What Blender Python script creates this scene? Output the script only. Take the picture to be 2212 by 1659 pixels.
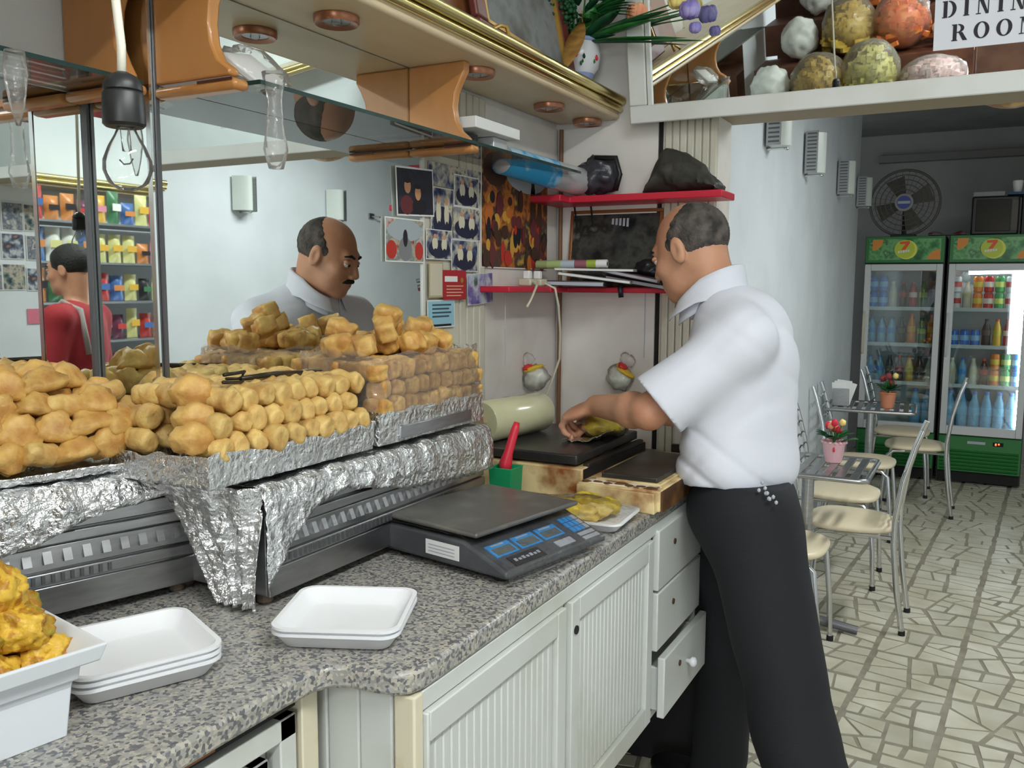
import bpy, bmesh, math, random
import numpy as np
from mathutils import Vector, Matrix, noise
PI = math.pi
sc = bpy.context.scene
COL = sc.collection
for o in list(bpy.data.objects):
    bpy.data.objects.remove(o)
RND = random.Random(7)

# ------------------------------------------------------------ camera
cam_d = bpy.data.cameras.new('camera')
cam = bpy.data.objects.new('camera', cam_d)
COL.objects.link(cam)
cam_d.sensor_width = 36.0
cam_d.lens = 30.96
cam_d.clip_start = 0.02
yaw, pit, rol = math.radians(28.016), math.radians(6.424), math.radians(0.27)
fw = Vector((-math.sin(yaw) * math.cos(pit), math.cos(yaw) * math.cos(pit), -math.sin(pit)))
rt = fw.cross(Vector((0, 0, 1))).normalized()
upv = rt.cross(fw)
r2 = rt * math.cos(rol) + upv * math.sin(rol)
u2 = -rt * math.sin(rol) + upv * math.cos(rol)
cam.matrix_world = Matrix(((r2.x, u2.x, -fw.x, 1.2), (r2.y, u2.y, -fw.y, 0.0), (r2.z, u2.z, -fw.z, 1.5), (0, 0, 0, 1)))
sc.camera = cam
cam_d.dof.use_dof = False

# ------------------------------------------------------------ world, exposure, large lights
w = bpy.data.worlds.new('World')
sc.world = w
w.use_nodes = True
bg = w.node_tree.nodes['Background']
bg.inputs[0].default_value = (0.86, 0.94, 1.0, 1)
bg.inputs[1].default_value = 1.1
sc.view_settings.view_transform = 'Standard'
sc.view_settings.look = 'None'
sc.view_settings.exposure = 0.0
sc.view_settings.gamma = 1.0
sc.view_settings.use_curve_mapping = False
sc.cycles.max_bounces = 10
sc.cycles.glossy_bounces = 6
sc.cycles.transmission_bounces = 8
sc.cycles.transparent_max_bounces = 12
sc.cycles.use_denoising = True
sc.cycles.caustics_reflective = True
sc.cycles.blur_glossy = 0.6
sc.cycles.caustics_refractive = False
sc.cycles.sample_clamp_indirect = 6.0


def area(name, loc, rot, sx, sy, watts, col=(1, 1, 1)):
    l = bpy.data.lights.new(name, 'AREA')
    l.shape = 'RECTANGLE'
    l.size, l.size_y = sx, sy
    l.energy = watts
    l.color = col
    o = bpy.data.objects.new(name, l)
    o.location = loc
    o.rotation_euler = rot
    COL.objects.link(o)
    return o


# tubes of the ceiling lights: two in the shop, one over the dining tables
for nm_, x_, y_, z_, w_, l_ in (('shop_tube_light', 1.75, 0.35, 2.80, 36, 1.3), ('shop_tube_light', 1.75, -1.7, 2.80, 36, 1.3), ('dining_tube_light', 1.9, 4.1, 2.66, 40, 1.2)):
    area(nm_, (x_, y_, z_ - 0.03), (0, 0, 0), 0.16, l_, w_, (0.96, 1.0, 0.99))
    area(nm_ + '_up', (x_, y_, z_ + 0.07), (PI, 0, 0), 0.16, l_, w_ * 0.4, (0.96, 1.0, 0.99))
# daylight that comes in through the open shop front behind the camera
area('daylight_shop_front', (2.3, -4.1, 1.4), (PI / 2, 0, 0), 1.3, 2.3, 70, (0.90, 0.97, 1.0))


# ------------------------------------------------------------ materials
def c(r, g, b):
    f = lambda u: (u / 255 / 12.92) if u / 255 <= 0.04045 else ((u / 255 + 0.055) / 1.055) ** 2.4
    return (f(r), f(g), f(b), 1)


MATS = {}


def mat(name, col, rough=0.5, metal=0.0, var=None, bump=None, trans=0.0, emit=None, coat=0.0, sub=0.0, alpha=1.0, ior=1.45, hue=0.0, stretch=None, spec=0.5):
    """var = (scale, colour2, lo, hi, detail); bump = (scale, strength, detail); hue = per-object brightness variation"""
    if name in MATS:
        return MATS[name]
    m = bpy.data.materials.new(name)
    m.use_nodes = True
    nt = m.node_tree
    N, L = nt.nodes, nt.links
    b = N['Principled BSDF']
    I = b.inputs
    I['Base Color'].default_value = col
    I['Roughness'].default_value = rough
    I['Metallic'].default_value = metal
    I['IOR'].default_value = ior
    I['Specular IOR Level'].default_value = spec
    I['Transmission Weight'].default_value = trans
    I['Coat Weight'].default_value = coat
    I['Alpha'].default_value = alpha
    if sub:
        I['Subsurface Weight'].default_value = sub
        I['Subsurface Radius'].default_value = (0.01, 0.005, 0.002)
        I['Subsurface Scale'].default_value = 0.5
    if emit:
        I['Emission Color'].default_value = emit[0]
        I['Emission Strength'].default_value = emit[1]
    tc = None
    if var or bump:
        t = N.new('ShaderNodeTexCoord')
        tc = t.outputs['Object']
        if stretch:
            mp = N.new('ShaderNodeMapping')
            mp.inputs['Scale'].default_value = stretch
            L.new(tc, mp.inputs[0])
            tc = mp.outputs[0]
    src = None
    if var:
        n = N.new('ShaderNodeTexNoise')
        n.inputs['Scale'].default_value = var[0]
        n.inputs['Detail'].default_value = var[4] if len(var) > 4 else 4
        L.new(tc, n.inputs['Vector'])
        r = N.new('ShaderNodeValToRGB')
        r.color_ramp.elements[0].position = var[2] if len(var) > 2 else 0.35
        r.color_ramp.elements[1].position = var[3] if len(var) > 3 else 0.65
        r.color_ramp.elements[0].color = col
        r.color_ramp.elements[1].color = var[1]
        L.new(n.outputs[0], r.inputs[0])
        src = r.outputs[0]
    if hue:
        oi = N.new('ShaderNodeObjectInfo')
        mr = N.new('ShaderNodeMapRange')
        mr.inputs[3].default_value = 1 - hue
        mr.inputs[4].default_value = 1 + hue
        L.new(oi.outputs['Random'], mr.inputs[0])
        hs = N.new('ShaderNodeHueSaturation')
        if src:
            L.new(src, hs.inputs['Color'])
        else:
            hs.inputs['Color'].default_value = col
        L.new(mr.outputs[0], hs.inputs['Value'])
        src = hs.outputs[0]
    if src:
        L.new(src, I['Base Color'])
    if bump:
        n = N.new('ShaderNodeTexNoise')
        n.inputs['Scale'].default_value = bump[0]
        n.inputs['Detail'].default_value = bump[2] if len(bump) > 2 else 5
        L.new(tc, n.inputs['Vector'])
        bp = N.new('ShaderNodeBump')
        bp.inputs['Strength'].default_value = bump[1]
        bp.inputs['Distance'].default_value = 0.01
        L.new(n.outputs[0], bp.inputs['Height'])
        L.new(bp.outputs[0], I['Normal'])
    MATS[name] = m
    return m


def clear_film(name, tint, amount, rough=0.08, bumps=None, milk=0.0, ior=1.45):
    """thin clear plastic: mostly see-through with a glossy coat"""
    m = bpy.data.materials.new(name)
    m.use_nodes = True
    nt = m.node_tree
    N, L = nt.nodes, nt.links
    out = N['Material Output']
    N.remove(N['Principled BSDF'])
    tr = N.new('ShaderNodeBsdfTransparent')
    tr.inputs[0].default_value = tint
    gl = N.new('ShaderNodeBsdfGlossy')
    gl.inputs['Roughness'].default_value = rough
    gl.inputs['Color'].default_value = (0.95, 0.95, 0.95, 1)
    fr = N.new('ShaderNodeFresnel')
    fr.inputs[0].default_value = ior
    ad = N.new('ShaderNodeMath')
    ad.operation = 'ADD'
    ad.use_clamp = True
    ad.inputs[1].default_value = amount
    L.new(fr.outputs[0], ad.inputs[0])
    mx = N.new('ShaderNodeMixShader')
    L.new(ad.outputs[0], mx.inputs[0])
    L.new(tr.outputs[0], mx.inputs[1])
    L.new(gl.outputs[0], mx.inputs[2])
    last = mx
    if milk:
        df = N.new('ShaderNodeBsdfTranslucent')
        df.inputs[0].default_value = (0.95, 0.94, 0.92, 1)
        d2 = N.new('ShaderNodeBsdfDiffuse')
        d2.inputs[0].default_value = (0.95, 0.94, 0.92, 1)
        m0 = N.new('ShaderNodeMixShader')
        L.new(df.outputs[0], m0.inputs[1])
        L.new(d2.outputs[0], m0.inputs[2])
        m1 = N.new('ShaderNodeMixShader')
        m1.inputs[0].default_value = milk
        L.new(mx.outputs[0], m1.inputs[1])
        L.new(m0.outputs[0], m1.inputs[2])
        last = m1
    L.new(last.outputs[0], out.inputs[0])
    if bumps:
        t = N.new('ShaderNodeTexCoord')
        n = N.new('ShaderNodeTexNoise')
        n.inputs['Scale'].default_value = bumps[0]
        L.new(t.outputs['Object'], n.inputs['Vector'])
        bp = N.new('ShaderNodeBump')
        bp.inputs['Strength'].default_value = bumps[1]
        bp.inputs['Distance'].default_value = 0.01
        L.new(n.outputs[0], bp.inputs['Height'])
        L.new(bp.outputs[0], gl.inputs['Normal'])
        L.new(bp.outputs[0], fr.inputs['Normal'])
    MATS[name] = m
    return m


def granite():
    m = mat('granite', c(150, 148, 142), 0.28)
    nt = m.node_tree
    N, L = nt.nodes, nt.links
    b = N['Principled BSDF']
    t = N.new('ShaderNodeTexCoord')
    v = N.new('ShaderNodeTexVoronoi')
    v.inputs['Scale'].default_value = 230
    v.inputs['Randomness'].default_value = 1
    L.new(t.outputs['Object'], v.inputs['Vector'])
    sx = N.new('ShaderNodeSeparateColor')
    L.new(v.outputs['Color'], sx.inputs[0])
    r = N.new('ShaderNodeValToRGB')
    e = r.color_ramp.elements
    e[0].position, e[0].color = 0.0, c(98, 99, 103)
    e[1].position, e[1].color = 1.0, c(196, 192, 182)
    for p, col in ((0.16, c(112, 112, 114)), (0.3, c(150, 148, 142)), (0.55, c(178, 172, 160)), (0.8, c(160, 158, 154))):
        q = e.new(p)
        q.color = col
    r.color_ramp.interpolation = 'CONSTANT'
    L.new(sx.outputs[0], r.inputs[0])
    L.new(r.outputs[0], b.inputs['Base Color'])
    return m


def picture(name, cols, scale, seed, detail=3, rough=0.35):
    """a flat printed picture: blotches of colour"""
    m = mat(name, cols[0], rough)
    nt = m.node_tree
    N, L = nt.nodes, nt.links
    b = N['Principled BSDF']
    t = N.new('ShaderNodeTexCoord')
    mp = N.new('ShaderNodeMapping')
    mp.inputs['Location'].default_value = (seed * 3.1, seed * 1.7, seed)
    L.new(t.outputs['Object'], mp.inputs[0])
    n = N.new('ShaderNodeTexNoise')
    n.inputs['Scale'].default_value = scale
    n.inputs['Detail'].default_value = detail
    L.new(mp.outputs[0], n.inputs['Vector'])
    r = N.new('ShaderNodeValToRGB')
    e = r.color_ramp.elements
    k = len(cols)
    e[0].position, e[0].color = 0.3, cols[0]
    e[1].position, e[1].color = 0.7, cols[-1]
    for i in range(1, k - 1):
        q = e.new(0.3 + 0.4 * i / (k - 1))
        q.color = cols[i]
    L.new(n.outputs[0], r.inputs[0])
    L.new(r.outputs[0], b.inputs['Base Color'])
    return m


m_mirror = mat('mirror', (0.84, 0.88, 0.86, 1), 0.012, 1.0)
m_glass = clear_film('shelf_glass', (0.90, 0.96, 0.94, 1), 0.02, 0.01, None, 0.02)
m_pane = clear_film('fridge_glass', (0.86, 0.92, 0.92, 1), 0.05, 0.01)
m_thin = clear_film('thin_film', (0.985, 0.985, 0.975, 1), 0.02, 0.05, (60, 0.5), 0.03, 1.3)
m_bulb = clear_film('bulb_glass', (0.98, 0.99, 0.99, 1), 0.02, 0.02, None, 0.03, 1.18)
m_wrap = clear_film('cling_wrap', (0.98, 0.98, 0.97, 1), 0.02, 0.10, (60, 1.0), 0.16, 1.3)
m_bag = clear_film('clear_bag', (0.98, 0.98, 0.985, 1), 0.02, 0.12, (40, 0.6), 0.14, 1.25)
m_glassedge = mat('glass_edge', c(38, 62, 58), 0.15)
m_granite = granite()
m_foil = mat('foil', (0.87, 0.88, 0.89, 1), 0.30, 1.0, bump=(95, 0.8, 3))
m_steel = mat('steel', (0.52, 0.53, 0.54, 1), 0.30, 1.0, var=(18, (0.42, 0.42, 0.43, 1), 0.3, 0.7), stretch=(1, 1, 6))
m_steel_dark = mat('steel_dark', (0.16, 0.16, 0.17, 1), 0.42, 0.7)
m_chrome = mat('chrome', (0.66, 0.67, 0.68, 1), 0.16, 1.0)
m_white = mat('white_paint', c(218, 220, 216), 0.45, var=(4, c(204, 204, 196), 0.45, 0.75))
m_cabwhite = mat('cabinet_white', c(202, 205, 201), 0.42, var=(5, c(184, 184, 172), 0.5, 0.8))
m_cream = mat('cream_post', c(214, 206, 182), 0.5, var=(10, c(180, 150, 100), 0.62, 0.8))
m_wall = mat('wall_white', c(222, 228, 232), 0.6, var=(3, c(212, 218, 222), 0.4, 0.7))
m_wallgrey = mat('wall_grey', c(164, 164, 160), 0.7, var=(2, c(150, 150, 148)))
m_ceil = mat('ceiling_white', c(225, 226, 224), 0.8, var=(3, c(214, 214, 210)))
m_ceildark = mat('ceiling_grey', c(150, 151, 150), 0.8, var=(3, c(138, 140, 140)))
m_board = mat('board_white', c(226, 222, 216), 0.5, var=(5, c(206, 200, 192), 0.45, 0.75))
m_bead = mat('beadboard_cream', c(206, 202, 186), 0.5, var=(7, c(184, 178, 160), 0.45, 0.8))
m_beige = mat('beige_laminate', c(214, 196, 164), 0.34, var=(9, c(196, 172, 138), 0.35, 0.75), stretch=(1, 0.25, 1))
m_wood = mat('bracket_wood', c(196, 138, 80), 0.32, var=(10, c(176, 116, 60), 0.35, 0.7), stretch=(1, 1, 0.3), coat=0.3)
m_wooddark = mat('dark_wood', c(92, 48, 30), 0.4, var=(12, c(70, 34, 22)))
m_gold = mat('gold_metal', (0.72, 0.60, 0.27, 1), 0.2, 1.0)
m_goldpaint = mat('gold_paint', c(188, 146, 66), 0.35, 0.4)
m_black = mat('black_plastic', c(34, 34, 36), 0.4)
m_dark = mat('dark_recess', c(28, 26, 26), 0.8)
m_rubber = mat('rubber', c(24, 24, 24), 0.7)
m_foam = mat('white_foam', c(238, 239, 242), 0.5, sub=0.1)
m_tub = mat('white_tub', c(226, 230, 236), 0.35)
m_red = mat('red_shelf', c(196, 36, 58), 0.4)
m_pink = mat('pink_pot', c(226, 178, 184), 0.4)
m_terra = mat('terracotta', c(200, 130, 96), 0.6)
m_leaf = mat('leaf_green', c(52, 122, 54), 0.45, var=(30, c(34, 92, 40)))
m_leafdark = mat('leaf_dark', c(24, 84, 46), 0.5, var=(40, c(14, 60, 34)))
m_petalred = mat('petal_red', c(214, 40, 70), 0.5)
m_petalpink = mat('petal_pink', c(236, 140, 110), 0.5, var=(40, c(240, 180, 130)))
m_petalyel = mat('petal_yellow', c(238, 214, 130), 0.5)
m_petalblue = mat('petal_violet', c(122, 110, 190), 0.5, var=(30, c(170, 160, 214)))
m_ceramic = mat('white_ceramic', c(222, 224, 228), 0.2)
m_bluerim = mat('blue_glaze', c(150, 164, 208), 0.25)
m_seat = mat('cream_vinyl', c(222, 208, 178), 0.4)
m_paper = mat('paper_white', c(232, 232, 230), 0.6)
m_cable = mat('cream_cable', c(204, 198, 176), 0.5)
m_cord = mat('white_cord', c(226, 222, 206), 0.5)


# ------------------------------------------------------------ geometry helpers
OFF = {}


class MB:
    def __init__(s):
        s.v, s.f = [], []

    def add(s, vs, fs):
        k = len(s.v)
        s.v += [tuple(p) for p in vs]
        s.f += [tuple(i + k for i in q) for q in fs]
        return s

    def hexa(s, p):
        return s.add(p, [(0, 3, 2, 1), (4, 5, 6, 7), (0, 1, 5, 4), (1, 2, 6, 5), (2, 3, 7, 6), (3, 0, 4, 7)])

    def bb(s, x0, x1, y0, y1, z0, z1):
        return s.hexa([(x0, y0, z0), (x1, y0, z0), (x1, y1, z0), (x0, y1, z0), (x0, y0, z1), (x1, y0, z1), (x1, y1, z1), (x0, y1, z1)])

    def prism(s, poly, axis, a, b):
        n = len(poly)
        def P(q, t):
            return (t, q[0], q[1]) if axis == 'x' else (q[0], t, q[1]) if axis == 'y' else (q[0], q[1], t)
        vs = [P(q, a) for q in poly] + [P(q, b) for q in poly]
        fs = [tuple(range(n))[::-1], tuple(range(n, 2 * n))] + [(i, (i + 1) % n, n + (i + 1) % n, n + i) for i in range(n)]
        return s.add(vs, fs)

    def tube(s, pts, r, n=8, closed=False):
        P = [Vector(p) for p in pts]
        m = len(P)
        R = r if isinstance(r, (list, tuple)) else [r] * m
        vs, fs = [], []
        ref = None
        for i in range(m):
            a, b = P[(i - 1) % m] if (closed or i) else P[0], P[(i + 1) % m] if (closed or i < m - 1) else P[-1]
            t = (b - a).normalized()
            if ref is None:
                ref = t.orthogonal().normalized()
            ref = (ref - t * ref.dot(t)).normalized()
            w2 = t.cross(ref)
            for k in range(n):
                an = 2 * PI * k / n
                vs.append(P[i] + (ref * math.cos(an) + w2 * math.sin(an)) * R[i])
        for i in range(m if closed else m - 1):
            for k in range(n):
                i2 = (i + 1) % m
                fs.append((i * n + k, i * n + (k + 1) % n, i2 * n + (k + 1) % n, i2 * n + k))
        if not closed:
            fs.append(tuple(range(n))[::-1])
            fs.append(tuple((m - 1) * n + k for k in range(n)))
        return s.add(vs, fs)

    def lathe(s, prof, n=20, at=(0, 0, 0), M=None, hollow=False):
        vs, fs = [], []
        for r, z in prof:
            for k in range(n):
                a = 2 * PI * k / n
                p = Vector((r * math.cos(a), r * math.sin(a), z))
                if M is not None:
                    p = M @ p
                vs.append(p + Vector(at))
        m = len(prof)
        for i in range(m - 1):
            for k in range(n):
                fs.append((i * n + k, i * n + (k + 1) % n, (i + 1) * n + (k + 1) % n, (i + 1) * n + k))
        if hollow:
            fs += [((m - 1) * n + k, (m - 1) * n + (k + 1) % n, (k + 1) % n, k) for k in range(n)]
        else:
            fs.append(tuple(range(n))[::-1])
            fs.append(tuple((m - 1) * n + k for k in range(n)))
        return s.add(vs, fs)

    def grid(s, nu, nv, fn):
        vs = [fn(i / nu, j / nv) for i in range(nu + 1) for j in range(nv + 1)]
        fs = [(i * (nv + 1) + j, (i + 1) * (nv + 1) + j, (i + 1) * (nv + 1) + j + 1, i * (nv + 1) + j + 1) for i in range(nu) for j in range(nv)]
        return s.add(vs, fs)

    def ball(s, at, r, sub=2, fn=None):
        bm = bmesh.new()
        bmesh.ops.create_icosphere(bm, subdivisions=sub, radius=1)
        r = r if isinstance(r, (tuple, list)) else (r, r, r)
        vs = []
        for v in bm.verts:
            d = v.co.normalized()
            k = fn(d) if fn else 1.0
            vs.append((at[0] + d.x * r[0] * k, at[1] + d.y * r[1] * k, at[2] + d.z * r[2] * k))
        fs = [tuple(v.index for v in f.verts) for f in bm.faces]
        bm.free()
        return s.add(vs, fs)

    def xf(s, M):
        s.v = [tuple(M @ Vector(p)) for p in s.v]
        return s

    def build(s, name, m, parent=None, smooth=False, bevel=0.0, thick=0.0, origin=None, seg=2):
        me = bpy.data.meshes.new(name)
        o = bpy.data.objects.new(name, me)
        COL.objects.link(o)
        if parent is not None:
            off = OFF.get(parent.name, Vector((0, 0, 0)))
            o.parent = parent
            OFF[o.name] = off
        else:
            if origin is None:
                A = np.array(s.v)
                lo, hi = A.min(0), A.max(0)
                origin = ((lo[0] + hi[0]) / 2, (lo[1] + hi[1]) / 2, lo[2])
            off = Vector(origin)
            o.location = off
            OFF[o.name] = off
        me.from_pydata([(p[0] - off[0], p[1] - off[1], p[2] - off[2]) for p in s.v], [], s.f)
        if isinstance(m, (list, tuple)):
            for q in m:
                me.materials.append(q)
        else:
            me.materials.append(m)
        me.update()
        bm = bmesh.new()
        bm.from_mesh(me)
        bmesh.ops.recalc_face_normals(bm, faces=bm.faces)
        bm.to_mesh(me)
        bm.free()
        if smooth:
            me.polygons.foreach_set('use_smooth', [True] * len(me.polygons))
            if smooth is not True:
                me.set_sharp_from_angle(angle=math.radians(smooth))
        if thick:
            md = o.modifiers.new('thick', 'SOLIDIFY')
            md.thickness = thick
            md.offset = 0
        if bevel:
            md = o.modifiers.new('bevel', 'BEVEL')
            md.width = bevel
            md.segments = seg
            md.limit_method = 'ANGLE'
            md.angle_limit = math.radians(50)
            me.polygons.foreach_set('use_smooth', [True] * len(me.polygons))
            me.set_sharp_from_angle(angle=math.radians(42))
        return o


def tag(o, label, cat, group=None, kind=None):
    o['label'] = label
    o['category'] = cat
    if group:
        o['group'] = group
    if kind:
        o['kind'] = kind
    return o


def thing(name, label, cat, loc=(0, 0, 0), group=None, rotz=0.0, local=False):
    """an Empty at the thing's base; parts are built in world coordinates unless local"""
    o = bpy.data.objects.new(name, None)
    COL.objects.link(o)
    o.empty_display_size = 0.05
    o.location = loc
    o.rotation_euler = (0, 0, rotz)
    OFF[o.name] = Vector((0, 0, 0)) if local else Vector(loc)
    return tag(o, label, cat, group)


def structure(o):
    o['kind'] = 'structure'
    return o


def copy_tree(o, parent=None):
    q = o.copy()
    COL.objects.link(q)
    if parent is not None:
        q.parent = parent
    for ch in list(o.children):
        copy_tree(ch, q)
    return q


def dup(root, loc, rotz=0.0, label=None, group=None, scale=None, rot=None):
    q = copy_tree(root)
    q.location = loc
    q.rotation_euler = rot if rot else (0, 0, rotz)
    if scale:
        q.scale = (scale, scale, scale) if not isinstance(scale, tuple) else scale
    if label:
        q['label'] = label
    if group:
        q['group'] = group
    return q


def box(name, m, x0, x1, y0, y1, z0, z1, parent=None, bevel=0.0):
    return MB().bb(x0, x1, y0, y1, z0, z1).build(name, m, parent, bevel=bevel)


def nz(p, s=1.0):
    return noise.noise(Vector(p) * s)
# ------------------------------------------------------------ room shell
XL = -0.155      # left mirror plane
YS = 1.02        # where the mirror wall steps forward to x = 0
YE = 2.567       # end wall of the counter
m_grout = mat('floor_mortar', c(150, 144, 128), 0.6, var=(14, c(124, 118, 102), 0.35, 0.7))
floor = structure(box('floor', m_grout, -0.6, 3.2, -4.2, 9.2, -0.1, 0.0))
m_stone = mat('marble_piece', c(202, 198, 182), 0.32, var=(6, c(176, 170, 148), 0.35, 0.7), hue=0.12)


def split(poly, area_max, rnd):
    def A(p):
        return abs(sum(p[i][0] * p[(i + 1) % len(p)][1] - p[(i + 1) % len(p)][0] * p[i][1] for i in range(len(p)))) / 2
    if A(poly) < area_max * rnd.uniform(0.6, 1.6):
        return [poly]
    n = len(poly)
    cx, cy = sum(p[0] for p in poly) / n, sum(p[1] for p in poly) / n
    # cut across the longest extent with a random slant
    a = max(range(n), key=lambda i: math.dist(poly[i], poly[(i + 1) % n]))
    d = math.atan2(poly[(a + 1) % n][1] - poly[a][1], poly[(a + 1) % n][0] - poly[a][0]) + PI / 2 + rnd.uniform(-0.38, 0.38)
    nx, ny = -math.sin(d), math.cos(d)
    off = rnd.uniform(-0.015, 0.015)
    L, R = [], []
    for i in range(n):
        p, q = poly[i], poly[(i + 1) % n]
        sp, sq = (p[0] - cx) * nx + (p[1] - cy) * ny - off, (q[0] - cx) * nx + (q[1] - cy) * ny - off
        (L if sp >= 0 else R).append(p)
        if sp * sq < 0:
            t = sp / (sp - sq)
            m = (p[0] + (q[0] - p[0]) * t, p[1] + (q[1] - p[1]) * t)
            L.append(m)
            R.append(m)
    out = []
    for h in (L, R):
        if len(h) >= 3:
            out += split(h, area_max, rnd)
    return out


def shrink(poly, g):
    n = len(poly)
    cx, cy = sum(p[0] for p in poly) / n, sum(p[1] for p in poly) / n
    out = []
    for p in poly:
        d = math.dist(p, (cx, cy))
        k = max(0.35, 1 - g / max(d, 1e-4))
        out.append((cx + (p[0] - cx) * k, cy + (p[1] - cy) * k))
    return out


rs = random.Random(21)
stones = []
T = 0.31
ca, sa = math.cos(math.radians(-4)), math.sin(math.radians(-4))
for i in range(-6, 14):
    for j in range(-10, 32):
        ox, oy = i * T, j * T
        wx, wy = 1.0 + ox * ca - oy * sa, 1.0 + ox * sa + oy * ca
        if not (-0.2 < wx < 3.1 and -2.2 < wy < 8.6):
            continue
        q = [(0.004, 0.004), (T - 0.004, 0.004), (T - 0.004, T - 0.004), (0.004, T - 0.004)]
        seen = wx > 0.3 + 0.0 * wy and wx < 0.35 + 0.42 * wy and 1.9 < wy < 7.4
        for p in split(q, 0.0135, rs):
            p = shrink(p, rs.uniform(0.008, 0.016))
            pts = [(wx + a * ca - b * sa, wy + a * sa + b * ca) for a, b in p]
            cx, cy = sum(a for a, b in pts) / len(pts), sum(b for a, b in pts) / len(pts)
            stones.append((0 if seen else 1, math.hypot(cx - 1.2, cy), pts))
stones.sort(key=lambda s: (s[0], s[1]))
rest = MB()
for k, (sn, d, pts) in enumerate(stones):
    h = 0.002 + 0.0015 * rs.random()
    if k < 300:
        MB().prism(pts, 'z', -0.002, h).build('marble_piece', m_stone, floor)
    else:
        rest.prism(pts, 'z', -0.002, h)
o = rest.build('marble_pieces', m_stone, floor)
o['kind'] = 'stuff'

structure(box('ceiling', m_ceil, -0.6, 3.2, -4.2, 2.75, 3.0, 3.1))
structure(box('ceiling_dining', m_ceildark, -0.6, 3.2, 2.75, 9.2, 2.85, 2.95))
structure(box('wall_left', m_wall, -0.4, XL - 0.012, -4.2, YS, 0.0, 3.0))
structure(MB().bb(-0.4, -0.012, YS + 0.0, YE, 0.0, 3.0).build('wall_counter', m_board))
# end wall of the counter, turned toward the camera
ew = structure(box('wall_end', m_board, -0.4, 0.50, YE, 2.72, 0.0, 2.6))
MB().bb(0.34, 0.503, YE - 0.004, YE, 0.95, 2.02).build('backing_strip', m_bead, ew)
for k in range(7):
    x = 0.347 + k * 0.0224
    MB().bb(x, x + 0.0195, YE - 0.012, YE - 0.004, 0.95, 2.02).build('beadboard_slat', m_bead, ew, bevel=0.003)
for x0, x1 in ((0.012, 0.325),):
    box('white_board', m_board, x0, x1, YE - 0.008, YE, 1.0, 1.98, ew)
MB().tube([(0.012, YE - 0.014, 1.0), (0.012, YE - 0.014, 1.98)], 0.007, 8).build('brown_pipe', mat('pipe_brown', c(120, 84, 56), 0.5), ew)
box('dark_joint', m_dark, 0.327, 0.338, YE - 0.006, YE, 1.0, 2.0, ew)
structure(box('under_counter_shade', m_dark, -0.1, 0.505, YE - 0.014, YE - 0.001, 0.0, 0.94))  # dark board added over the lower wall, paints the shade under the counter
# boards on the left wall between the mirror and the corner
wc = bpy.data.objects['wall_counter']
box('white_board', m_board, -0.012, -0.002, 2.10, YE - 0.012, 1.0, 1.98, wc)
box('board_strip', m_bead, -0.012, 0.0, 1.795, 1.96, 1.0, 1.99, wc)
for k in range(4):
    y = 1.965 + k * 0.033
    MB().bb(-0.012, 0.002, y, y + 0.030, 1.0, 1.99).build('beadboard_slat', m_bead, wc, bevel=0.004)
# dining room
structure(box('wall_dining_left', m_wall, 0.12, 0.30, 2.72, 7.42, 0.0, 2.85))
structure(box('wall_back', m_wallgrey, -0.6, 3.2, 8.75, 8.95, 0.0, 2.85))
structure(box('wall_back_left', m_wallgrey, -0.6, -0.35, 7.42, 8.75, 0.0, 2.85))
structure(box('wall_right', m_wall, 3.0, 3.2, -4.2, 9.2, 0.0, 3.0))
m_fw = mat('front_wall_brown', c(120, 84, 66), 0.6, var=(6, c(98, 66, 52)))
structure(MB().bb(-0.6, 1.62, -4.2, -4.1, 0.0, 3.0).bb(1.62, 3.0, -4.2, -4.1, 2.55, 3.0).build('wall_front', m_fw))
structure(box('trim_1', mat('pipe_grey', c(128, 126, 122), 0.6), 0.3, 3.0, 8.66, 8.75, 2.60, 2.66))

# overhead beam with a mirror that leans toward the shop
TA = math.radians(11.3)


def bm_pt(x, u, d=0.0):
    """u up along the leaning face, d behind it"""
    return (x, 2.50 - u * math.sin(TA) + d * math.cos(TA), 1.968 + u * math.cos(TA) + d * math.sin(TA))


def bm_box(mb, x0, x1, u0, u1, d0, d1):
    P = lambda x, u, d: bm_pt(x, u, d)
    return mb.hexa([P(x0, u0, d0), P(x1, u0, d0), P(x1, u0, d1), P(x0, u0, d1), P(x0, u1, d0), P(x1, u1, d0), P(x1, u1, d1), P(x0, u1, d1)])


structure(MB().hexa([(0.27, 2.53, 1.985), (3.0, 2.53, 1.985), (3.0, 2.74, 1.985), (0.27, 2.74, 1.985), (0.27, 2.37, 3.0), (3.0, 2.37, 3.0), (3.0, 2.74, 3.0), (0.27, 2.74, 3.0)]).build('beam_core', mat('beam_under', c(150, 136, 112), 0.6)))
bm_t = thing('mirrored_fascia', 'white framed mirror fascia leaning out over the passage to the dining room', 'mirror', (1.6, 2.5, 1.968))
bm_box(MB(), 0.262, 3.0, 0.0, 0.050, -0.012, 0.02).build('bottom_rail', m_white, bm_t, bevel=0.004)
bm_box(MB(), 0.262, 0.315, 0.050, 0.95, -0.012, 0.02).build('side_stile', m_white, bm_t, bevel=0.004)
bm_box(MB(), 0.318, 0.330, 0.050, 0.95, -0.008, 0.02).build('inner_bead', m_white, bm_t)
bm_box(MB(), 0.330, 3.0, 0.050, 0.95, 0.0, 0.015).build('mirror_panel', m_mirror, bm_t)

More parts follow.
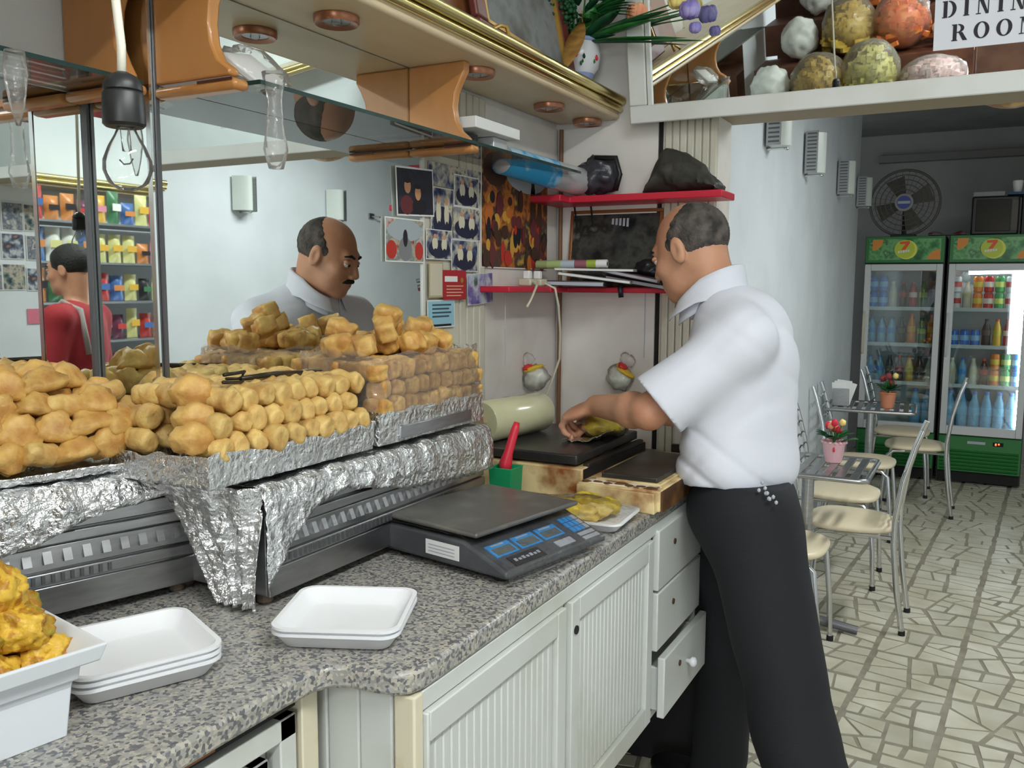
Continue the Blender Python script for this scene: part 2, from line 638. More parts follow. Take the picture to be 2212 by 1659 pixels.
# wall mirrors of the counter
o = box('wall_mirror', m_mirror, -0.010, 0.0, YS + 0.008, 1.79, 1.0, 1.995)
tag(o, 'large wall mirror behind the counter that shows the clerk', 'mirror')
MB().bb(-0.012, 0.004, 1.788, 1.797, 1.0, 1.995).build('edge_strip', m_white, o)
MB().bb(-0.010, 0.003, YS + 0.001, YS + 0.008, 1.0, 1.995).build('dark_edge', m_steel_dark, o)
structure(box('trim_4', m_wall, XL - 0.010, XL - 0.001, -0.6, YS - 0.012, 1.813, 1.996))
o = box('wall_mirror', m_mirror, XL - 0.010, XL, -0.6, YS - 0.012, 1.0, 1.812)
tag(o, 'wall mirror behind the left food warmer, left of the mirrored corner', 'mirror')
MB().bb(XL, XL + 0.004, YS - 0.018, YS - 0.012, 1.0, 1.995).build('dark_edge', m_steel_dark, o)
o = MB().bb(XL, -0.002, YS - 0.008, YS, 1.0, 1.995).build('wall_mirror', m_mirror)
tag(o, 'narrow mirror on the step between the two wall mirrors', 'mirror')
MB().bb(-0.010, 0.0, YS - 0.0095, YS - 0.0085, 1.0, 1.995).build('bevelled_edge', m_chrome, o)
# ------------------------------------------------------------ canopy (pelmet) over the counter
pel = thing('canopy', 'beige laminate canopy with a gold front rail running above the counter mirrors', 'canopy', (0.05, 0.7, 1.997))
MB().prism([(XL, -1.2), (0.19, -1.2), (0.19, 2.56), (0.0, 2.56), (0.0, YS), (XL, YS)], 'z', 1.997, 2.03).build('soffit', m_beige, pel)
MB().tube([(0.192, -1.2, 2.006), (0.192, 2.555, 2.006)], 0.0095, 10).build('front_lip', m_beige, pel, smooth=50)
MB().bb(0.186, 0.2, -1.2, 2.555, 2.012, 2.06).build('front_board', m_beige, pel)
g = MB().tube([(0.206, -1.2, 2.026), (0.206, 2.55, 2.026)], 0.010, 10)
g.tube([(0.212, -1.2, 2.050), (0.212, 2.55, 2.050)], 0.0135, 12)
g.build('gold_rail', m_gold, pel, smooth=50)
MB().prism([(XL, -1.2), (0.19, -1.2), (0.19, 2.5), (0.0, 2.5), (0.0, YS), (XL, YS)], 'z', 2.031, 2.045).build('top_board', m_beige, pel)
m_ringmetal = mat('downlight_ring', c(176, 120, 92), 0.3, 0.6)
for k, (p, lab) in enumerate((((0.1023, 1.3574, 1.9970), 'unlit round spotlight in the canopy, the one nearest the camera'),
                              ((0.1267, 1.8351, 1.9970), 'unlit round spotlight just behind the curved wooden bracket'),
                              ((0.1070, 2.2651, 1.9970), 'unlit spotlight with sooty stain, third along the canopy'),
                              ((0.1111, 2.5215, 1.9970), 'unlit spotlight at the far end of the canopy'))):
    t = thing('spotlight', lab, 'spotlight', (p[0], p[1], 1.985), 'spotlights in the canopy')
    x, y = p[0], p[1]
    MB().lathe([(0.026, 0.0), (0.040, -0.004), (0.043, 0.0), (0.043, 0.010), (0.028, 0.012)], 24, (x, y, 1.986), hollow=True).build('ring', m_ringmetal, t, smooth=40)
    MB().lathe([(0.0005, 0.004), (0.027, 0.002), (0.027, 0.010), (0.0005, 0.010)], 20, (x, y, 1.985)).build('lamp_face', m_steel, t, smooth=40)
    MB().ball((x, y, 1.986), (0.010, 0.010, 0.006), 2).build('bulb_tip', m_bulb, t, smooth=True)


def bracket(y, x0, wmax, lab):
    t = thing('shelf_bracket', lab, 'bracket', (x0 + 0.08, y, 1.796))
    pr = [(x0, 1.817), (x0, 1.997), (x0 + 0.152, 1.997), (x0 + 0.152, 1.975), (x0 + 0.140, 1.955), (x0 + 0.127, 1.928), (x0 + 0.123, 1.900),
          (x0 + 0.127, 1.870), (x0 + 0.139, 1.845), (x0 + wmax, 1.828), (x0 + wmax, 1.817)]
    MB().prism(pr, 'y', y - 0.011, y + 0.011).build('curved_panel', m_wood, t, bevel=0.004)
    MB().bb(x0 + 0.001, x0 + wmax + 0.016, y - 0.016, y + 0.016, 1.795, 1.812).build('clip_strip', m_wood, t, bevel=0.007)
    MB().bb(x0 + 0.10, x0 + wmax + 0.010, y - 0.0165, y - 0.0155, 1.8085, 1.8125).build('dark_slot', m_wooddark, t)


bracket(1.034, 0.0, 0.164, 'curved wooden shelf bracket left of the main mirror, beside the hanging bulb')
bracket(1.75, 0.0, 0.160, 'curved wooden shelf bracket halfway along the main mirror')
bracket(0.985, XL, 0.150, 'curved wooden shelf bracket in front of the left mirror, behind the hanging cord')

for nm, x0, x1, y0, y1, lab in (('glass_shelf', 0.002, 0.172, 1.08, 2.34, 'long clear glass shelf under the canopy in front of the main mirror'),
                                ('glass_shelf', XL + 0.002, 0.0, -0.5, 1.0, 'clear glass shelf in front of the left mirror, above the fried pastry')):
    o = box(nm, m_glass, x0, x1, y0, y1, 1.8135, 1.8205)
    tag(o, lab, 'shelf')
    MB().bb(x1, x1 + 0.0015, y0, y1, 1.8135, 1.8205).build('front_edge', m_glassedge, o)
    MB().bb(x0, x1, y0 - 0.0015, y0, 1.8135, 1.8205).build('end_edge', m_glassedge, o)

# ------------------------------------------------------------ granite worktop
prof = [(-0.15, -0.22), (0.452, -0.22), (0.455, 0.80), (0.458, 0.845), (0.468, 0.868), (0.49, 0.880), (0.53, 0.884), (0.556, 0.890), (0.572, 0.903), (0.579, 0.925), (0.580, 0.96), (0.580, 2.30), (0.50, 2.30), (0.50, 2.55), (0.0, 2.55), (0.0, YS), (-0.15, YS)]
o = MB().prism(prof, 'z', 0.968, 1.0).build('granite_worktop', m_granite, bevel=0.006)
tag(o, 'grey speckled granite worktop with a rounded step in its front edge', 'worktop')

# ------------------------------------------------------------ cabinets under the worktop
cab = thing('counter_cabinet', 'white cabinet with beadboard doors and drawers under the wider part of the worktop', 'cabinet', (0.3, 1.7, 0.49))
FX = 0.572
MB().bb(0.02, 0.535, 0.935, 2.218, 0.49, 0.965).build('carcass', m_cabwhite, cab)
for y0, y1, z0, z1, nm in ((0.925, 2.218, 0.938, 0.966, 'top_rail'), (0.925, 2.218, 0.488, 0.510, 'bottom_rail'), (1.372, 1.402, 0.512, 0.935, 'centre_stile'), (1.835, 1.868, 0.512, 0.935, 'drawer_stile'), (0.925, 0.955, 0.512, 0.935, 'side_stile')):
    MB().bb(0.535, 0.566 if nm != 'top_rail' else 0.576, y0, y1, z0, z1).build(nm, m_cabwhite, cab, bevel=0.002)
MB().bb(0.545, 0.578, 0.903, 0.925, 0.488, 0.966).build('corner_post', m_cream, cab, bevel=0.003)


def bead_door(y0, y1, z0, z1, hole):
    d = MB()
    sw_ = 0.035 if hole else 0.006
    d.bb(0.566, 0.584, y0, y0 + sw_, z0, z1).bb(0.566, 0.584, y1 - 0.035, y1, z0, z1).bb(0.566, 0.584, y0 + sw_, y1 - 0.035, z1 - 0.042, z1).bb(0.566, 0.584, y0 + sw_, y1 - 0.035, z0, z0 + 0.045)
    do = d.build('door', m_cabwhite, cab, bevel=0.002)
    n = 19
    yy0, yy1 = y0 + sw_ + 0.002, y1 - 0.037
    wv = (yy1 - yy0) / n
    for k in range(n):
        MB().bb(0.566, 0.5755, yy0 + k * wv + 0.0006, yy0 + (k + 1) * wv - 0.0006, z0 + 0.047, z1 - 0.044).build('bead_slat', m_cabwhite, do, bevel=0.003)
    MB().bb(0.5655, 0.567, yy0, yy1, z0 + 0.045, z1 - 0.042).build('groove_back', m_board, do)
    if hole:
        MB().lathe([(0.0005, 0), (0.008, 0), (0.008, 0.003), (0.0005, 0.003)], 12, M=Matrix.Rotation(PI / 2, 4, 'Y'), at=(0.584, y0 + 0.016, z1 - 0.055)).build('finger_hole', m_dark, do)


bead_door(0.926, 1.368, 0.510, 0.936, False)
bead_door(1.392, 1.838, 0.510, 0.936, True)
for z0, z1, out, nm in ((0.806, 0.948, 0.0, 'drawer'), (0.662, 0.800, 0.0, 'drawer'), (0.505, 0.650, 0.020, 'drawer')):
    MB_ = MB().bb(0.566 + out, 0.584 + out, 1.872, 2.215, z0, z1)
    if out:
        MB_.bb(0.3, 0.566 + out, 1.885, 1.895, z0 + 0.01, z1 - 0.03).bb(0.3, 0.566 + out, 2.19, 2.2, z0 + 0.01, z1 - 0.03)
    d = MB_.build(nm, m_cabwhite, cab, bevel=0.003)
    yk = 1.985
    if out:
        MB().lathe([(0.005, 0), (0.006, 0.008), (0.013, 0.014), (0.012, 0.022), (0.004, 0.026)], 14, M=Matrix.Rotation(PI / 2, 4, 'Y'), at=(0.584 + out, yk + 0.06, z0 + 0.075)).build('knob', m_ceramic, d, smooth=True)
    MB().lathe([(0.0005, 0), (0.007, 0), (0.007, 0.003), (0.0005, 0.003)], 10, M=Matrix.Rotation(PI / 2, 4, 'Y'), at=(0.584 + out, yk, z1 - 0.052)).build('screw_hole', mat('rust_hole', c(70, 50, 30), 0.6), d)
MB().bb(0.30, 0.570, 2.219, 2.228, 0.488, 0.966).build('end_panel', m_board, cab)
# step face of planks
for k in range(5):
    x = 0.475 - 0.055 * (k + 0.0) - 0.0
    MB().bb(x + 0.012, x + 0.066, 0.905, 0.918, 0.488, 0.967).build('plank', m_cabwhite, cab, bevel=0.003)
MB().bb(0.12, 0.545, 0.918, 0.935, 0.488, 0.966).build('plank_back', m_board, cab)
structure(box('trim_2', m_dark, -0.15, 0.10, -0.2, 2.54, 0.0, 0.49))

cl = thing('counter_cabinet', 'white panelled cabinet under the narrower worktop nearest the camera', 'cabinet', (0.2, 0.3, 0.45))
MB().bb(0.02, 0.405, -0.2, 0.86, 0.45, 0.966).build('carcass', m_cabwhite, cl)
MB().bb(0.405, 0.435, 0.850, 0.882, 0.45, 0.966).build('corner_post', m_cream, cl, bevel=0.002)
MB().bb(0.405, 0.428, -0.2, 0.845, 0.947, 0.966).build('top_rail', m_dark, cl)  # dark strip, paints the shaded gap between doors and worktop
MB().bb(0.41, 0.436, 0.36, 0.70, 0.955, 0.9675).build('brown_batten', mat('brown_batten', c(136, 84, 54), 0.5), cl)
for y0, y1 in ((0.40, 0.842), (-0.06, 0.39)):
    d = MB()
    z0, z1 = 0.46, 0.940
    for g, xx in ((0.0, 0.432), (0.045, 0.425), (0.075, 0.419)):
        w = 0.03
        d.bb(0.405, xx, y0 + g, y0 + g + w, z0 + g, z1 - g).bb(0.405, xx, y1 - g - w, y1 - g, z0 + g, z1 - g).bb(0.405, xx, y0 + g, y1 - g, z1 - g - w, z1 - g).bb(0.405, xx, y0 + g, y1 - g, z0 + g, z0 + g + w)
    d.bb(0.405, 0.414, y0 + 0.1, y1 - 0.1, z0 + 0.1, z1 - 0.1)
    d.build('door', m_cabwhite, cl, bevel=0.002)

# ------------------------------------------------------------ food warmers
def warmer(lab, P0, u, n, L, D, H, nvent):
    """P0 front-near bottom corner, u along the front, n outward normal (unit 2-D)"""
    t = thing('food_warmer', lab, 'food warmer', (P0[0], P0[1], 1.0))
    W = lambda s, d, z: (P0[0] + u[0] * s - n[0] * d, P0[1] + u[1] * s - n[1] * d, 1.0 + z)
    def bx(s0, s1, d0, d1, z0, z1):
        return [W(s0, d0, z0), W(s1, d0, z0), W(s1, d1, z0), W(s0, d1, z0), W(s0, d0, z1), W(s1, d0, z1), W(s1, d1, z1), W(s0, d1, z1)]
    MB().hexa(bx(0, L, 0.006, D, 0.018, H)).build('body', m_steel, t, bevel=0.003)
    m_p = m_steel
    # front panel in stepped bands
    for z0, z1, q in ((0.018, 0.062, 0.0), (0.066, 0.084, -0.004), (0.086, 0.122, -0.001), (0.124, 0.140, -0.005), (0.142, H, 0.0)):
        MB().hexa(bx(0.0, L, q + 0.0, 0.008, z0, z1)).build('front_band', m_p, t, bevel=0.002)
    for k in range(nvent):
        s = 0.03 + (L - 0.06) * k / (nvent - 1)
        wv = 0.72 * (L - 0.06) / (nvent - 1)
        pts = [W(s - wv * 0.3, -0.001, 0.094), W(s + wv * 0.3, -0.001, 0.094), W(s + wv * 0.3, 0.004, 0.094), W(s - wv * 0.3, 0.004, 0.094),
               W(s - wv * 0.3, -0.0005, 0.116), W(s + wv * 0.3, -0.0005, 0.116), W(s + wv * 0.3, 0.004, 0.116), W(s - wv * 0.3, 0.004, 0.116)]
        pts[0] = W(s - wv * 0.3, -0.008, 0.098)
        pts[1] = W(s + wv * 0.3, -0.008, 0.098)
        MB().hexa(pts).build('vent_louvre', m_p, t)
    for k in range(nvent * 2):
        s = 0.03 + (L - 0.06) * k / (nvent * 2 - 1)
        if s < L * 0.75:
            MB().hexa(bx(s - 0.0025, s + 0.0025, -0.006, 0.0, 0.069, 0.081)).build('vent_slot', m_steel_dark, t)
    for s, d in ((0.02, 0.03), (L - 0.02, 0.03), (0.02, D - 0.03), (L - 0.02, D - 0.03)):
        MB().lathe([(0.010, 0.0), (0.013, 0.004), (0.011, 0.018)], 12, W(s, d, 0.0)).build('foot', mat('foot_beige', c(120, 104, 90), 0.6), t)
    return W


WR = warmer('long stainless food warmer right of the mirrored corner, under the high pastry trays', (0.256, 0.984), (0.0, 1.0), (1.0, 0.0), 0.66, 0.235, 0.165, 26)
ul = Vector((0.284, 0.959)).normalized()
WLn = (ul.y, -ul.x)
WL = warmer('stainless food warmer at the left, behind the foam trays and white tub', (0.092 - ul.x * 0.50, 0.988 - ul.y * 0.50), (ul.x, ul.y), WLn, 0.50, 0.19, 0.165, 17)


def crumple(p, a, s=22.0):
    q = Vector(p)
    return a * (0.8 * noise.noise(q * s) + 0.7 * (1 - 2 * abs(noise.noise(q * s * 1.7 + Vector((5, 3, 1))))) * 0.6 + 0.4 * noise.noise(q * s * 4.1) + 0.3 * abs(noise.noise(q * s * 8)))


def lerp_tab(tab, x):
    for (a, b), (c2, d) in zip(tab, tab[1:]):
        if x <= c2:
            t = (x - a) / (c2 - a) if c2 > a else 0
            return b + (d - b) * max(0.0, min(1.0, t))
    return tab[-1][1]


def foil_sheet(name, lab, W, s0, s1, ztop, depth, hem, nu, out=0.010, base_n=(1, 0)):
    """sheet lying over a warmer's top and hanging down its front; hem = [(s, z of lower edge)]"""
    def fn(i, j):
        s = s0 + (s1 - s0) * i
        zl = lerp_tab(hem, s)
        tot = depth + (ztop - zl)
        q = j * tot
        if q < depth:
            d, z = depth - q, ztop
        else:
            d, z = -out * min(1.0, (q - depth) / 0.03), ztop - (q - depth)
        p = Vector(W(s, d, z))
        a = 0.0065
        k = crumple(p, a) + 0.003 * math.sin(s * 90 + 3 * nz((s * 9, z * 9, 0)))
        if q < depth:
            return (p.x, p.y, p.z + 0.6 * k + 0.004)
        return (p.x + base_n[0] * (abs(k) + 0.004), p.y + base_n[1] * (abs(k) + 0.004), p.z + 0.5 * k)
    o = MB().grid(nu, 46, fn).build(name, m_foil, smooth=28, thick=0.0008)
    return tag(o, lab, 'foil')


hemR = [(-0.12, 0.02), (-0.02, 0.035), (0.0, 0.062), (0.03, 0.096), (0.06, 0.122), (0.10, 0.145), (0.17, 0.158), (0.20, 0.152), (0.24, 0.142), (0.36, 0.120), (0.50, 0.108), (0.66, 0.100), (0.68, 0.100)]
foil_sheet('foil_sheet', 'crumpled aluminium foil hanging over the front of the right food warmer', WR, -0.02, 0.675, 0.192, 0.20, [(s, z) for s, z in hemR], 150)
hemL = [(-0.1, 0.09), (0.10, 0.098), (0.20, 0.118), (0.28, 0.135), (0.34, 0.158), (0.40, 0.165), (0.46, 0.172), (0.52, 0.19)]
foil_sheet('foil_sheet', 'crumpled aluminium foil hanging over the front of the left food warmer', WL, -0.08, 0.505, 0.205, 0.17, hemL, 120, base_n=WLn)


# long torn tail of foil over the near corner of the right warmer
def tail(i, j):
    # i across (around the corner), j down
    zt, zb = 1.196, 1.006
    top = Vector((0.02 + 0.245 * i, 0.968 - 0.05 * math.sin(PI * i) * (1 - j), 0))
    low = Vector((0.175 + 0.080 * i, 0.962, 0))
    jj = j ** 0.8
    p = top.lerp(low, jj)
    z = zt + (zb - zt) * j
    wob = crumple((p.x, p.y, z), 0.010, 26)
    return (p.x + wob * 0.7, p.y - abs(wob) - 0.004 + 0.006 * math.sin(i * 26 + j * 5), z + wob * 0.4)


o = MB().grid(46, 54, tail).build('foil_sheet', m_foil, smooth=28, thick=0.0008)
tag(o, 'long torn tail of foil hanging to the worktop between the two food warmers', 'foil')


# ------------------------------------------------------------ foil-covered trays that carry the pastry
def foil_tray(lab, x0, x1, y0, y1, z0, z1, seed):
    t = thing('foil_tray', lab, 'tray', ((x0 + x1) / 2, (y0 + y1) / 2, z0))
    per = []
    n = 44
    for k in range(4 * n):
        q, f = divmod(k, n)
        f /= n
        c4 = [(x0, y0), (x1, y0), (x1, y1), (x0, y1)]
        a, b = c4[q], c4[(q + 1) % 4]
        per.append((a[0] + (b[0] - a[0]) * f, a[1] + (b[1] - a[1]) * f))
    cx, cy = (x0 + x1) / 2, (y0 + y1) / 2
    def fn(i, j):
        a = per[int(round(i * 4 * n)) % (4 * n)]
        p = Vector((a[0], a[1], z0 + (z1 - z0) * min(1, j * 1.6)))
        k = crumple((p.x + seed, p.y, p.z), 0.007, 20)
        d = Vector((p.x - cx, p.y - cy, 0)).normalized()
        if j > 0.7:
            p = p - d * (j - 0.7) * 0.04 + Vector((0, 0, -(j - 0.7) * 0.02))
        p = p + d * (k + 0.008 * j)
        return (p.x, p.y, p.z + (0.010 * noise.noise(Vector((p.x * 30, p.y * 30, seed))) if j > 0.4 else 0))
    MB().grid(4 * n, 14, fn).build('foil_wall', m_foil, t, smooth=28, thick=0.0008)
    MB().bb(x0 + 0.006, x1 - 0.006, y0 + 0.006, y1 - 0.006, z0 + 0.004, z0 + 0.012).build('tray_base', m_steel, t)
    return t


foil_tray('foil covered tray of pastry rolls with the serving tongs on top', 0.035, 0.243, 0.885, 1.262, 1.206, 1.254, 1)
t2 = foil_tray('foil covered tray under the high wrapped pile of pastry cubes', 0.035, 0.243, 1.285, 1.655, 1.206, 1.268, 5)
MB().bb(0.246, 0.252, 1.34, 1.60, 1.212, 1.236).build('metal_rim', m_steel, t2, bevel=0.002)
# tray on the left warmer, turned with it
tl = thing('foil_tray', 'shallow foil lined tray of crumpled triangular pastries on the left warmer', 'tray', WL(0.25, 0.09, 0.21))
def flat_tray(i, j):
    s = -0.05 + 0.545 * i
    d = -0.004 + 0.175 * j
    p = Vector(WL(s, d, 0.214))
    e = max(0.0, 1 - min(j, 1 - j) / 0.06)
    return (p.x, p.y, p.z + 0.014 * e + crumple(p, 0.004, 24))
MB().grid(80, 26, flat_tray).build('foil_lining', m_foil, tl, smooth=28, thick=0.0008)

# ------------------------------------------------------------ pastries
m_past = mat('fried_pastry', c(222, 182, 106), 0.48, var=(30, c(174, 116, 52), 0.36, 0.72, 6), bump=(70, 0.35, 4), hue=0.10, sub=0.12)
m_pasty = mat('pale_pastry', c(224, 192, 120), 0.48, var=(28, c(182, 128, 62), 0.38, 0.74, 6), bump=(70, 0.35, 4), hue=0.10, sub=0.12)
m_frit = mat('green_fritter', c(222, 178, 66), 0.42, var=(34, c(168, 150, 50), 0.36, 0.66, 6), bump=(60, 0.5, 4), hue=0.06, sub=0.1)


def roll_mesh(L, r, seed, square=0.0):
    m = MB()
    nr, na = 12, 16
    prof = []
    for k in range(nr + 1):
        x = -L / 2 + L * k / nr
        e = abs(2 * k / nr - 1)
        prof.append((x, r * (1 - 0.12 * e ** 6)))
    rings = [(-L / 2 - 0.0015, 0.22 * r), (-L / 2 - 0.003, 0.50 * r), (-L / 2 - 0.002, 0.78 * r)] + prof + [(L / 2 + 0.002, 0.78 * r), (L / 2 + 0.003, 0.50 * r), (L / 2 + 0.0015, 0.22 * r)]
    vs, fs = [], []
    for x, rad in rings:
        for k in range(na):
            a = 2 * PI * k / na
            sq = 1.0
            if square:
                sq = 1 + square * (1 / max(abs(math.cos(a)), abs(math.sin(a))) - 1)
            rr = rad * sq
            p = Vector((x, rr * math.cos(a), rr * math.sin(a)))
            q = noise.noise(p * 55 + Vector((seed * 7, 0, 0))) * 0.26 + noise.noise(p * 140 + Vector((0, seed * 3, 0))) * 0.10
            vs.append((p.x + 0.003 * noise.noise(p * 60 + Vector((0, 0, seed))), p.y * (1 + q), p.z * (1 + q) + 0.003 * math.sin(x * 40 + seed)))
    m_ = len(rings)
    for i in range(m_ - 1):
        for k in range(na):
            fs.append((i * na + k, i * na + (k + 1) % na, (i + 1) * na + (k + 1) % na, (i + 1) * na + k))
    fs.append(tuple(range(na))[::-1])
    fs.append(tuple((m_ - 1) * na + k for k in range(na)))
    return m.add(vs, fs)


def lump_mesh(rx, ry, rz, seed, a1=0.28, a2=0.14, peak=0.0, sub=3):
    S = Vector((seed * 5.3, seed * 2.1, seed))
    def f(d):
        k = 1 + a1 * noise.noise(d * 1.7 + S) + a2 * noise.noise(d * 4.5 + S) + 0.06 * noise.noise(d * 10 + S)
        if peak:
            k += peak * max(0.0, d.z) ** 4
        return k
    return MB().ball((0, 0, 0), (rx, ry, rz), sub, f)


def tri_mesh(rx, ry, rz, seed):
    S = Vector((seed * 3.3, seed * 1.1, seed + 2))
    NN = [Vector((0, 0, -1)), Vector((0.15, 0.85, 0.5)).normalized(), Vector((0.1, -0.85, 0.5)).normalized(), Vector((0.9, 0.2, 0.25)).normalized(), Vector((-0.85, -0.1, 0.4)).normalized()]
    def f(d):
        q = sum(max(0.0, d.dot(n_)) ** 7 for n_ in NN) ** (-1 / 7)
        return 0.80 * min(1.6, q) * (1 + 0.20 * noise.noise(d * 2.2 + S) + 0.12 * noise.noise(d * 6 + S))
    return MB().ball((0, 0, 0), (rx, ry, rz), 3, f)


PROTO = {}


def make_proto(key, mb, m):
    o = mb.build(key.split('#')[0], m, None, smooth=True, origin=(0, 0, 0))
    COL.objects.unlink(o)
    PROTO[key] = o
    return o


for k in range(4):
    make_proto('pastry_roll#%d' % k, roll_mesh(0.050 + 0.004 * (k % 2), 0.0195, k), m_pasty)
    make_proto('pastry_cube#%d' % k, roll_mesh(0.042, 0.0185, k + 9, 0.7), m_past)
    make_proto('crumpled_pastry#%d' % k, tri_mesh(0.034, 0.022, 0.022, k) if k != 1 else lump_mesh(0.030, 0.021, 0.0205, k, 0.4, 0.25, 0.3), m_past)
    make_proto('green_fritter#%d' % k, lump_mesh(0.036, 0.030, 0.027, k + 20, 0.34, 0.20, 0.0, 4), m_frit)
_r = [n_ for n_ in m_frit.node_tree.nodes if n_.type == 'VALTORGB'][0].color_ramp.elements
_e = _r.new(0.47); _e.color = c(226, 186, 70)
_e = _r.new(0.53); _e.color = c(186, 126, 40)
rp = random.Random(5)
ORD = ['first', 'second', 'third', 'fourth', 'fifth', 'sixth', 'seventh', 'eighth', 'ninth', 'tenth', 'eleventh', 'twelfth']


def put(key, loc, rot, label, group, scale=1.0):
    o = PROTO[key].copy()
    COL.objects.link(o)
    o.location = loc
    o.rotation_euler = rot
    o.scale = (scale * rp.uniform(0.92, 1.06), scale * rp.uniform(0.9, 1.1), scale * rp.uniform(0.9, 1.06))
    return tag(o, label, 'pastry', group)


# left pile: five layers that step back, seen along the front of the left warmer
GL = 'crumpled pastries heaped on the left warmer'
for lay in range(4):
    back = 0.018 * lay
    for row in range(4):
        d = 0.018 + back + row * 0.038
        if d > 0.175:
            continue
        top = lay == 3 or (row >= 1 and lay >= 2)
        if row in (1, 2) and not top and lay < 2:
            continue
        n = 11
        for k in range(n):
            s = -0.035 + 0.046 * k + rp.uniform(-0.006, 0.006) + 0.02 * (lay % 2)
            if s > 0.485 - 0.03 * lay:
                continue
            if lay == 3 and (s > 0.37 or (row == 0 and rp.random() < 0.35)):
                continue
            x, y, z = WL(s, d, 0.0)
            z = 1.252 + 0.0335 * lay + rp.uniform(-0.003, 0.003)
            an = math.atan2(ul.y, ul.x) + rp.uniform(-0.5, 0.5)
            key = 'crumpled_pastry#%d' % rp.randrange(4) if rp.random() < 0.75 else 'pastry_roll#%d' % rp.randrange(4)
            lab = ('crumpled pastry, %s along the front %s layer of the heap on the left warmer' % (ORD[k], ['bottom', 'second', 'third', 'topmost'][lay])) if row == 0 else ('crumpled pastry, %s along row %s back on top of the left warmer heap' % (ORD[k], ['', 'one', 'two', 'three'][row])) if lay == 3 else 'fried pastry in the back of the heap on the left warmer, by the mirror'
            put(key, (x, y, z), (rp.uniform(-0.4, 0.4), rp.uniform(-0.3, 0.3), an), lab, GL, rp.uniform(0.9, 1.08))
# middle pile: rolls, ends to the front
GM = 'pastry rolls on the foil tray with the tongs'
for lay in range(3):
    for row in range(4):
        x = 0.222 - 0.012 * lay - row * 0.050
        if x < 0.035:
            continue
        if row in (1, 2) and lay < 2:
            continue
        if lay == 3 and row == 0:
            continue
        for k in range(10):
            y = 0.912 + 0.0372 * k + 0.012 * (lay % 2) + rp.uniform(-0.003, 0.003)
            if y > 1.25 or (lay == 3 and (y < 0.98 or rp.random() < 0.55)) or (lay == 2 and k == 0):
                continue
            z = 1.262 + 0.0320 * lay
            lab = ('pastry roll, %s from the near end of the front %s row on the foil tray' % (ORD[k], ['bottom', 'middle', 'upper', 'top'][lay])) if row == 0 else 'pastry roll lying behind the front rows of the foil tray with the tongs'
            put('pastry_roll#%d' % rp.randrange(4), (x, y, z), (rp.uniform(-3, 3), rp.uniform(-0.08, 0.08), rp.uniform(-0.22, 0.22)), lab, GM, rp.uniform(0.93, 1.05))
for p, r in (((0.19, 0.905, 1.30), 0.9), ((0.16, 0.93, 1.335), 0.5), ((0.205, 0.885, 1.275), 1.2)):
    put('crumpled_pastry#1', p, (0.3, 0.2, r), 'yellow pastry slumped at the near end of the tray of rolls', GM, 1.05)
# right pile: cubes under cling wrap, loose ones on top
GR = 'pastry cubes on the far foil tray'
for lay in range(3):
    for row in range(5):
        x = 0.220 - 0.004 * lay - row * 0.042
        if row in (1, 2, 3) and lay < 2:
            continue
        for k in range(9):
            y = 1.312 + 0.0415 * k + 0.010 * (lay % 2) + rp.uniform(-0.004, 0.004)
            if y > 1.655:
                continue
            z = 1.272 + 0.0345 * lay
            lab = ('golden pastry cube, %s along the front %s layer of the wrapped pile' % (ORD[k], ['bottom', 'middle', 'top'][lay])) if row == 0 else 'golden pastry cube in the wrapped pile behind its front face'
            put('pastry_cube#%d' % rp.randrange(4), (x, y, z), (rp.choice((0, PI / 2)) + rp.uniform(-0.15, 0.15), rp.uniform(-0.1, 0.1), rp.uniform(-0.3, 0.3)), lab, GR, rp.uniform(0.92, 1.06))
for k in range(22):
    x = rp.uniform(0.06, 0.21)
    y = rp.uniform(1.31, 1.60)
    z = 1.382
    put('pastry_cube#%d' % rp.randrange(4), (x, y, z + 0.002), (rp.uniform(-0.5, 0.5), rp.uniform(-0.3, 0.3), rp.uniform(-1.5, 1.5)), 'loose golden pastry piece lying on top of the wrapped pile', GR, rp.uniform(0.95, 1.1))
for x, y, z in ((0.17, 1.405, 1.414), (0.15, 1.45, 1.416), (0.16, 1.43, 1.440), (0.15, 1.55, 1.41), (0.10, 1.36, 1.412), (0.13, 1.60, 1.41)):
    put('pastry_cube#%d' % rp.randrange(4), (x, y, z), (0.3, 0.3, rp.uniform(-1, 1)), 'golden pastry piece on the peak of the high pile', GR, 1.08)

# cling wrap around the high pile
def wrapfn(i, j):
    a = 2 * PI * i
    ca_, sa_ = math.cos(a), math.sin(a)
    q = 6
    rr = (abs(ca_) ** q + abs(sa_) ** q) ** (-1 / q)
    x = 0.135 + (0.116 - 0.012 * j) * rr * ca_
    y = 1.485 + (0.202 - 0.008 * j) * rr * sa_
    z = 1.262 + 0.112 * j
    k = crumple((x, y, z), 0.005, 30)
    return (x + k * ca_, y + k * sa_, z + (0.012 * noise.noise(Vector((x * 20, y * 20, 3))) if j > 0.9 else 0))


o = MB().grid(120, 22, wrapfn).build('cling_wrap_band', m_wrap, smooth=30)
tag(o, 'clear cling wrap stretched around the high pile of pastry cubes', 'cling wrap')

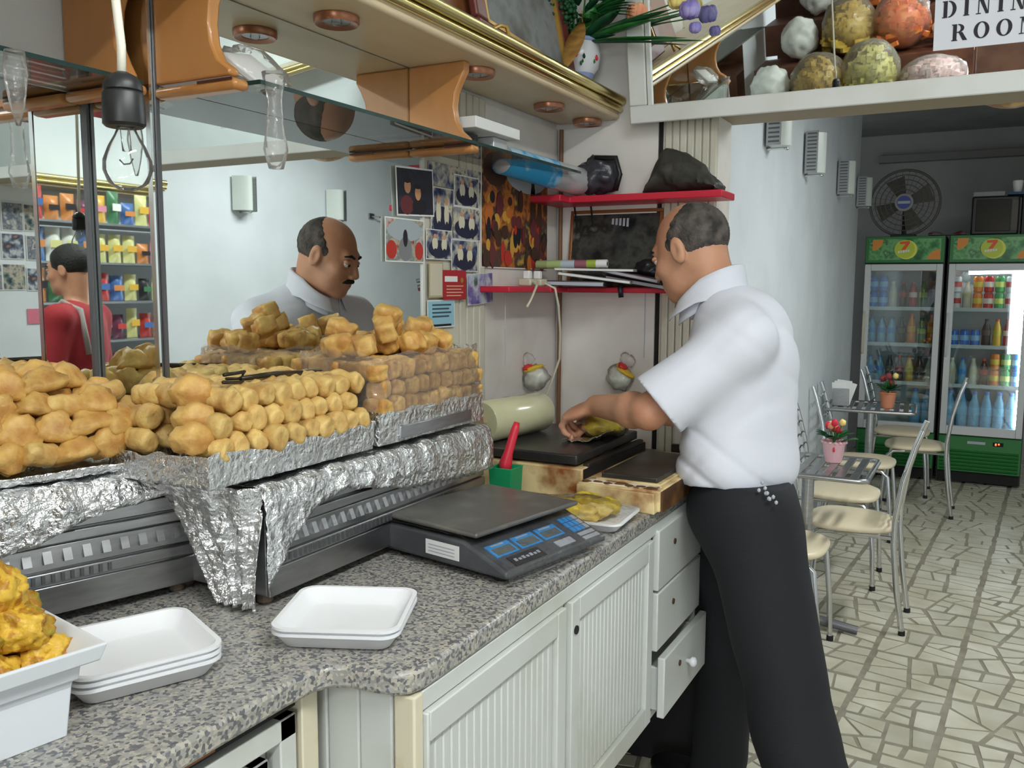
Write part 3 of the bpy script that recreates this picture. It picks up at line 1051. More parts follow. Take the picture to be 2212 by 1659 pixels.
# serving fork and tongs on the rolls
m_tong = mat('tong_dark', c(58, 52, 40), 0.35, 0.5)
t = thing('serving_fork', 'dark two pronged serving fork lying on the pastry rolls', 'fork', (0.15, 1.08, 1.39))
A, B = Vector((0.1700, 1.0217, 1.3504)), Vector((0.1200, 1.2684, 1.3354))
MB().tube([A, A.lerp(B, 0.4) + Vector((0, 0, 0.004)), B], [0.004, 0.005, 0.008], 8).build('handle', m_tong, t, smooth=True)
F1, F2, F3 = Vector((0.1900, 0.9681, 1.3621)), Vector((0.2050, 0.9514, 1.3532)), Vector((0.1720, 1.0119, 1.3514))
MB().tube([A, Vector((0.1650, 1.0351, 1.3601)), F1.lerp(Vector((0.1650, 1.0351, 1.3601)), 0.4), F1], 0.003, 7).build('prong', m_tong, t, smooth=True)
MB().tube([A, Vector((0.1780, 1.0175, 1.3454)), F2.lerp(Vector((0.1780, 1.0175, 1.3454)), 0.4), F2], 0.003, 7).build('prong', m_tong, t, smooth=True)
MB().tube([A, F3, F3.lerp(F1.lerp(F2, 0.5), 0.8)], 0.0025, 7).build('prong', m_tong, t, smooth=True)
A, B = Vector((0.1850, 1.0797, 1.3353)), Vector((0.1500, 1.2204, 1.3344))
o = MB().tube([A, A.lerp(B, 0.5), B], [0.002, 0.006, 0.005], 8).build('steel_spatula', m_chrome, smooth=True)
tag(o, 'shiny steel blade lying beside the dark serving fork on the rolls', 'utensil')

# ------------------------------------------------------------ white tub of green fritters in the foreground
ut = Vector((0.19, 0.98)).normalized()
nt_ = Vector((ut.y, -ut.x))
TB = thing('white_tub', 'white plastic tub heaped with green and yellow fritters, cut by the frame', 'tub', (0.26, 0.45, 1.0))
C0 = Vector((0.345, 0.597))
def TW(s, d, z):
    return (C0.x - ut.x * s - nt_.x * d, C0.y - ut.y * s - nt_.y * d, 1.0 + z)
def tub_ring(o_, z, L=0.30, D=0.20):
    return [TW(-o_, -o_, z), TW(L + o_, -o_, z), TW(L + o_, D + o_, z), TW(-o_, D + o_, z)]
m = MB()
rings = [tub_ring(-0.012, 0.0), tub_ring(-0.006, 0.064), tub_ring(-0.001, 0.066), tub_ring(0.001, 0.082), tub_ring(0.016, 0.087), tub_ring(0.022, 0.106), tub_ring(0.019, 0.108), tub_ring(0.0, 0.092), tub_ring(-0.016, 0.008)]
vs = [p for r in rings for p in r]
fs = []
for i in range(len(rings) - 1):
    for k in range(4):
        fs.append((i * 4 + k, i * 4 + (k + 1) % 4, (i + 1) * 4 + (k + 1) % 4, (i + 1) * 4 + k))
fs.append((0, 3, 2, 1))
fs.append(tuple(len(vs) - 4 + k for k in range(4)))
m.add(vs, fs).build('tub_body', m_tub, TB, bevel=0.006, seg=3)
GF = 'green and yellow fritters in the white tub'
for lay, (cnt, d0) in enumerate(((5, 0.0), (5, 0.012), (4, 0.03), (3, 0.05), (2, 0.07))):
    for row in range(3):
        for k in range(cnt):
            s = 0.014 + 0.058 * k + 0.022 * lay + rp.uniform(-0.006, 0.006)
            d = 0.042 + d0 + row * 0.054
            if d > 0.165 or s > 0.27:
                continue
            z = 0.078 + 0.040 * lay
            put('green_fritter#%d' % rp.randrange(4), TW(s, d, z), (rp.uniform(-3, 3), rp.uniform(-0.5, 0.5), rp.uniform(-3, 3)),
                'fried green and yellow fritter in the %s layer of the white tub' % ['lowest', 'second', 'third', 'fourth', 'top'][lay], GF, rp.uniform(0.92, 1.05))

# ------------------------------------------------------------ foam trays
def foam_tray_mesh(lx, ly, h=0.026):
    def rr(ax, ay, r, z, n=7):
        out = []
        for q, (sx, sy) in enumerate(((1, 1), (-1, 1), (-1, -1), (1, -1))):
            for k in range(n):
                a = q * PI / 2 + PI / 2 * k / (n - 1)
                out.append((sx * (ax - r) + r * math.cos(a), sy * (ay - r) + r * math.sin(a), z))
        return out
    a, b = lx / 2, ly / 2
    rings = [rr(a - 0.022, b - 0.022, 0.016, 0.0), rr(a - 0.016, b - 0.016, 0.018, 0.002), rr(a - 0.003, b - 0.003, 0.024, h - 0.005), rr(a, b, 0.026, h - 0.004), rr(a, b, 0.026, h), rr(a - 0.006, b - 0.006, 0.024, h), rr(a - 0.020, b - 0.020, 0.02, 0.0065), rr(a - 0.026, b - 0.026, 0.016, 0.005)]
    n = len(rings[0])
    vs = [p for r in rings for p in r]
    fs = [(i * n + k, i * n + (k + 1) % n, (i + 1) * n + (k + 1) % n, (i + 1) * n + k) for i in range(len(rings) - 1) for k in range(n)]
    fs.append(tuple(range(n))[::-1])
    fs.append(tuple((len(rings) - 1) * n + k for k in range(n)))
    return MB().add(vs, fs)


tp = foam_tray_mesh(0.176, 0.181).build('foam_tray', m_foam, None, smooth=45, origin=(0, 0, 0))
COL.objects.unlink(tp)
for (x, y, rz, n, lab) in ((0.256, 0.737, math.radians(-25), 3, 'left stack beside the white tub'), (0.411, 0.978, math.radians(-66), 2, 'right stack at the rounded worktop edge')):
    for k in range(n):
        o = tp.copy()
        COL.objects.link(o)
        o.location = (x + 0.001 * k, y - 0.001 * k, 1.0005 + 0.0085 * k)
        o.rotation_euler = (0, 0, rz + 0.01 * k)
        tag(o, 'empty white foam tray, %s of the %s' % (('bottom', 'middle', 'topmost')[k] if n == 3 else ('bottom', 'topmost')[k], lab), 'foam tray', 'empty white foam trays on the worktop')
# ------------------------------------------------------------ weighing scale (local frame, +x toward the aisle)
m_scale = mat('scale_body', c(70, 71, 75), 0.35, var=(14, c(96, 98, 102), 0.45, 0.8), bump=(30, 0.25))
m_plate = mat('scale_plate', c(104, 102, 98), 0.34, 0.4, var=(16, c(136, 130, 120), 0.5, 0.8))
m_keyblue = mat('key_blue', c(52, 150, 222), 0.35)
m_keygrey = mat('key_grey', c(176, 178, 188), 0.4)
m_lcd = mat('lcd_grey', c(104, 106, 100), 0.25)
SCL = thing('weighing_scale', 'black electronic shop scale wrapped in cling film, on the granite worktop', 'scale', (0.41, 1.42, 1.0), rotz=math.radians(-11), local=True)
pr = [(-0.140, 0.012), (-0.140, 0.054), (-0.130, 0.062), (0.055, 0.062), (0.152, 0.024), (0.152, 0.012)]
MB().prism(pr, 'y', -0.150, 0.150).build('scale_housing', m_scale, SCL, bevel=0.006, seg=3)
for x in (-0.115, 0.115):
    for y in (-0.12, 0.12):
        MB().lathe([(0.012, 0), (0.014, 0.003), (0.012, 0.014)], 12, (x, y, 0)).build('foot', m_rubber, SCL)
MB().bb(-0.03, 0.03, -0.03, 0.03, 0.060, 0.072).build('platform_post', m_black, SCL)
def plate(i, j):
    return (0, 0, 0)
MB().bb(-0.150, 0.086, -0.152, 0.152, 0.071, 0.081).build('weighing_plate', m_plate, SCL, bevel=0.005, seg=3)
sl = (Vector((0.152, 0, 0.024)) - Vector((0.055, 0, 0.062)))
def SP(q, y, h=0.001):
    p = Vector((0.055, 0, 0.062)) + sl * q
    nrm = Vector((0.038, 0, 0.097)).normalized()
    return (p.x + nrm.x * h, y, p.z + nrm.z * h)
def pad(name, m, q0, q1, y0, y1, par=SCL, h=0.0016):
    return MB().hexa([SP(q0, y0, 0), SP(q1, y0, 0), SP(q1, y1, 0), SP(q0, y1, 0), SP(q0, y0, h), SP(q1, y0, h), SP(q1, y1, h), SP(q0, y1, h)]).build(name, m, par)
for k in range(3):
    y0 = -0.130 + 0.068 * k
    pd = pad('display_frame', m_keyblue, 0.30, 0.62, y0, y0 + 0.060)
    pad('display_window', m_lcd, 0.41, 0.58, y0 + 0.006, y0 + 0.054, pd, 0.0024)
    pad('display_text', m_keygrey, 0.325, 0.36, y0 + 0.012, y0 + 0.046, pd, 0.0022)
pad('maker_plate', m_black, 0.68, 0.92, -0.115, -0.03)
for k in range(7):
    y = -0.106 + 0.0105 * k
    pad('maker_lettering', m_keygrey, 0.76 + 0.02 * (k % 2), 0.83, y, y + 0.007, None or SCL, 0.0022)
for a in range(4):
    for b in range(3):
        pad('key', m_keyblue if a < 3 else m_keygrey, 0.24 + 0.15 * b, 0.37 + 0.15 * b, 0.088 + 0.0135 * a, 0.099 + 0.0135 * a)
for b in range(2):
    pad('key', m_keygrey, 0.72 + 0.12 * b, 0.81 + 0.12 * b, 0.090, 0.138)
pad('key', m_keygrey, 0.72, 0.88, 0.015, 0.065)
MB().bb(-0.035, 0.045, -0.1512, -0.150, 0.024, 0.050).build('paper_sticker', m_paper, SCL)
for k in range(3):
    MB().bb(-0.028, 0.035, -0.1516, -0.1512, 0.029 + 0.006 * k, 0.031 + 0.006 * k).build('sticker_line', m_keygrey, SCL)
def film(i, j):
    P = [(-0.146, 0.010), (-0.147, 0.052), (-0.135, 0.066), (0.05, 0.068), (0.155, 0.030), (0.160, 0.006)]
    q = j * 5
    k = min(4, int(q))
    t = q - k
    x = P[k][0] + (P[k + 1][0] - P[k][0]) * t
    z = P[k][1] + (P[k + 1][1] - P[k][1]) * t
    y = -0.154 + 0.308 * i
    e = crumple((x, y, z), 0.0035, 34)
    if abs(i - 0.5) > 0.46:
        z = z * 0.98
        e += 0.002
    return (x + e * 0.5, y, max(0.003, z + abs(e) + 0.0005))
MB().grid(40, 60, film).build('cling_film', m_thin, SCL, smooth=30)

# ------------------------------------------------------------ stained stove with two hotplates
m_enam = mat('stained_enamel', c(226, 204, 152), 0.45, var=(13, c(134, 76, 28), 0.43, 0.66, 7), bump=(30, 0.15))
m_burnt = mat('burnt_iron', c(38, 32, 28), 0.55, var=(16, c(66, 46, 30), 0.45, 0.8))
m_hot = mat('hotplate', c(58, 56, 55), 0.33, 0.5, var=(10, c(84, 78, 70), 0.45, 0.8))
m_rust = mat('rusty_side', c(124, 84, 44), 0.6, var=(10, c(60, 38, 22), 0.35, 0.65, 6))
m_hole = mat('burner_hole', c(20, 18, 17), 0.8)
ST = thing('hotplate_stove', 'cream hotplate stove with burnt brown stains at the far end of the worktop', 'stove', (0.3, 2.05, 1.0))
MB().bb(0.03, 0.395, 1.865, 2.30, 1.0, 1.072).build('tall_body', m_enam, ST, bevel=0.004)
MB().bb(0.395, 0.595, 1.835, 2.30, 1.0, 1.048).build('low_body', m_enam, ST, bevel=0.004)
MB().hexa([(0.395, 1.828, 1.0), (0.59, 1.812, 1.0), (0.59, 1.836, 1.0), (0.395, 1.836, 1.0), (0.395, 1.832, 1.044), (0.585, 1.820, 1.044), (0.585, 1.836, 1.044), (0.395, 1.836, 1.044)]).build('drip_front', m_enam, ST, bevel=0.002)
MB().bb(0.5955, 0.600, 1.84, 2.30, 1.0, 1.046).build('side_panel', m_rust, ST)
MB().bb(0.3955, 0.400, 1.87, 2.29, 1.048, 1.070).build('burner_gap', m_hole, ST)
MB().bb(0.41, 0.585, 1.842, 1.875, 1.048, 1.0505).build('scraped_edge', mat('bare_enamel', c(236, 224, 204), 0.5, var=(26, c(120, 74, 40), 0.48, 0.6)), ST)
MB().bb(0.07, 0.378, 1.872, 2.285, 1.078, 1.102).build('griddle_plate', m_hot, ST, bevel=0.004)
MB().bb(0.09, 0.36, 1.90, 2.27, 1.070, 1.080).build('griddle_base', m_burnt, ST)
MB().bb(0.381, 0.397, 1.90, 2.28, 1.05, 1.080).build('griddle_skirt', m_burnt, ST, bevel=0.003)
MB().bb(0.435, 0.572, 1.885, 2.20, 1.052, 1.066).build('hotplate', m_hot, ST, bevel=0.003)
MB().bb(0.424, 0.583, 1.876, 2.21, 1.048, 1.054).build('hotplate_rim', m_enam, ST, bevel=0.002)
for k in range(7):
    MB().ball((0.415 + 0.026 * k, 1.846 + 0.004 * (k % 2), 1.0505), (0.012, 0.006, 0.003), 2, lambda d: 1 + 0.4 * noise.noise(d * 3 + Vector((k, 0, 0)))).build('crust', m_rust, ST, smooth=True)

# silver foil with a wrapped pack of food at the far edge of the griddle
o = MB().grid(30, 24, lambda i, j: (0.27 + 0.115 * i, 2.02 + 0.25 * j, 1.106 + 0.03 * max(0, i - 0.62) * 2.2 + crumple((i * 0.2, j * 0.2, 2), 0.006, 30))).build('foil_sheet', m_foil, smooth=28, thick=0.0008)
tag(o, 'silver foil lying on the griddle plate beside the clerk', 'foil')
t = thing('wrapped_food_pack', 'clear wrapped pack of yellow food on the foil by the hand of the clerk', 'food pack', (0.335, 2.14, 1.112))
m_yel = mat('yellow_food', c(222, 194, 60), 0.45, var=(20, c(170, 150, 44), 0.4, 0.7), bump=(40, 0.5))
MB().ball((0.335, 2.14, 1.136), (0.058, 0.075, 0.028), 3, lambda d: 1 + 0.25 * noise.noise(d * 2.6)).build('yellow_contents', m_yel, t, smooth=True)
MB().ball((0.335, 2.14, 1.137), (0.068, 0.088, 0.032), 3, lambda d: 1 + 0.22 * noise.noise(d * 3)).build('clear_wrapper', m_thin, t, smooth=True)

# platter of wrapped yellow food between scale and stove
t = thing('wrapped_platter', 'white foam platter of wrapped yellow food between the scale and the stove', 'platter', (0.49, 1.70, 1.0))
R = Matrix.Translation((0.470, 1.69, 1.001)) @ Matrix.Rotation(math.radians(4), 4, 'Z')
foam_tray_mesh(0.22, 0.17, 0.022).xf(R).build('foam_base', m_foam, t, smooth=45)
for k in range(7):
    a = k * 0.9
    MB().ball((0.470 + 0.062 * math.cos(a) * (0.5 + 0.5 * (k % 2)), 1.69 + 0.045 * math.sin(a), 1.026 + 0.004 * (k % 3)), (0.036, 0.028, 0.017), 3, lambda d: 1 + 0.4 * noise.noise(d * 2 + Vector((k, 0, 0)))).build('yellow_piece', m_yel if k % 3 else mat('pale_food', c(232, 214, 140), 0.45, var=(30, c(200, 160, 60))), t, smooth=True)
def film2(i, j):
    x, y = 0.362 + 0.216 * i, 1.608 + 0.164 * j
    h = 1.030 + 0.026 * math.sin(PI * i) * math.sin(PI * j)
    return (x, y, h + crumple((x, y, 4), 0.0025, 24))
MB().grid(30, 24, film2).build('clear_film', m_thin, t, smooth=30)

# green cup with a red handled scraper
t = thing('green_cup', 'green plastic cup standing between the right food warmer and the stove', 'cup', (0.20, 1.76, 1.0))
m_green = mat('green_plastic', c(32, 152, 98), 0.35)
gc = Vector((0.1900, 1.8409, 1.0000))
gx, gy = 0.262, 1.735
OFF[t.name] = Vector((gx, gy, 1.0))
t.location = (gx, gy, 1.0)
MB().lathe([(0.0005, 0.0), (0.036, 0.0), (0.041, 0.086), (0.043, 0.09), (0.039, 0.09), (0.033, 0.006), (0.0005, 0.006)], 4, (gx, gy, 1.0), Matrix.Rotation(PI / 4, 4, 'Z')).build('cup_body', m_green, t, bevel=0.006)
t = thing('scraper', 'red plastic handle of a scraper standing in the green cup', 'scraper', (gx, gy, 1.008))
m_redp = mat('red_plastic', c(206, 44, 62), 0.35)
A = Vector((gx, gy, 1.008))
B, T_ = Vector((0.2584, 1.7400, 1.0958)), Vector((0.2772, 1.7600, 1.1886))
MB().tube([A.lerp(B, 0.4), B, B.lerp(T_, 0.25), B.lerp(T_, 0.8), T_], [0.006, 0.016, 0.011, 0.010, 0.007], 10).build('handle', m_redp, t, smooth=True)
MB().tube([A, A.lerp(B, 0.4)], 0.008, 6).build('blade_shank', m_steel, t)

# cling film rolls
m_film = mat('film_roll', c(206, 204, 168), 0.22, var=(3, c(196, 194, 158)), coat=0.4)
m_core = mat('card_core', c(170, 150, 116), 0.7)
m_prred = mat('print_red', c(204, 78, 70), 0.5)
m_prgrn = mat('print_green', c(70, 88, 70), 0.5)
def film_roll(lab, A, B, r, marks):
    A, B = Vector(A), Vector(B)
    t = thing('cling_film_roll', lab, 'cling film roll', ((A.x + B.x) / 2, (A.y + B.y) / 2, min(A.z, B.z) - r))
    ax = (B - A).normalized()
    MB().tube([A, A + ax * 0.004, B - ax * 0.004, B], [r - 0.003, r, r, r - 0.003], 40).build('film', m_film, t, smooth=50)
    MB().tube([A - ax * 0.012, B + ax * 0.012], 0.018, 16).build('card_core', m_core, t, smooth=50)
    ref = Vector((0, 0, 1))
    e1 = (ref - ax * ref.dot(ax)).normalized()
    e2 = ax.cross(e1)
    for f, ang, wd, hh, col in marks:
        def pt(i, j):
            a = ang + (j - 0.5) * hh / r
            s = (B - A).length * f + (i - 0.5) * wd + 0.004 * math.sin(j * 9)
            return tuple(A + ax * s + (e1 * math.cos(a) + e2 * math.sin(a)) * (r + 0.0006))
        MB().grid(4, 4, pt).build('printed_mark', m_prred if col else m_prgrn, t)
film_roll('big cling film roll with red print lying on the griddle plate', (0.1026, 1.8998, 1.1560), (0.1431, 2.1495, 1.1560), 0.053, [(0.15, -1.3, 0.05, 0.012, 1), (0.2, -1.75, 0.02, 0.010, 1), (0.62, -1.25, 0.045, 0.012, 1), (0.68, -0.8, 0.014, 0.01, 1), (0.38, -1.35, 0.010, 0.020, 0), (0.45, -0.2, 0.016, 0.014, 0), (0.9, -0.45, 0.04, 0.008, 1), (0.6, -1.7, 0.02, 0.012, 1)])
film_roll('second cling film roll lying behind the front roll', (-0.1370, 2.2184, 1.1550), (-0.1209, 2.4330, 1.1550), 0.050, [(0.55, -0.8, 0.016, 0.014, 0), (0.2, -1.0, 0.03, 0.01, 1)])

# sauce pouches on the wall behind the stove
def pouch(lab, at, tilt):
    t = thing('plastic_pouch', lab, 'pouch', at)
    M_ = Matrix.Translation(at) @ Matrix.Rotation(tilt, 4, 'Y')
    W_ = mat('pouch_white', c(214, 216, 204), 0.4)
    f_ = lambda d: 1 + 0.28 * noise.noise(d * 2.1 + Vector(at) * 9) + 0.12 * noise.noise(d * 6)
    MB().ball((0, 0, -0.012), (0.036, 0.026, 0.030), 3, f_).xf(M_).build('white_contents', W_, t, smooth=True)
    MB().ball((0, 0, -0.010), (0.043, 0.030, 0.038), 3, f_).xf(M_).build('clear_body', m_bag, t, smooth=True)
    MB().ball((0.004, -0.002, 0.018), (0.034, 0.024, 0.008), 3, f_).xf(M_).build('yellow_band', mat('band_yellow', c(226, 186, 54), 0.4), t, smooth=True)
    MB().ball((-0.012, -0.004, 0.026), (0.016, 0.020, 0.010), 3, f_).xf(M_).build('red_band', mat('band_red', c(200, 52, 48), 0.4), t, smooth=True)
    MB().ball((-0.012, 0.002, 0.050), (0.026, 0.012, 0.020), 3, f_).xf(M_).build('gathered_top', m_bag, t, smooth=True)
pouch('clear pouch with yellow and red band hanging left of the brown pipe', (0.035, 2.335, 1.235), -0.35)
pouch('clear pouch with yellow and red band hanging right of the brown pipe', (0.235, 2.53, 1.225), 0.6)
box_o = box('white_box', m_white, 0.445, 0.50, 2.40, 2.5, 1.05, 1.105, bevel=0.004)
tag(box_o, 'small white box behind the stove, under the forearm of the clerk', 'box')
MB().bb(0.44, 0.505, 2.395, 2.505, 1.0, 1.05).build('box_base', m_burnt, box_o)

# ------------------------------------------------------------ red shelves of the end wall
t = thing('wall_shelf', 'upper red wall shelf with the black bag on it', 'shelf', (0.27, 2.5, 1.74))
MB().prism([(0.0, 2.36), (0.10, 2.36), (0.10, 2.425), (0.556, 2.425), (0.556, 2.562), (0.0, 2.562)], 'z', 1.742, 1.762).build('shelf_board', m_red, t, bevel=0.003)
for x in (0.06, 0.115):
    MB().tube([(x, 2.552, 1.742), (x + 0.012, 2.545, 1.68)], 0.003, 6).build('wire_hook', m_black, t)
t = thing('wall_shelf', 'lower red wall shelf carrying magazines and the picture frame', 'shelf', (0.2, 2.5, 1.48))
MB().bb(0.003, 0.10, 2.05, 2.30, 1.480, 1.496).build('side_board', m_red, t, bevel=0.003)
MB().prism([(0.003, 2.302), (0.10, 2.302), (0.10, 2.42), (0.44, 2.42), (0.44, 2.556), (0.003, 2.556)], 'z', 1.478, 1.494).build('shelf_board', m_red, t, bevel=0.003)
for x, y in ((0.05, 2.12), (0.30, 2.545)):
    MB().tube([(x, y, 1.478), (x, y, 1.44), (x, y, 1.28)], 0.0016, 6).build('hanging_string', m_keygrey, t)
# cables and adapters
for k, (x, y) in enumerate(((0.06, 2.235), (0.06, 2.30))):
    o = MB().bb(x - 0.02, x + 0.02, y - 0.022, y + 0.022, 1.497, 1.517).build('power_adapter', m_cable, bevel=0.004)
    tag(o, 'cream power adapter on the lower red shelf, %s one' % ('nearer' if k == 0 else 'farther'), 'adapter')
    MB().bb(x - 0.01, x + 0.01, y - 0.012, y + 0.008, 1.517, 1.540).build('plug', m_paper, o, bevel=0.003)
for lab, pts in (('thin cream cable looping down from the adapters to the worktop', [(0.07, 2.30, 1.51), (0.11, 2.31, 1.49), (0.112, 2.33, 1.44), (0.10, 2.37, 1.36), (0.085, 2.40, 1.28), (0.06, 2.39, 1.20), (0.04, 2.36, 1.12), (0.04, 2.35, 1.0)]),
                 ('thin cream cable draped over the edge of the lower shelf', [(0.07, 2.235, 1.508), (0.106, 2.20, 1.498), (0.108, 2.16, 1.46), (0.106, 2.14, 1.44)])):
    o = MB().tube(pts, 0.0035, 8).build('cable', m_cable, smooth=True)
    tag(o, lab, 'cable')

# magazines, folders and a rolled paper on the lower shelf
m_mag = [mat('magazine_%d' % k, q, 0.3, var=(9, q2, 0.4, 0.7)) for k, (q, q2) in enumerate(((c(196, 198, 194), c(120, 122, 122)), (c(70, 62, 62), c(100, 70, 70)), (c(176, 176, 172), c(90, 90, 92)), (c(88, 44, 48), c(52, 40, 40)), (c(50, 50, 52), c(90, 90, 92))))]
def slab(lab, cx, cy, z, lx, ly, h, rz, ty, m, name='magazine'):
    M_ = Matrix.Translation((cx, cy, z)) @ Matrix.Rotation(rz, 4, 'Z') @ Matrix.Rotation(ty, 4, 'Y')
    o = MB().bb(-lx / 2, lx / 2, -ly / 2, ly / 2, 0, h).xf(M_).build(name, m, bevel=0.002)
    MB().bb(-lx / 2 + 0.003, lx / 2 - 0.002, -ly / 2 - 0.0005, ly / 2 - 0.004, h * 0.2, h * 0.8).xf(M_).build('page_block', m_paper if name == 'magazine' and lx > 0.21 else m_keygrey, o)
    tag(o, lab, 'magazine', 'magazines and folders on the lower red shelf')
slab('dark red folder at the bottom right of the magazine stack', 0.325, 2.46, 1.500, 0.20, 0.13, 0.014, 0.05, 0.16, m_mag[3], 'folder')
slab('black folder at the bottom left of the magazine stack', 0.14, 2.42, 1.496, 0.17, 0.15, 0.016, 0.2, 0.02, m_mag[4], 'folder')
slab('grey magazine leaning in the middle of the stack', 0.20, 2.43, 1.516, 0.22, 0.14, 0.010, 0.1, 0.12, m_mag[2])
slab('dark magazine on the right of the stack, by the face of the clerk', 0.315, 2.43, 1.522, 0.19, 0.13, 0.012, -0.1, 0.18, m_mag[1])
slab('pale grey magazine lying on top of the stack', 0.20, 2.43, 1.540, 0.24, 0.14, 0.008, 0.08, 0.02, m_mag[0])
t = thing('rolled_poster', 'rolled paper with green, grey and red bands on top of the magazines', 'rolled paper', (0.13, 2.40, 1.549))
A, B = Vector((0.018, 2.375, 1.560)), Vector((0.232, 2.405, 1.562))
bands = [(0, 0.16, c(150, 160, 110)), (0.16, 0.36, c(168, 184, 120)), (0.36, 0.55, c(176, 188, 200)), (0.55, 0.72, c(150, 92, 104)), (0.72, 0.85, c(160, 178, 70)), (0.85, 1.0, c(232, 232, 232))]
for k, (f0, f1, q) in enumerate(bands):
    MB().tube([A.lerp(B, f0), A.lerp(B, f1)], 0.0125, 14).build('paper_band', mat('band_%d' % k, q, 0.5), t, smooth=50)
MB().tube([A, B + (B - A) * 0.002], 0.006, 10).build('dark_core', m_dark, t)
# black plastic bag with a handle hanging over the shelf edge
def lumpbag(name, lab, cat, at, r, m, seed, parts=()):
    o = MB().ball(at, r, 4, lambda d: 1 + 0.28 * noise.noise(d * 2.2 + Vector((seed, 0, 0))) + 0.10 * noise.noise(d * 7 + Vector((0, seed, 0)))).build(name, m, smooth=True)
    return tag(o, lab, cat)
m_blackbag = mat('black_bag', c(26, 26, 30), 0.35, bump=(40, 0.25))
o = lumpbag('black_bag', 'crumpled black plastic bag on the lower shelf beside the face of the clerk', 'bag', (0.36, 2.445, 1.547), (0.060, 0.055, 0.030), m_blackbag, 3)
MB().tube([(0.27, 2.42, 1.515), (0.272, 2.408, 1.49), (0.275, 2.408, 1.465)], 0.008, 8).build('bag_handle', m_blackbag, o, smooth=True)
# framed photograph leaning on the end wall
t = thing('framed_photograph', 'dark framed group photograph leaning on the end wall above the magazines', 'framed photo', (0.19, 2.55, 1.494))
Mf = Matrix.Translation((0.196, 2.535, 1.496)) @ Matrix.Rotation(math.radians(-7), 4, 'X')
LX, LZ = 0.150, 0.235
fr = MB()
for a in ((-LX, LX, 0, 0.010), (-LX, LX, LZ - 0.010, LZ)):
    fr.bb(a[0], a[1], -0.008, 0.006, a[2], a[3])
for a in ((-LX, -LX + 0.010), (LX - 0.010, LX)):
    fr.bb(a[0], a[1], -0.008, 0.006, 0.010, LZ - 0.010)
fr.xf(Mf).build('gilt_frame', mat('frame_brown_gilt', c(150, 96, 56), 0.35, 0.3), t, bevel=0.002)
MB().bb(-LX + 0.009, LX - 0.009, -0.003, 0.003, 0.009, LZ - 0.009).xf(Mf).build('photograph', picture('photo_dark', [c(22, 22, 22), c(52, 52, 50), c(70, 70, 66), c(40, 38, 36), c(110, 104, 96)], 14, 2, 4, 0.25), t)
for x, z, q in ((0.0, 0.20, 0.035),):
    for k in range(5):
        MB().bb(-0.012 + 0.012 * k, -0.005 + 0.012 * k, -0.0045, -0.0035, 0.190 - 0.002 * k, 0.208).xf(Mf).build('white_marking', m_keygrey, t)

# big black bag on the upper shelf
def bagfn(d):
    k = 1 + 0.10 * noise.noise(d * 2.6 + Vector((9, 0, 0))) + 0.05 * noise.noise(d * 8)
    return k
o = MB()
pr = [(-0.10, 0.0), (-0.092, 0.03), (-0.075, 0.085), (-0.055, 0.128), (-0.03, 0.122), (0.0, 0.112), (0.05, 0.080), (0.085, 0.04), (0.103, 0.018), (0.10, 0.0)]
def bagshape(i, j):
    q = i * (len(pr) - 1)
    k = min(len(pr) - 2, int(q))
    f = q - k
    x, z = pr[k][0] + (pr[k + 1][0] - pr[k][0]) * f, pr[k][1] + (pr[k + 1][1] - pr[k][1]) * f
    a = 2 * PI * j
    y = 0.055 * math.sin(a)
    zz = z * (0.5 + 0.5 * math.cos(a)) if z > 0 else 0
    e = crumple((x, y, zz), 0.008, 24)
    return (0.425 + x + e, 2.487 + y + e * 0.8, 1.763 + max(0, zz + e * 0.5))
o.grid(40, 40, bagshape)
o = tag(o.build('black_bag', mat('olive_black_bag', c(52, 50, 44), 0.55, bump=(30, 0.3)), smooth=40), 'large slouched black bag on the right end of the upper red shelf', 'bag')

# foil box roll and dark bag at the left end of the upper shelf
t = thing('foil_roll_pack', 'long silver roll pack with a bright blue label lying under the canopy', 'roll pack', (0.06, 2.3, 1.822))
A, B = Vector((0.045, 2.10, 1.832)), Vector((0.115, 2.46, 1.806))
AX = (B - A)
m_silver = mat('silver_card', c(206, 208, 212), 0.3, 0.3)
MB().tube([A, A.lerp(B, 0.02), A.lerp(B, 0.98), B], [0.03, 0.038, 0.042, 0.040], 20).build('silver_roll', m_silver, t, smooth=50)
MB().tube([A.lerp(B, 0.015), A.lerp(B, 0.62)], [0.0385, 0.0412], 20).build('blue_label', mat('label_blue', c(48, 164, 222), 0.35, var=(16, c(190, 222, 240), 0.5, 0.62)), t, smooth=50)
lumpbag('dark_bag', 'dark clear plastic bag with a black handle at the end of the silver roll', 'bag', (0.165, 2.49, 1.825), (0.070, 0.05, 0.056), mat('dark_film', c(58, 58, 66), 0.25, bump=(40, 0.2)), 6)
hb = bpy.data.objects['dark_bag']
MB().tube([(0.17, 2.45, 1.872), (0.235, 2.45, 1.868), (0.248, 2.45, 1.82), (0.235, 2.45, 1.775)], 0.008, 8).build('bag_handle', m_blackbag, hb, smooth=True)
o = box('white_carton', m_paper, 0.02, 0.145, 1.80, 2.02, 1.862, 1.888, bevel=0.002)
tag(o, 'flat white carton on the far part of the glass shelf', 'carton')
MB().lathe([(0.012, 0), (0.026, 0), (0.026, 0.034), (0.012, 0.034)], 20, (0.085, 1.86, 1.8215), hollow=True).build('tape_roll', m_black, smooth=50)
o = bpy.data.objects['tape_roll']
tag(o, 'black roll of tape under the flat white carton', 'tape')
MB().bb(0.03, 0.12, 1.93, 2.0, 1.8215, 1.861).build('small_carton', m_silver, bevel=0.003)
tag(bpy.data.objects['small_carton'], 'small silver carton under the flat white carton', 'carton')

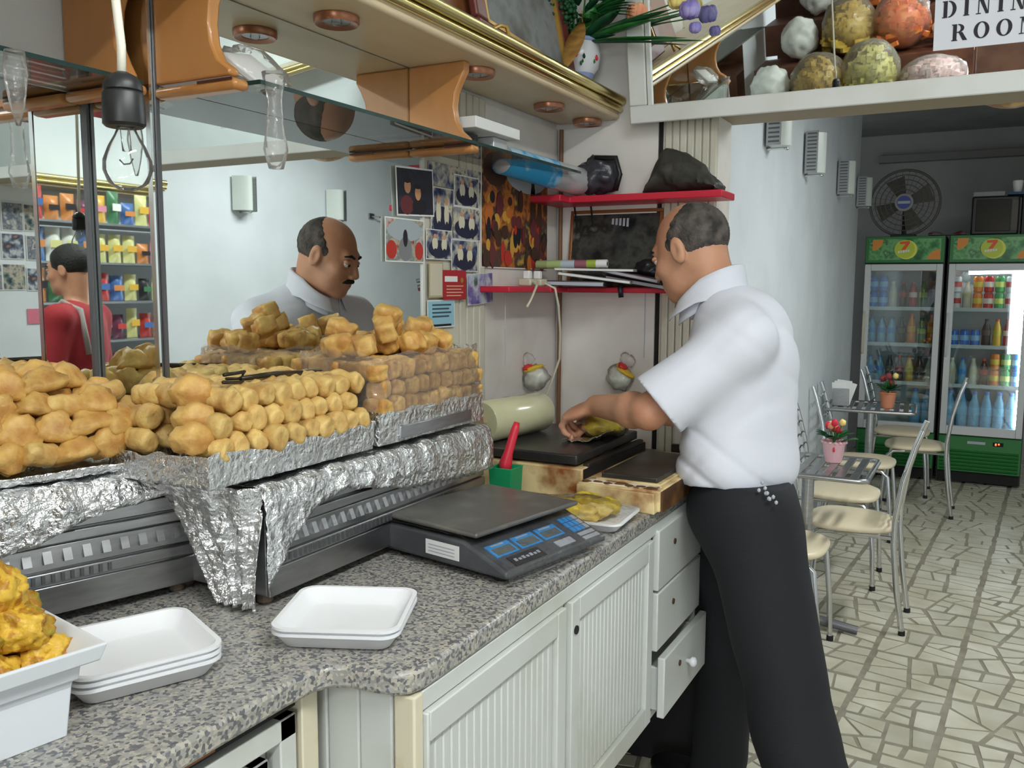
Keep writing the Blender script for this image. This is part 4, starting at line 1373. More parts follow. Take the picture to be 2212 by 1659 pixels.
# ------------------------------------------------------------ photographs and cards on the left wall
navy = [c(30, 36, 66), c(56, 66, 108), c(150, 150, 150), c(206, 200, 172), c(40, 46, 82)]
def photo(lab, y0, y1, z0, z1, m, lvl, border=0.004, bm_=m_paper, cat='photograph', grp=None, name='photograph', tilt=0.0):
    x = 0.0025 + 0.0012 * lvl
    yc, zc = (y0 + y1) / 2, (z0 + z1) / 2
    Mr = Matrix.Translation((x, yc, zc)) @ Matrix.Rotation(tilt, 4, 'X')
    a, b = (y1 - y0) / 2, (z1 - z0) / 2
    o = MB().bb(0, 0.0008, -a, a, -b, b).xf(Mr).build(name, bm_)
    if border < a:
        MB().bb(0.0008, 0.0011, -a + border, a - border, -b + border, b - border).xf(Mr).build('print', m, o)
    tag(o, lab, cat, grp)
    return o, Mr
FIG = {k: mat('fig_' + k, v, 0.45) for k, v in dict(cream=c(214, 208, 184), navy=c(30, 34, 62), skin=c(206, 150, 112), maroon=c(104, 46, 50), dark=c(26, 26, 34), orange=c(196, 110, 44), amber=c(206, 156, 62), brown=c(70, 44, 32), red=c(186, 52, 40), grey=c(128, 130, 132), sky=c(168, 178, 184)).items()}
def figs(o, Mr, items):
    for n_, (col, y, z, ry, rz) in enumerate(items):
        P = [(y + ry * math.cos(2 * PI * k / 16), z + rz * math.sin(2 * PI * k / 16)) for k in range(16)]
        MB().prism(P, 'x', 0.0011 + 0.00004 * n_, 0.00135 + 0.00004 * n_).xf(Mr).build('printed_shape', FIG[col], o)
px_ = [
    ('dark photo of two people with a white border, stuck on the mirror edge', (850, 350, 932, 468), picture('ph_couple', [c(20, 22, 34), c(34, 38, 54), c(28, 30, 44), c(60, 66, 84)], 16, 3, 2), 3, 0.004),
    ('photo with red flowers at its lower edges, lowest on the mirror edge', (827, 466, 912, 566), picture('ph_red', [c(196, 60, 44), c(190, 190, 184), c(120, 130, 128), c(180, 172, 150), c(150, 60, 50)], 26, 6, 3), 2, 0.003),
    ('dark blue photo at the top of the photo cluster, under the glass shelf', (925, 352, 1035, 400), picture('ph_a', navy, 30, 8, 4), 1, 0.0),
    ('blue photo with pale figures, upper right of the cluster', (975, 372, 1030, 440), picture('ph_b', navy, 34, 12, 4), 3, 0.003),
    ('bluish photo with pale figures, left of the cluster', (928, 400, 975, 515), picture('ph_c', navy, 30, 15, 4), 2, 0.002),
    ('blue photo of two pale figures, middle right of the cluster', (972, 440, 1034, 512), picture('ph_d', navy, 32, 19, 4), 2, 0.002),
    ('blue and cream photo, lower left of the cluster', (915, 490, 970, 560), picture('ph_e', navy, 36, 23, 4), 4, 0.002),
    ('blue photo with pale figures, bottom of the cluster', (968, 512, 1026, 584), picture('ph_f', navy, 34, 29, 4), 5, 0.002),
    ('large brown and orange market scene poster on the left wall', (1037, 345, 1180, 570), picture('ph_poster', [c(62, 38, 28), c(110, 60, 36), c(186, 116, 48), c(96, 50, 40), c(58, 60, 52), c(196, 150, 70)], 15, 31, 5), 0, 0.003),
    ('violet lavender field photo below the lower shelf edge', (1003, 588, 1057, 656), picture('ph_lav', [c(70, 54, 120), c(112, 98, 160), c(190, 196, 204), c(60, 90, 84)], 20, 37, 3), 6, 0.001),
]
for lab, (a, b, cc, d), m, lvl, bo in px_:
    yy0 = {850: 1.677, 827: 1.634, 925: 1.815, 975: 1.926, 928: 1.822, 972: 1.919, 915: 1.797, 968: 1.910, 1037: 2.069, 1003: 1.986}[a]
    yy1 = {932: 1.832, 912: 1.791, 1035: 2.064, 1030: 2.050, 975: 1.925, 1034: 2.060, 970: 1.914, 1026: 2.040, 1180: 2.477, 1057: 2.120}[cc]
    ym = (yy0 + yy1) / 2
    k = math.hypot(1.2, ym)
    zt, zb = {850: (1.772, 1.660), 827: (1.652, 1.551), 925: (1.796, 1.740), 975: (1.778, 1.698), 928: (1.737, 1.608), 972: (1.698, 1.615), 915: (1.634, 1.561), 968: (1.614, 1.534), 1037: (1.858, 1.546), 1003: (1.530, 1.449)}[a]
    o, Mr = photo(lab, yy0, yy1, zb, zt, m, lvl, bo, tilt=0.05 if a in (850, 1003) else 0.0)
    hw, hh = (yy1 - yy0) / 2, (zt - zb) / 2
    S_ = lambda L_: [(q, u_ * hw, v_ * hh, a_ * hw, b_ * hh) for q, u_, v_, a_, b_ in L_]
    if a == 850:
        figs(o, Mr, S_([('maroon', -0.48, -0.55, 0.34, 0.40), ('dark', 0.2, -0.6, 0.40, 0.34), ('skin', -0.42, 0.22, 0.17, 0.30), ('skin', 0.12, -0.05, 0.16, 0.30), ('dark', -0.42, 0.46, 0.19, 0.12), ('dark', 0.12, 0.22, 0.18, 0.10)]))
    elif a == 827:
        figs(o, Mr, S_([('sky', 0, 0.45, 0.9, 0.5), ('red', -0.7, -0.45, 0.26, 0.42), ('red', 0.72, -0.45, 0.22, 0.42), ('grey', 0.0, -0.4, 0.34, 0.55), ('dark', 0.0, 0.1, 0.12, 0.4)]))
    elif a in (975, 928, 972, 915, 968):
        figs(o, Mr, S_([('navy', 0, -0.3, 0.85, 0.6), ('cream', -0.35, 0.05, 0.22, 0.45), ('cream', 0.36, 0.0, 0.22, 0.45), ('skin', -0.35, 0.55, 0.12, 0.16), ('skin', 0.36, 0.5, 0.12, 0.16), ('navy', -0.32, -0.55, 0.16, 0.3), ('navy', 0.38, -0.55, 0.16, 0.3)]))
    elif a == 1037:
        r9 = random.Random(4)
        figs(o, Mr, S_([('sky', 0.3, 0.68, 0.62, 0.28), ('brown', -0.62, 0.70, 0.34, 0.28)]))
        figs(o, Mr, S_([(r9.choice(['orange', 'amber', 'brown', 'maroon', 'dark', 'brown', 'red']), r9.uniform(-0.88, 0.88), r9.uniform(-0.9, 0.25), r9.uniform(0.04, 0.11), r9.uniform(0.08, 0.22)) for _q in range(60)]))
        figs(o, Mr, S_([('brown', 0.50, 0.1, 0.09, 0.55), ('dark', 0.50, 0.62, 0.05, 0.16), ('brown', 0.72, -0.1, 0.08, 0.5), ('orange', -0.72, 0.20, 0.20, 0.14)]))
    elif a == -1:
        figs(o, Mr, S_([('sky', 0.25, 0.62, 0.6, 0.34), ('brown', -0.62, 0.70, 0.34, 0.28), ('orange', -0.72, 0.12, 0.22, 0.30), ('brown', -0.42, 0.15, 0.22, 0.22), ('brown', 0.50, 0.1, 0.16, 0.62), ('dark', 0.50, 0.72, 0.08, 0.24), ('amber', 0.0, -0.2, 0.34, 0.36), ('amber', -0.70, -0.38, 0.22, 0.14), ('maroon', -0.1, -0.55, 0.16, 0.36), ('brown', 0.62, -0.4, 0.20, 0.5), ('orange', 0.2, -0.62, 0.3, 0.2), ('brown', -0.4, -0.75, 0.4, 0.18), ('amber', 0.25, 0.1, 0.10, 0.3)]))
def lines(o, Mr, m, rows, y0, y1, z0, dz, h=0.0035):
    for k in range(rows):
        MB().bb(0.0012, 0.0016, y0, y1 - 0.01 * (k % 2), z0 - k * dz, z0 - k * dz + h).xf(Mr).build('text_line', m, o)
o, Mr = photo('tall cream card with a border beside the red card', 1.804, 1.868, 1.468, 1.556, mat('card_cream', c(206, 198, 176), 0.5), 6, 0.005, mat('card_edge', c(178, 164, 130), 0.5), 'card', None, 'card')
o, Mr = photo('red card with a white title box and small emblem', 1.866, 1.976, 1.462, 1.536, mat('card_red', c(168, 34, 42), 0.45), 7, 0.0005, mat('card_red_edge', c(168, 34, 42), 0.45), 'card', None, 'card')
MB().bb(0.0012, 0.0016, -0.048, 0.012, 0.008, 0.022).xf(Mr).build('title_box', m_paper, o)
MB().lathe([(0.004, 0), (0.007, 0), (0.007, 0.0006), (0.004, 0.0006)], 14, M=Matrix.Rotation(PI / 2, 4, 'Y')).xf(Mr @ Matrix.Translation((0.0012, 0.034, 0.012))).build('emblem', m_goldpaint, o)
lines(o, Mr, mat('text_gold', c(220, 180, 150), 0.5), 4, -0.04, 0.04, -0.004, 0.008, 0.0025)
o, Mr = photo('pale blue notice with dark lines of writing, lowest on the wall strip', 1.802, 1.928, 1.393, 1.462, mat('notice_blue', c(150, 196, 214), 0.4), 3, 0.003, m_paper, 'notice', None, 'notice')
lines(o, Mr, mat('text_dark', c(60, 84, 92), 0.5), 4, -0.042, 0.045, 0.02, 0.0095, 0.004)
MB().bb(0.0012, 0.0018, -0.045, 0.045, -0.031, -0.026).xf(Mr).build('dark_band', m_dark, o)

# ------------------------------------------------------------ things on top of the canopy
t = thing('framed_painting', 'framed grey painting with a dark red frame leaning on top of the canopy', 'painting', (0.1, 2.05, 2.046))
Mf = Matrix.Translation((0.150, 2.075, 2.047)) @ Matrix.Rotation(math.radians(-13), 4, 'Y') @ Matrix.Rotation(math.radians(-3), 4, 'X')
fy, fz = 0.272, 0.46
fr = MB()
fr.bb(-0.01, 0.012, -fy, fy, 0, 0.05).bb(-0.01, 0.012, -fy, fy, fz - 0.05, fz).bb(-0.01, 0.012, -fy, -fy + 0.05, 0.05, fz - 0.05).bb(-0.01, 0.012, fy - 0.05, fy, 0.05, fz - 0.05)
fr.xf(Mf).build('frame', mat('frame_dark_red', c(104, 48, 42), 0.4), t, bevel=0.006)
fr = MB()
q = 0.05
fr.bb(-0.004, 0.010, -fy + q, fy - q, q, q + 0.009).bb(-0.004, 0.010, -fy + q, fy - q, fz - q - 0.009, fz - q).bb(-0.004, 0.010, -fy + q, -fy + q + 0.009, q, fz - q).bb(-0.004, 0.010, fy - q - 0.009, fy - q, q, fz - q)
fr.xf(Mf).build('gilt_slip', m_goldpaint, t)
MB().bb(-0.006, 0.0, -fy + q, fy - q, q, fz - q).xf(Mf).build('canvas', picture('painting_grey', [c(84, 82, 76), c(112, 112, 108), c(132, 134, 136), c(96, 92, 84)], 9, 4, 4, 0.6), t)
t = thing('wood_panel', 'brown wooden panel leaning behind the framed painting', 'panel', (0.08, 1.6, 2.046))
MB().bb(-0.01, 0.01, -0.20, 0.20, 0, 0.5).xf(Mf @ Matrix.Translation((-0.035, -0.34, 0))).build('panel_board', mat('panel_brown', c(150, 96, 54), 0.45, var=(8, c(120, 72, 38))), t, bevel=0.004)
o = MB().tube([(0.2050, 1.7537, 2.0468), (0.2000, 1.7792, 2.0675), (0.1950, 1.8224, 2.0859), (0.1970, 1.8497, 2.0894), (0.2050, 1.8485, 2.0656)], 0.0045, 8).build('gold_cord_loop', m_goldpaint, smooth=True)
tag(o, 'small braided gold cord loop hanging over the gold rail', 'cord')

FP = Vector((0.115, 2.445, 2.046))
t = thing('flower_pot', 'white ceramic pot with painted rose on top of the canopy', 'pot', tuple(FP))
MB().lathe([(0.0005, 0), (0.038, 0), (0.040, 0.02), (0.036, 0.045), (0.040, 0.060), (0.058, 0.082), (0.064, 0.115), (0.061, 0.140), (0.056, 0.152), (0.058, 0.160), (0.050, 0.160), (0.048, 0.12), (0.0005, 0.11)], 32, tuple(FP)).build('pot_body', m_ceramic, t, smooth=50)
MB().lathe([(0.0565, 0.152), (0.0605, 0.156), (0.0595, 0.163), (0.054, 0.163)], 32, tuple(FP)).build('blue_rim', m_bluerim, t, smooth=50)
MB().lathe([(0.0365, 0.045), (0.0405, 0.058), (0.046, 0.066), (0.0455, 0.064), (0.037, 0.044)], 32, tuple(FP)).build('blue_band', m_bluerim, t, smooth=50)
vd = math.atan2(-FP.y, 1.2 - FP.x)
for da, dz, r, m in ((-0.12, 0.112, 0.010, m_petalred), (-0.22, 0.104, 0.005, m_leaf), (0.25, 0.105, 0.007, m_leafdark), (0.12, 0.086, 0.006, m_leaf), (0.2, 0.092, 0.005, m_leaf), (0.95, 0.105, 0.008, m_petalred), (-0.75, 0.112, 0.006, m_goldpaint), (0.85, 0.095, 0.006, m_leaf)):
    rr = 0.0635 if dz > 0.1 else 0.060
    MB().ball((FP.x + rr * math.cos(vd + da), FP.y + rr * math.sin(vd + da), FP.z + dz), (r * 0.5, r * 0.8, r), 2, lambda d: 1 + 0.3 * noise.noise(d * 3)).build('painted_motif', m, t, smooth=True)
BQ = thing('flower_bouquet', 'artificial bouquet of green leaves and pink and violet blooms in the painted pot', 'flowers', (FP.x, FP.y, FP.z + 0.12))
rb = random.Random(3)
def leaf_mb(base, d, L, wd, droop=0.3):
    base, d = Vector(base), Vector(d).normalized()
    side = d.cross(Vector((0, 0, 1))).normalized()
    m = MB()
    def fn(i, j):
        s = L * i
        ww = wd * math.sin(PI * min(1, i * 0.96 + 0.04)) ** 0.8
        p = base + d * s + Vector((0, 0, -droop * L * i * i)) + side * (j - 0.5) * 2 * ww + Vector((0, 0, abs(j - 0.5) * ww * 0.5))
        return tuple(p)
    return m.grid(6, 2, fn)
top = FP + Vector((0, 0, 0.155))
for k in range(9):
    a = rb.uniform(-PI, PI)
    e = top + Vector((0.05 * math.cos(a), 0.05 * math.sin(a), rb.uniform(0.05, 0.16)))
    MB().tube([top + Vector((0.015 * math.cos(a), 0.015 * math.sin(a), -0.03)), e], 0.0028, 6).build('stem', m_leaf, BQ)
for k in range(26):
    a = vd + rb.uniform(-1.3, 1.3)
    b = top + Vector((0.03 * math.cos(a), 0.03 * math.sin(a), rb.uniform(0.03, 0.16)))
    leaf_mb(b, (math.cos(a), math.sin(a), rb.uniform(-0.1, 0.8)), rb.uniform(0.05, 0.085), rb.uniform(0.010, 0.018)).build('leaf', m_leaf if k % 2 else m_leafdark, BQ, smooth=True, thick=0.0008)
for k in range(9):
    f = k / 8
    leaf_mb(top + Vector((0.03, 0.02, 0.06 + 0.03 * f)), (0.9, -0.55 + 0.4 * f, 0.1 + 0.35 * f), 0.20 - 0.05 * f, 0.011, 0.25).build('long_leaf', m_leaf if k % 2 else m_leafdark, BQ, smooth=True, thick=0.0008)
mo = MB()
for k in range(150):
    p = Vector((0.1007, 2.3600, 2.2745)) + Vector((rb.gauss(0, 0.018), rb.gauss(0, 0.045), rb.gauss(0, 0.028)))
    mo.ball(tuple(p), rb.uniform(0.005, 0.009), 1)
o = mo.build('moss_foliage', m_leafdark, BQ, smooth=True)
o['kind'] = 'stuff'
def bloom(at, r, m, n=7):
    at = Vector(at)
    b = MB().ball(tuple(at), (r * 0.5, r * 0.5, r * 0.6), 2).build('bloom', m, BQ, smooth=True)
    for k in range(n):
        a = 2 * PI * k / n
        MB().ball(tuple(at + Vector((r * 0.45 * math.cos(a), r * 0.45 * math.sin(a), r * 0.15))), (r * 0.5, r * 0.4, r * 0.75), 2, lambda d: 1 + 0.2 * noise.noise(d * 2 + Vector((k, 0, 0)))).build('petal', m, b, smooth=True)
bloom((0.3021, 2.4200, 2.2506), 0.032, m_petalpink)
bloom((0.4717, 2.3600, 2.2205), 0.030, m_petalblue)
bloom((0.4880, 2.3600, 2.1749), 0.018, m_petalblue)
bloom((0.4356, 2.3600, 2.2491), 0.026, m_petalyel)
for k, (e, wd) in enumerate((((0.4660, 2.3600, 2.1540), 0.024), ((0.4067, 2.3700, 2.1516), 0.020), ((0.3756, 2.3800, 2.2207), 0.026), ((0.4207, 2.3600, 2.2334), 0.026), ((0.3366, 2.4000, 2.1756), 0.020), ((0.2600, 2.4000, 2.2659), 0.030), ((0.1967, 2.4200, 2.2419), 0.030), ((0.2395, 2.4200, 2.2048), 0.026), ((0.1830, 2.4000, 2.2827), 0.030))):
    b0 = top + Vector((0.01, 0, 0.0))
    e = Vector(e)
    leaf_mb(b0, e - b0, (e - b0).length, wd, 0.0).build('leaf', m_leafdark if k % 2 else m_leaf, BQ, smooth=True, thick=0.0008)
for e in ((0.4717, 2.3600, 2.2205), (0.3021, 2.4200, 2.2506), (0.4356, 2.3600, 2.2491)):
    MB().tube([tuple(top), tuple(top.lerp(Vector(e), 0.5) + Vector((0, 0, 0.01))), e], 0.002, 6).build('stem', m_leaf, BQ)
t = thing('dried_leaf', 'dry curled brown leaf hanging beside the painted pot', 'leaf', (0.1700, 2.2899, 2.1145))
m_dry = mat('dry_leaf', c(176, 132, 64), 0.6, var=(30, c(130, 92, 40)))
a, b = Vector((0.1500, 2.3888, 2.2425)), Vector((0.1850, 2.2034, 2.0701))
leaf_mb(a, b - a, (b - a).length, 0.026, 0.0).build('leaf_blade', m_dry, t, smooth=True, thick=0.001)
MB().tube([a, a + Vector((0, -0.002, 0.03))], 0.002, 6).build('leaf_stalk', m_dry, t)

# ------------------------------------------------------------ clear bags on and under the glass shelf
t = thing('clear_bag', 'clear plastic bag with folded white paper on the glass shelf', 'bag', (0.11, 1.13, 1.8215))
Mb = Matrix.Translation((0.105, 1.135, 1.853)) @ Matrix.Rotation(0.7, 4, 'Y') @ Matrix.Rotation(0.3, 4, 'Z')
MB().ball((0, 0, 0), (0.055, 0.07, 0.030), 3, lambda d: 1 + 0.25 * noise.noise(d * 2.4)).xf(Mb).build('bag_film', m_bag, t, smooth=True)
MB().bb(-0.04, 0.04, -0.045, 0.045, -0.006, 0.006).xf(Mb).build('folded_paper', m_paper, t, bevel=0.003)
A, B = Vector((0.180, 1.10, 1.835)), Vector((0.185, 1.10, 1.688))
o = MB().lathe([(0.012, 0.0), (0.020, 0.03), (0.014, 0.07), (0.012, 0.11), (0.020, 0.15)], 14, (0.178, 1.105, 1.685)).build('clear_sleeve', m_bag, smooth=True)
tag(o, 'empty clear plastic sleeve hanging from the front edge of the glass shelf', 'sleeve')
o = MB().lathe([(0.003, 0.0), (0.010, 0.03), (0.016, 0.07), (0.013, 0.10)], 14, (0.012, 0.78, 1.715)).build('clear_sleeve', m_bag, smooth=True)
tag(o, 'small clear plastic cone hanging at the left glass shelf', 'sleeve')

# ------------------------------------------------------------ hanging bulb
t = thing('hanging_bulb', 'unlit clear bulb hanging in a black socket on a white cord', 'bulb', (0.535, 0.53, 1.6))
q0, q1, q2 = Vector((0.5346, 0.5300, 1.7391)), Vector((0.5391, 0.5300, 1.7006)), Vector((0.5374, 0.5300, 1.6663))
MB().tube([q0 + Vector((-0.02, 0, 1.2)), q0 + Vector((-0.012, 0, 0.4)), q0, q1, q2], 0.0037, 10).build('cord', m_cord, t, smooth=True)
bx_, by_, bz_ = (0.5387, 0.5300, 1.6333)
BS = Matrix.Scale(0.59, 4)
MB().lathe([(0.008, 0.078), (0.020, 0.072), (0.027, 0.060), (0.028, 0.052), (0.026, 0.050), (0.029, 0.046), (0.030, 0.004), (0.026, 0.0), (0.004, 0.0)], 24, (bx_, by_, bz_), BS).build('socket', m_black, t, smooth=40)
MB().lathe([(0.012, 0.0), (0.017, -0.012), (0.026, -0.028), (0.034, -0.048), (0.0345, -0.062), (0.028, -0.080), (0.014, -0.090), (0.0005, -0.092)], 24, (bx_ + 0.002, by_, bz_), BS).build('glass_globe', m_bulb, t, smooth=True)
MB().tube([(bx_, by_, bz_), (bx_ + 0.002, by_, bz_ - 0.02)], 0.004, 8).build('glass_stem', m_bulb, t, smooth=True)
MB().tube([(bx_ - 0.008, by_, bz_ - 0.027), (bx_ - 0.003, by_, bz_ - 0.031), (bx_ + 0.005, by_, bz_ - 0.031), (bx_ + 0.009, by_, bz_ - 0.027)], 0.0007, 5).build('filament', m_steel_dark, t)
# ------------------------------------------------------------ dining chairs (front = +x)
CH = thing('dining_chair', 'x', 'chair', (0, 0, 0), local=True)
for s in (-1, 1):
    MB().tube([(-0.235, 0.155 * s, 0.012), (-0.205, 0.160 * s, 0.20), (-0.185, 0.163 * s, 0.40), (-0.185, 0.163 * s, 0.50), (-0.21, 0.160 * s, 0.68), (-0.25, 0.154 * s, 0.83), (-0.275, 0.150 * s, 0.90)], 0.0125, 10).build('back_post', m_chrome, CH, smooth=50)
    MB().tube([(0.06, 0.150 * s, 0.425), (0.13, 0.155 * s, 0.42), (0.165, 0.158 * s, 0.39), (0.185, 0.162 * s, 0.2), (0.195, 0.165 * s, 0.012)], 0.0115, 10).build('front_leg', m_chrome, CH, smooth=50)
    for x, y in ((-0.235, 0.155 * s), (0.195, 0.165 * s)):
        MB().lathe([(0.013, 0.0), (0.0145, 0.002), (0.014, 0.022), (0.006, 0.023)], 12, (x, y, 0.001)).build('rubber_foot', m_rubber, CH)
for k in range(6):
    z = 0.54 + 0.058 * k
    x = -0.188 - 0.028 * (k / 6) - 0.045 * max(0, k - 1.5) / 4.5
    MB().tube([(x + 0.004 * math.cos(6 * PI * j / 16), 0.158 - 0.316 * j / 16, z + 0.011 * math.sin(6 * PI * j / 16)) for j in range(17)], 0.0045, 6).build('wavy_rung', m_chrome, CH, smooth=50)
MB().tube([(-0.185, -0.16, 0.425), (0.06, -0.150, 0.425)], 0.009, 8).build('seat_rail', m_chrome, CH)
MB().tube([(-0.185, 0.16, 0.425), (0.06, 0.150, 0.425)], 0.009, 8).build('seat_rail', m_chrome, CH)
MB().tube([(0.05, -0.15, 0.422), (0.05, 0.15, 0.422)], 0.008, 8).build('seat_rail', m_chrome, CH)
def seat_pt(i, j):
    a = 2 * PI * i
    q = 3.0
    rr = (abs(math.cos(a)) ** q + abs(math.sin(a)) ** q) ** (-1 / q)
    prof = [(0.0, 0.432), (0.9, 0.432), (0.985, 0.437), (1.0, 0.446), (0.985, 0.456), (0.85, 0.468), (0.4, 0.476), (0.0, 0.477)]
    k = min(len(prof) - 2, int(j * (len(prof) - 1)))
    f = j * (len(prof) - 1) - k
    r = prof[k][0] + (prof[k + 1][0] - prof[k][0]) * f
    z = prof[k][1] + (prof[k + 1][1] - prof[k][1]) * f
    x = 0.19 * rr * math.cos(a)
    wd = 0.195 + 0.02 * math.cos(a)
    return (r * x + 0.005, r * wd * rr * math.sin(a) * 0.95, z)
MB().grid(40, 14, seat_pt).build('seat', m_seat, CH, smooth=60)
CH.location = (0.735, 4.18, 0)
CH.rotation_euler = (0, 0, PI)
CH['label'] = 'cream seated chrome chair with its back to the aisle at the nearer table'
CH['group'] = 'chrome dining chairs'
for (x, y, rz, lab) in ((0.51, 3.66, 0.0, 'cream seated chrome chair at the nearer table, half hidden by the clerk'),
                        (0.60, 4.74, 0.0, 'cream seated chrome chair beyond the nearer table, behind the pink flower pot'),
                        (0.60, 5.66, 0.0, 'cream seated chrome chair on the near side of the farther table'),
                        (0.72, 6.98, 0.0, 'cream seated chrome chair in front of the left fridge, behind the farther table'),
                        (0.86, 6.42, PI, 'cream seated chrome chair at the aisle side of the farther table')):
    dup(CH, (x, y, 0), rz, lab)

# ------------------------------------------------------------ slatted tables
TBL = thing('cafe_table', 'nearer slatted steel table with the pink flower pot', 'table', (0, 0, 0), 'slatted steel tables', local=True)
hx, hy = 0.26, 0.24
fr = []
for sx, sy, a0 in ((1, 1, 0), (-1, 1, PI / 2), (-1, -1, PI), (1, -1, 3 * PI / 2)):
    for k in range(5):
        a = a0 + PI / 2 * k / 4
        fr.append((sx * (hx - 0.03) + 0.03 * math.cos(a), sy * (hy - 0.03) + 0.03 * math.sin(a), 0.728))
MB().tube(fr, 0.0115, 8, closed=True).build('table_rim', m_steel, TBL, smooth=50)
for k in range(9):
    x = -hx + 0.055 * (k + 0.75) - 0.012
    MB().bb(x - 0.016, x + 0.016, -hy + 0.005, hy - 0.005, 0.727, 0.735).build('slat', m_steel, TBL, bevel=0.002)
MB().bb(-hx + 0.02, hx - 0.02, -0.02, 0.02, 0.712, 0.726).build('cross_bar', m_steel, TBL)
MB().tube([(0, 0, 0.05), (0, 0, 0.715)], 0.026, 14).build('pedestal', m_steel, TBL, smooth=50)
for k in range(2):
    a = k * PI / 2 + 0.05
    MB().tube([(-0.23 * math.cos(a), -0.23 * math.sin(a), 0.022), (0, 0, 0.05), (0.23 * math.cos(a), 0.23 * math.sin(a), 0.022)], [0.018, 0.024, 0.018], 10).build('base_bar', mat('base_grey', c(112, 112, 116), 0.4, 0.4), TBL, smooth=50)
TBL.location = (0.572, 3.93, 0)
dup(TBL, (0.60, 6.06, 0), 0.06, 'farther slatted steel table with the terracotta flower pot')

t = thing('flower_pot', 'pink scalloped flower pot with a red print on the nearer table', 'pot', (0.66, 4.02, 0.736))
P0 = Vector((0.66, 4.02, 0.736))
MB().lathe([(0.0005, 0), (0.034, 0), (0.040, 0.03), (0.046, 0.07), (0.050, 0.088), (0.047, 0.090), (0.041, 0.07), (0.0005, 0.06)], 28, tuple(P0)).build('pot_body', m_pink, t, smooth=50)
for k in range(14):
    a = 2 * PI * k / 14
    MB().ball((P0.x + 0.0475 * math.cos(a), P0.y + 0.0475 * math.sin(a), P0.z + 0.088), (0.010, 0.010, 0.008), 1).build('scallop', m_pink, t, smooth=True)
va = math.atan2(-P0.y, 1.2 - P0.x)
MB().ball((P0.x + 0.046 * math.cos(va), P0.y + 0.046 * math.sin(va), P0.z + 0.060), (0.005, 0.011, 0.011), 2, lambda d: 1 + 0.3 * noise.noise(d * 3)).build('red_print', m_petalred, t, smooth=True)
def posy(lab, P0, s, reds):
    t = thing('flower_posy', lab, 'flowers', (P0[0], P0[1], P0[2]))
    for k in range(12):
        a = rb.uniform(-PI, PI)
        leaf_mb((P0[0] + 0.02 * s * math.cos(a), P0[1] + 0.02 * s * math.sin(a), P0[2] + 0.02 * s), (math.cos(a), math.sin(a), rb.uniform(0.3, 1.2)), rb.uniform(0.05, 0.09) * s, 0.017 * s, 0.2).build('leaf', m_leaf if k % 2 else m_leafdark, t, smooth=True, thick=0.001)
    for k, m in enumerate(reds):
        a = 2.4 * k
        r = 0.04 * s * (0.4 + 0.6 * (k % 3) / 2)
        p = (P0[0] + r * math.cos(a), P0[1] + r * math.sin(a), P0[2] + (0.062 + 0.018 * (k % 3)) * s)
        MB().tube([(P0[0], P0[1], P0[2]), p], 0.002, 5).build('stem', m_leaf, t)
        MB().ball(p, (0.014 * s, 0.014 * s, 0.017 * s), 2, lambda d: 1 + 0.25 * noise.noise(d * 3 + Vector((k, 0, 0)))).build('flower', m, t, smooth=True)
posy('red and cream flowers with green leaves in the pink pot', (P0.x, P0.y, P0.z + 0.080), 1.0, [m_petalred, m_petalyel, m_petalred, m_petalpink, m_petalred, m_petalyel, m_petalred, m_petalpink])
leaf_mb((P0.x + 0.03, P0.y, P0.z + 0.09), (0.75, -0.3, 0.35), 0.085, 0.026, 0.15).build('leaf', m_leaf, bpy.data.objects['flower_posy'], smooth=True, thick=0.001)
t = thing('flower_pot', 'plain terracotta coloured flower pot on the farther table', 'pot', (0.70, 6.02, 0.736))
MB().lathe([(0.0005, 0), (0.036, 0), (0.050, 0.088), (0.053, 0.09), (0.053, 0.10), (0.047, 0.10), (0.044, 0.08), (0.0005, 0.075)], 24, (0.70, 6.02, 0.736)).build('pot_body', m_terra, t, smooth=40)
posy('dull red and green flowers in the terracotta pot', (0.70, 6.02, 0.82), 1.25, [mat('petal_dull', c(140, 60, 60), 0.6)] * 5 + [m_petalyel])
t = thing('napkin_holder', 'steel napkin holder with white napkins on the farther table', 'napkin holder', (0.43, 5.98, 0.736))
MB().bb(0.38, 0.48, 5.93, 5.94, 0.737, 0.85).bb(0.38, 0.48, 6.0, 6.01, 0.737, 0.85).bb(0.38, 0.48, 5.93, 6.01, 0.737, 0.742).build('holder_plates', m_steel, t, bevel=0.002)
for k in range(5):
    MB().bb(0.385, 0.475, 5.945 + 0.011 * k, 5.951 + 0.011 * k, 0.743, 0.89 + 0.006 * (k % 3)).xf(Matrix.Translation((0.43, 5.97, 0.74)) @ Matrix.Rotation(0.10 * k - 0.1, 4, 'Y') @ Matrix.Translation((-0.43, -5.97, -0.74))).build('napkin', m_paper, t)

# ------------------------------------------------------------ fridges
m_fgreen = mat('fridge_green', c(44, 118, 56), 0.4)
m_fdark = mat('fridge_side', c(34, 38, 38), 0.5)
m_fframe = mat('fridge_frame', c(206, 208, 208), 0.4)
m_fin = mat('fridge_inside', c(214, 220, 220), 0.4)
m_head = picture('header_leaves', [c(20, 84, 40), c(44, 128, 58), c(116, 176, 110), c(36, 104, 52), c(190, 214, 170)], 11, 3, 4, 0.3)
m_orange = mat('orange_fruit', c(224, 140, 50), 0.4)
m_lime = mat('lime_disc', c(190, 206, 60), 0.4)
m_limerim = mat('lime_rim', c(226, 226, 90), 0.4)
m_tom = mat('red_orange', c(232, 84, 30), 0.4)
FY = 7.45
m_tube = mat('fridge_tube', c(240, 250, 255), 0.4, emit=((0.92, 0.98, 1.0, 1), 14.0))
m_led = mat('red_led', c(255, 40, 10), 0.4, emit=((1.0, 0.08, 0.02, 1), 6.0))


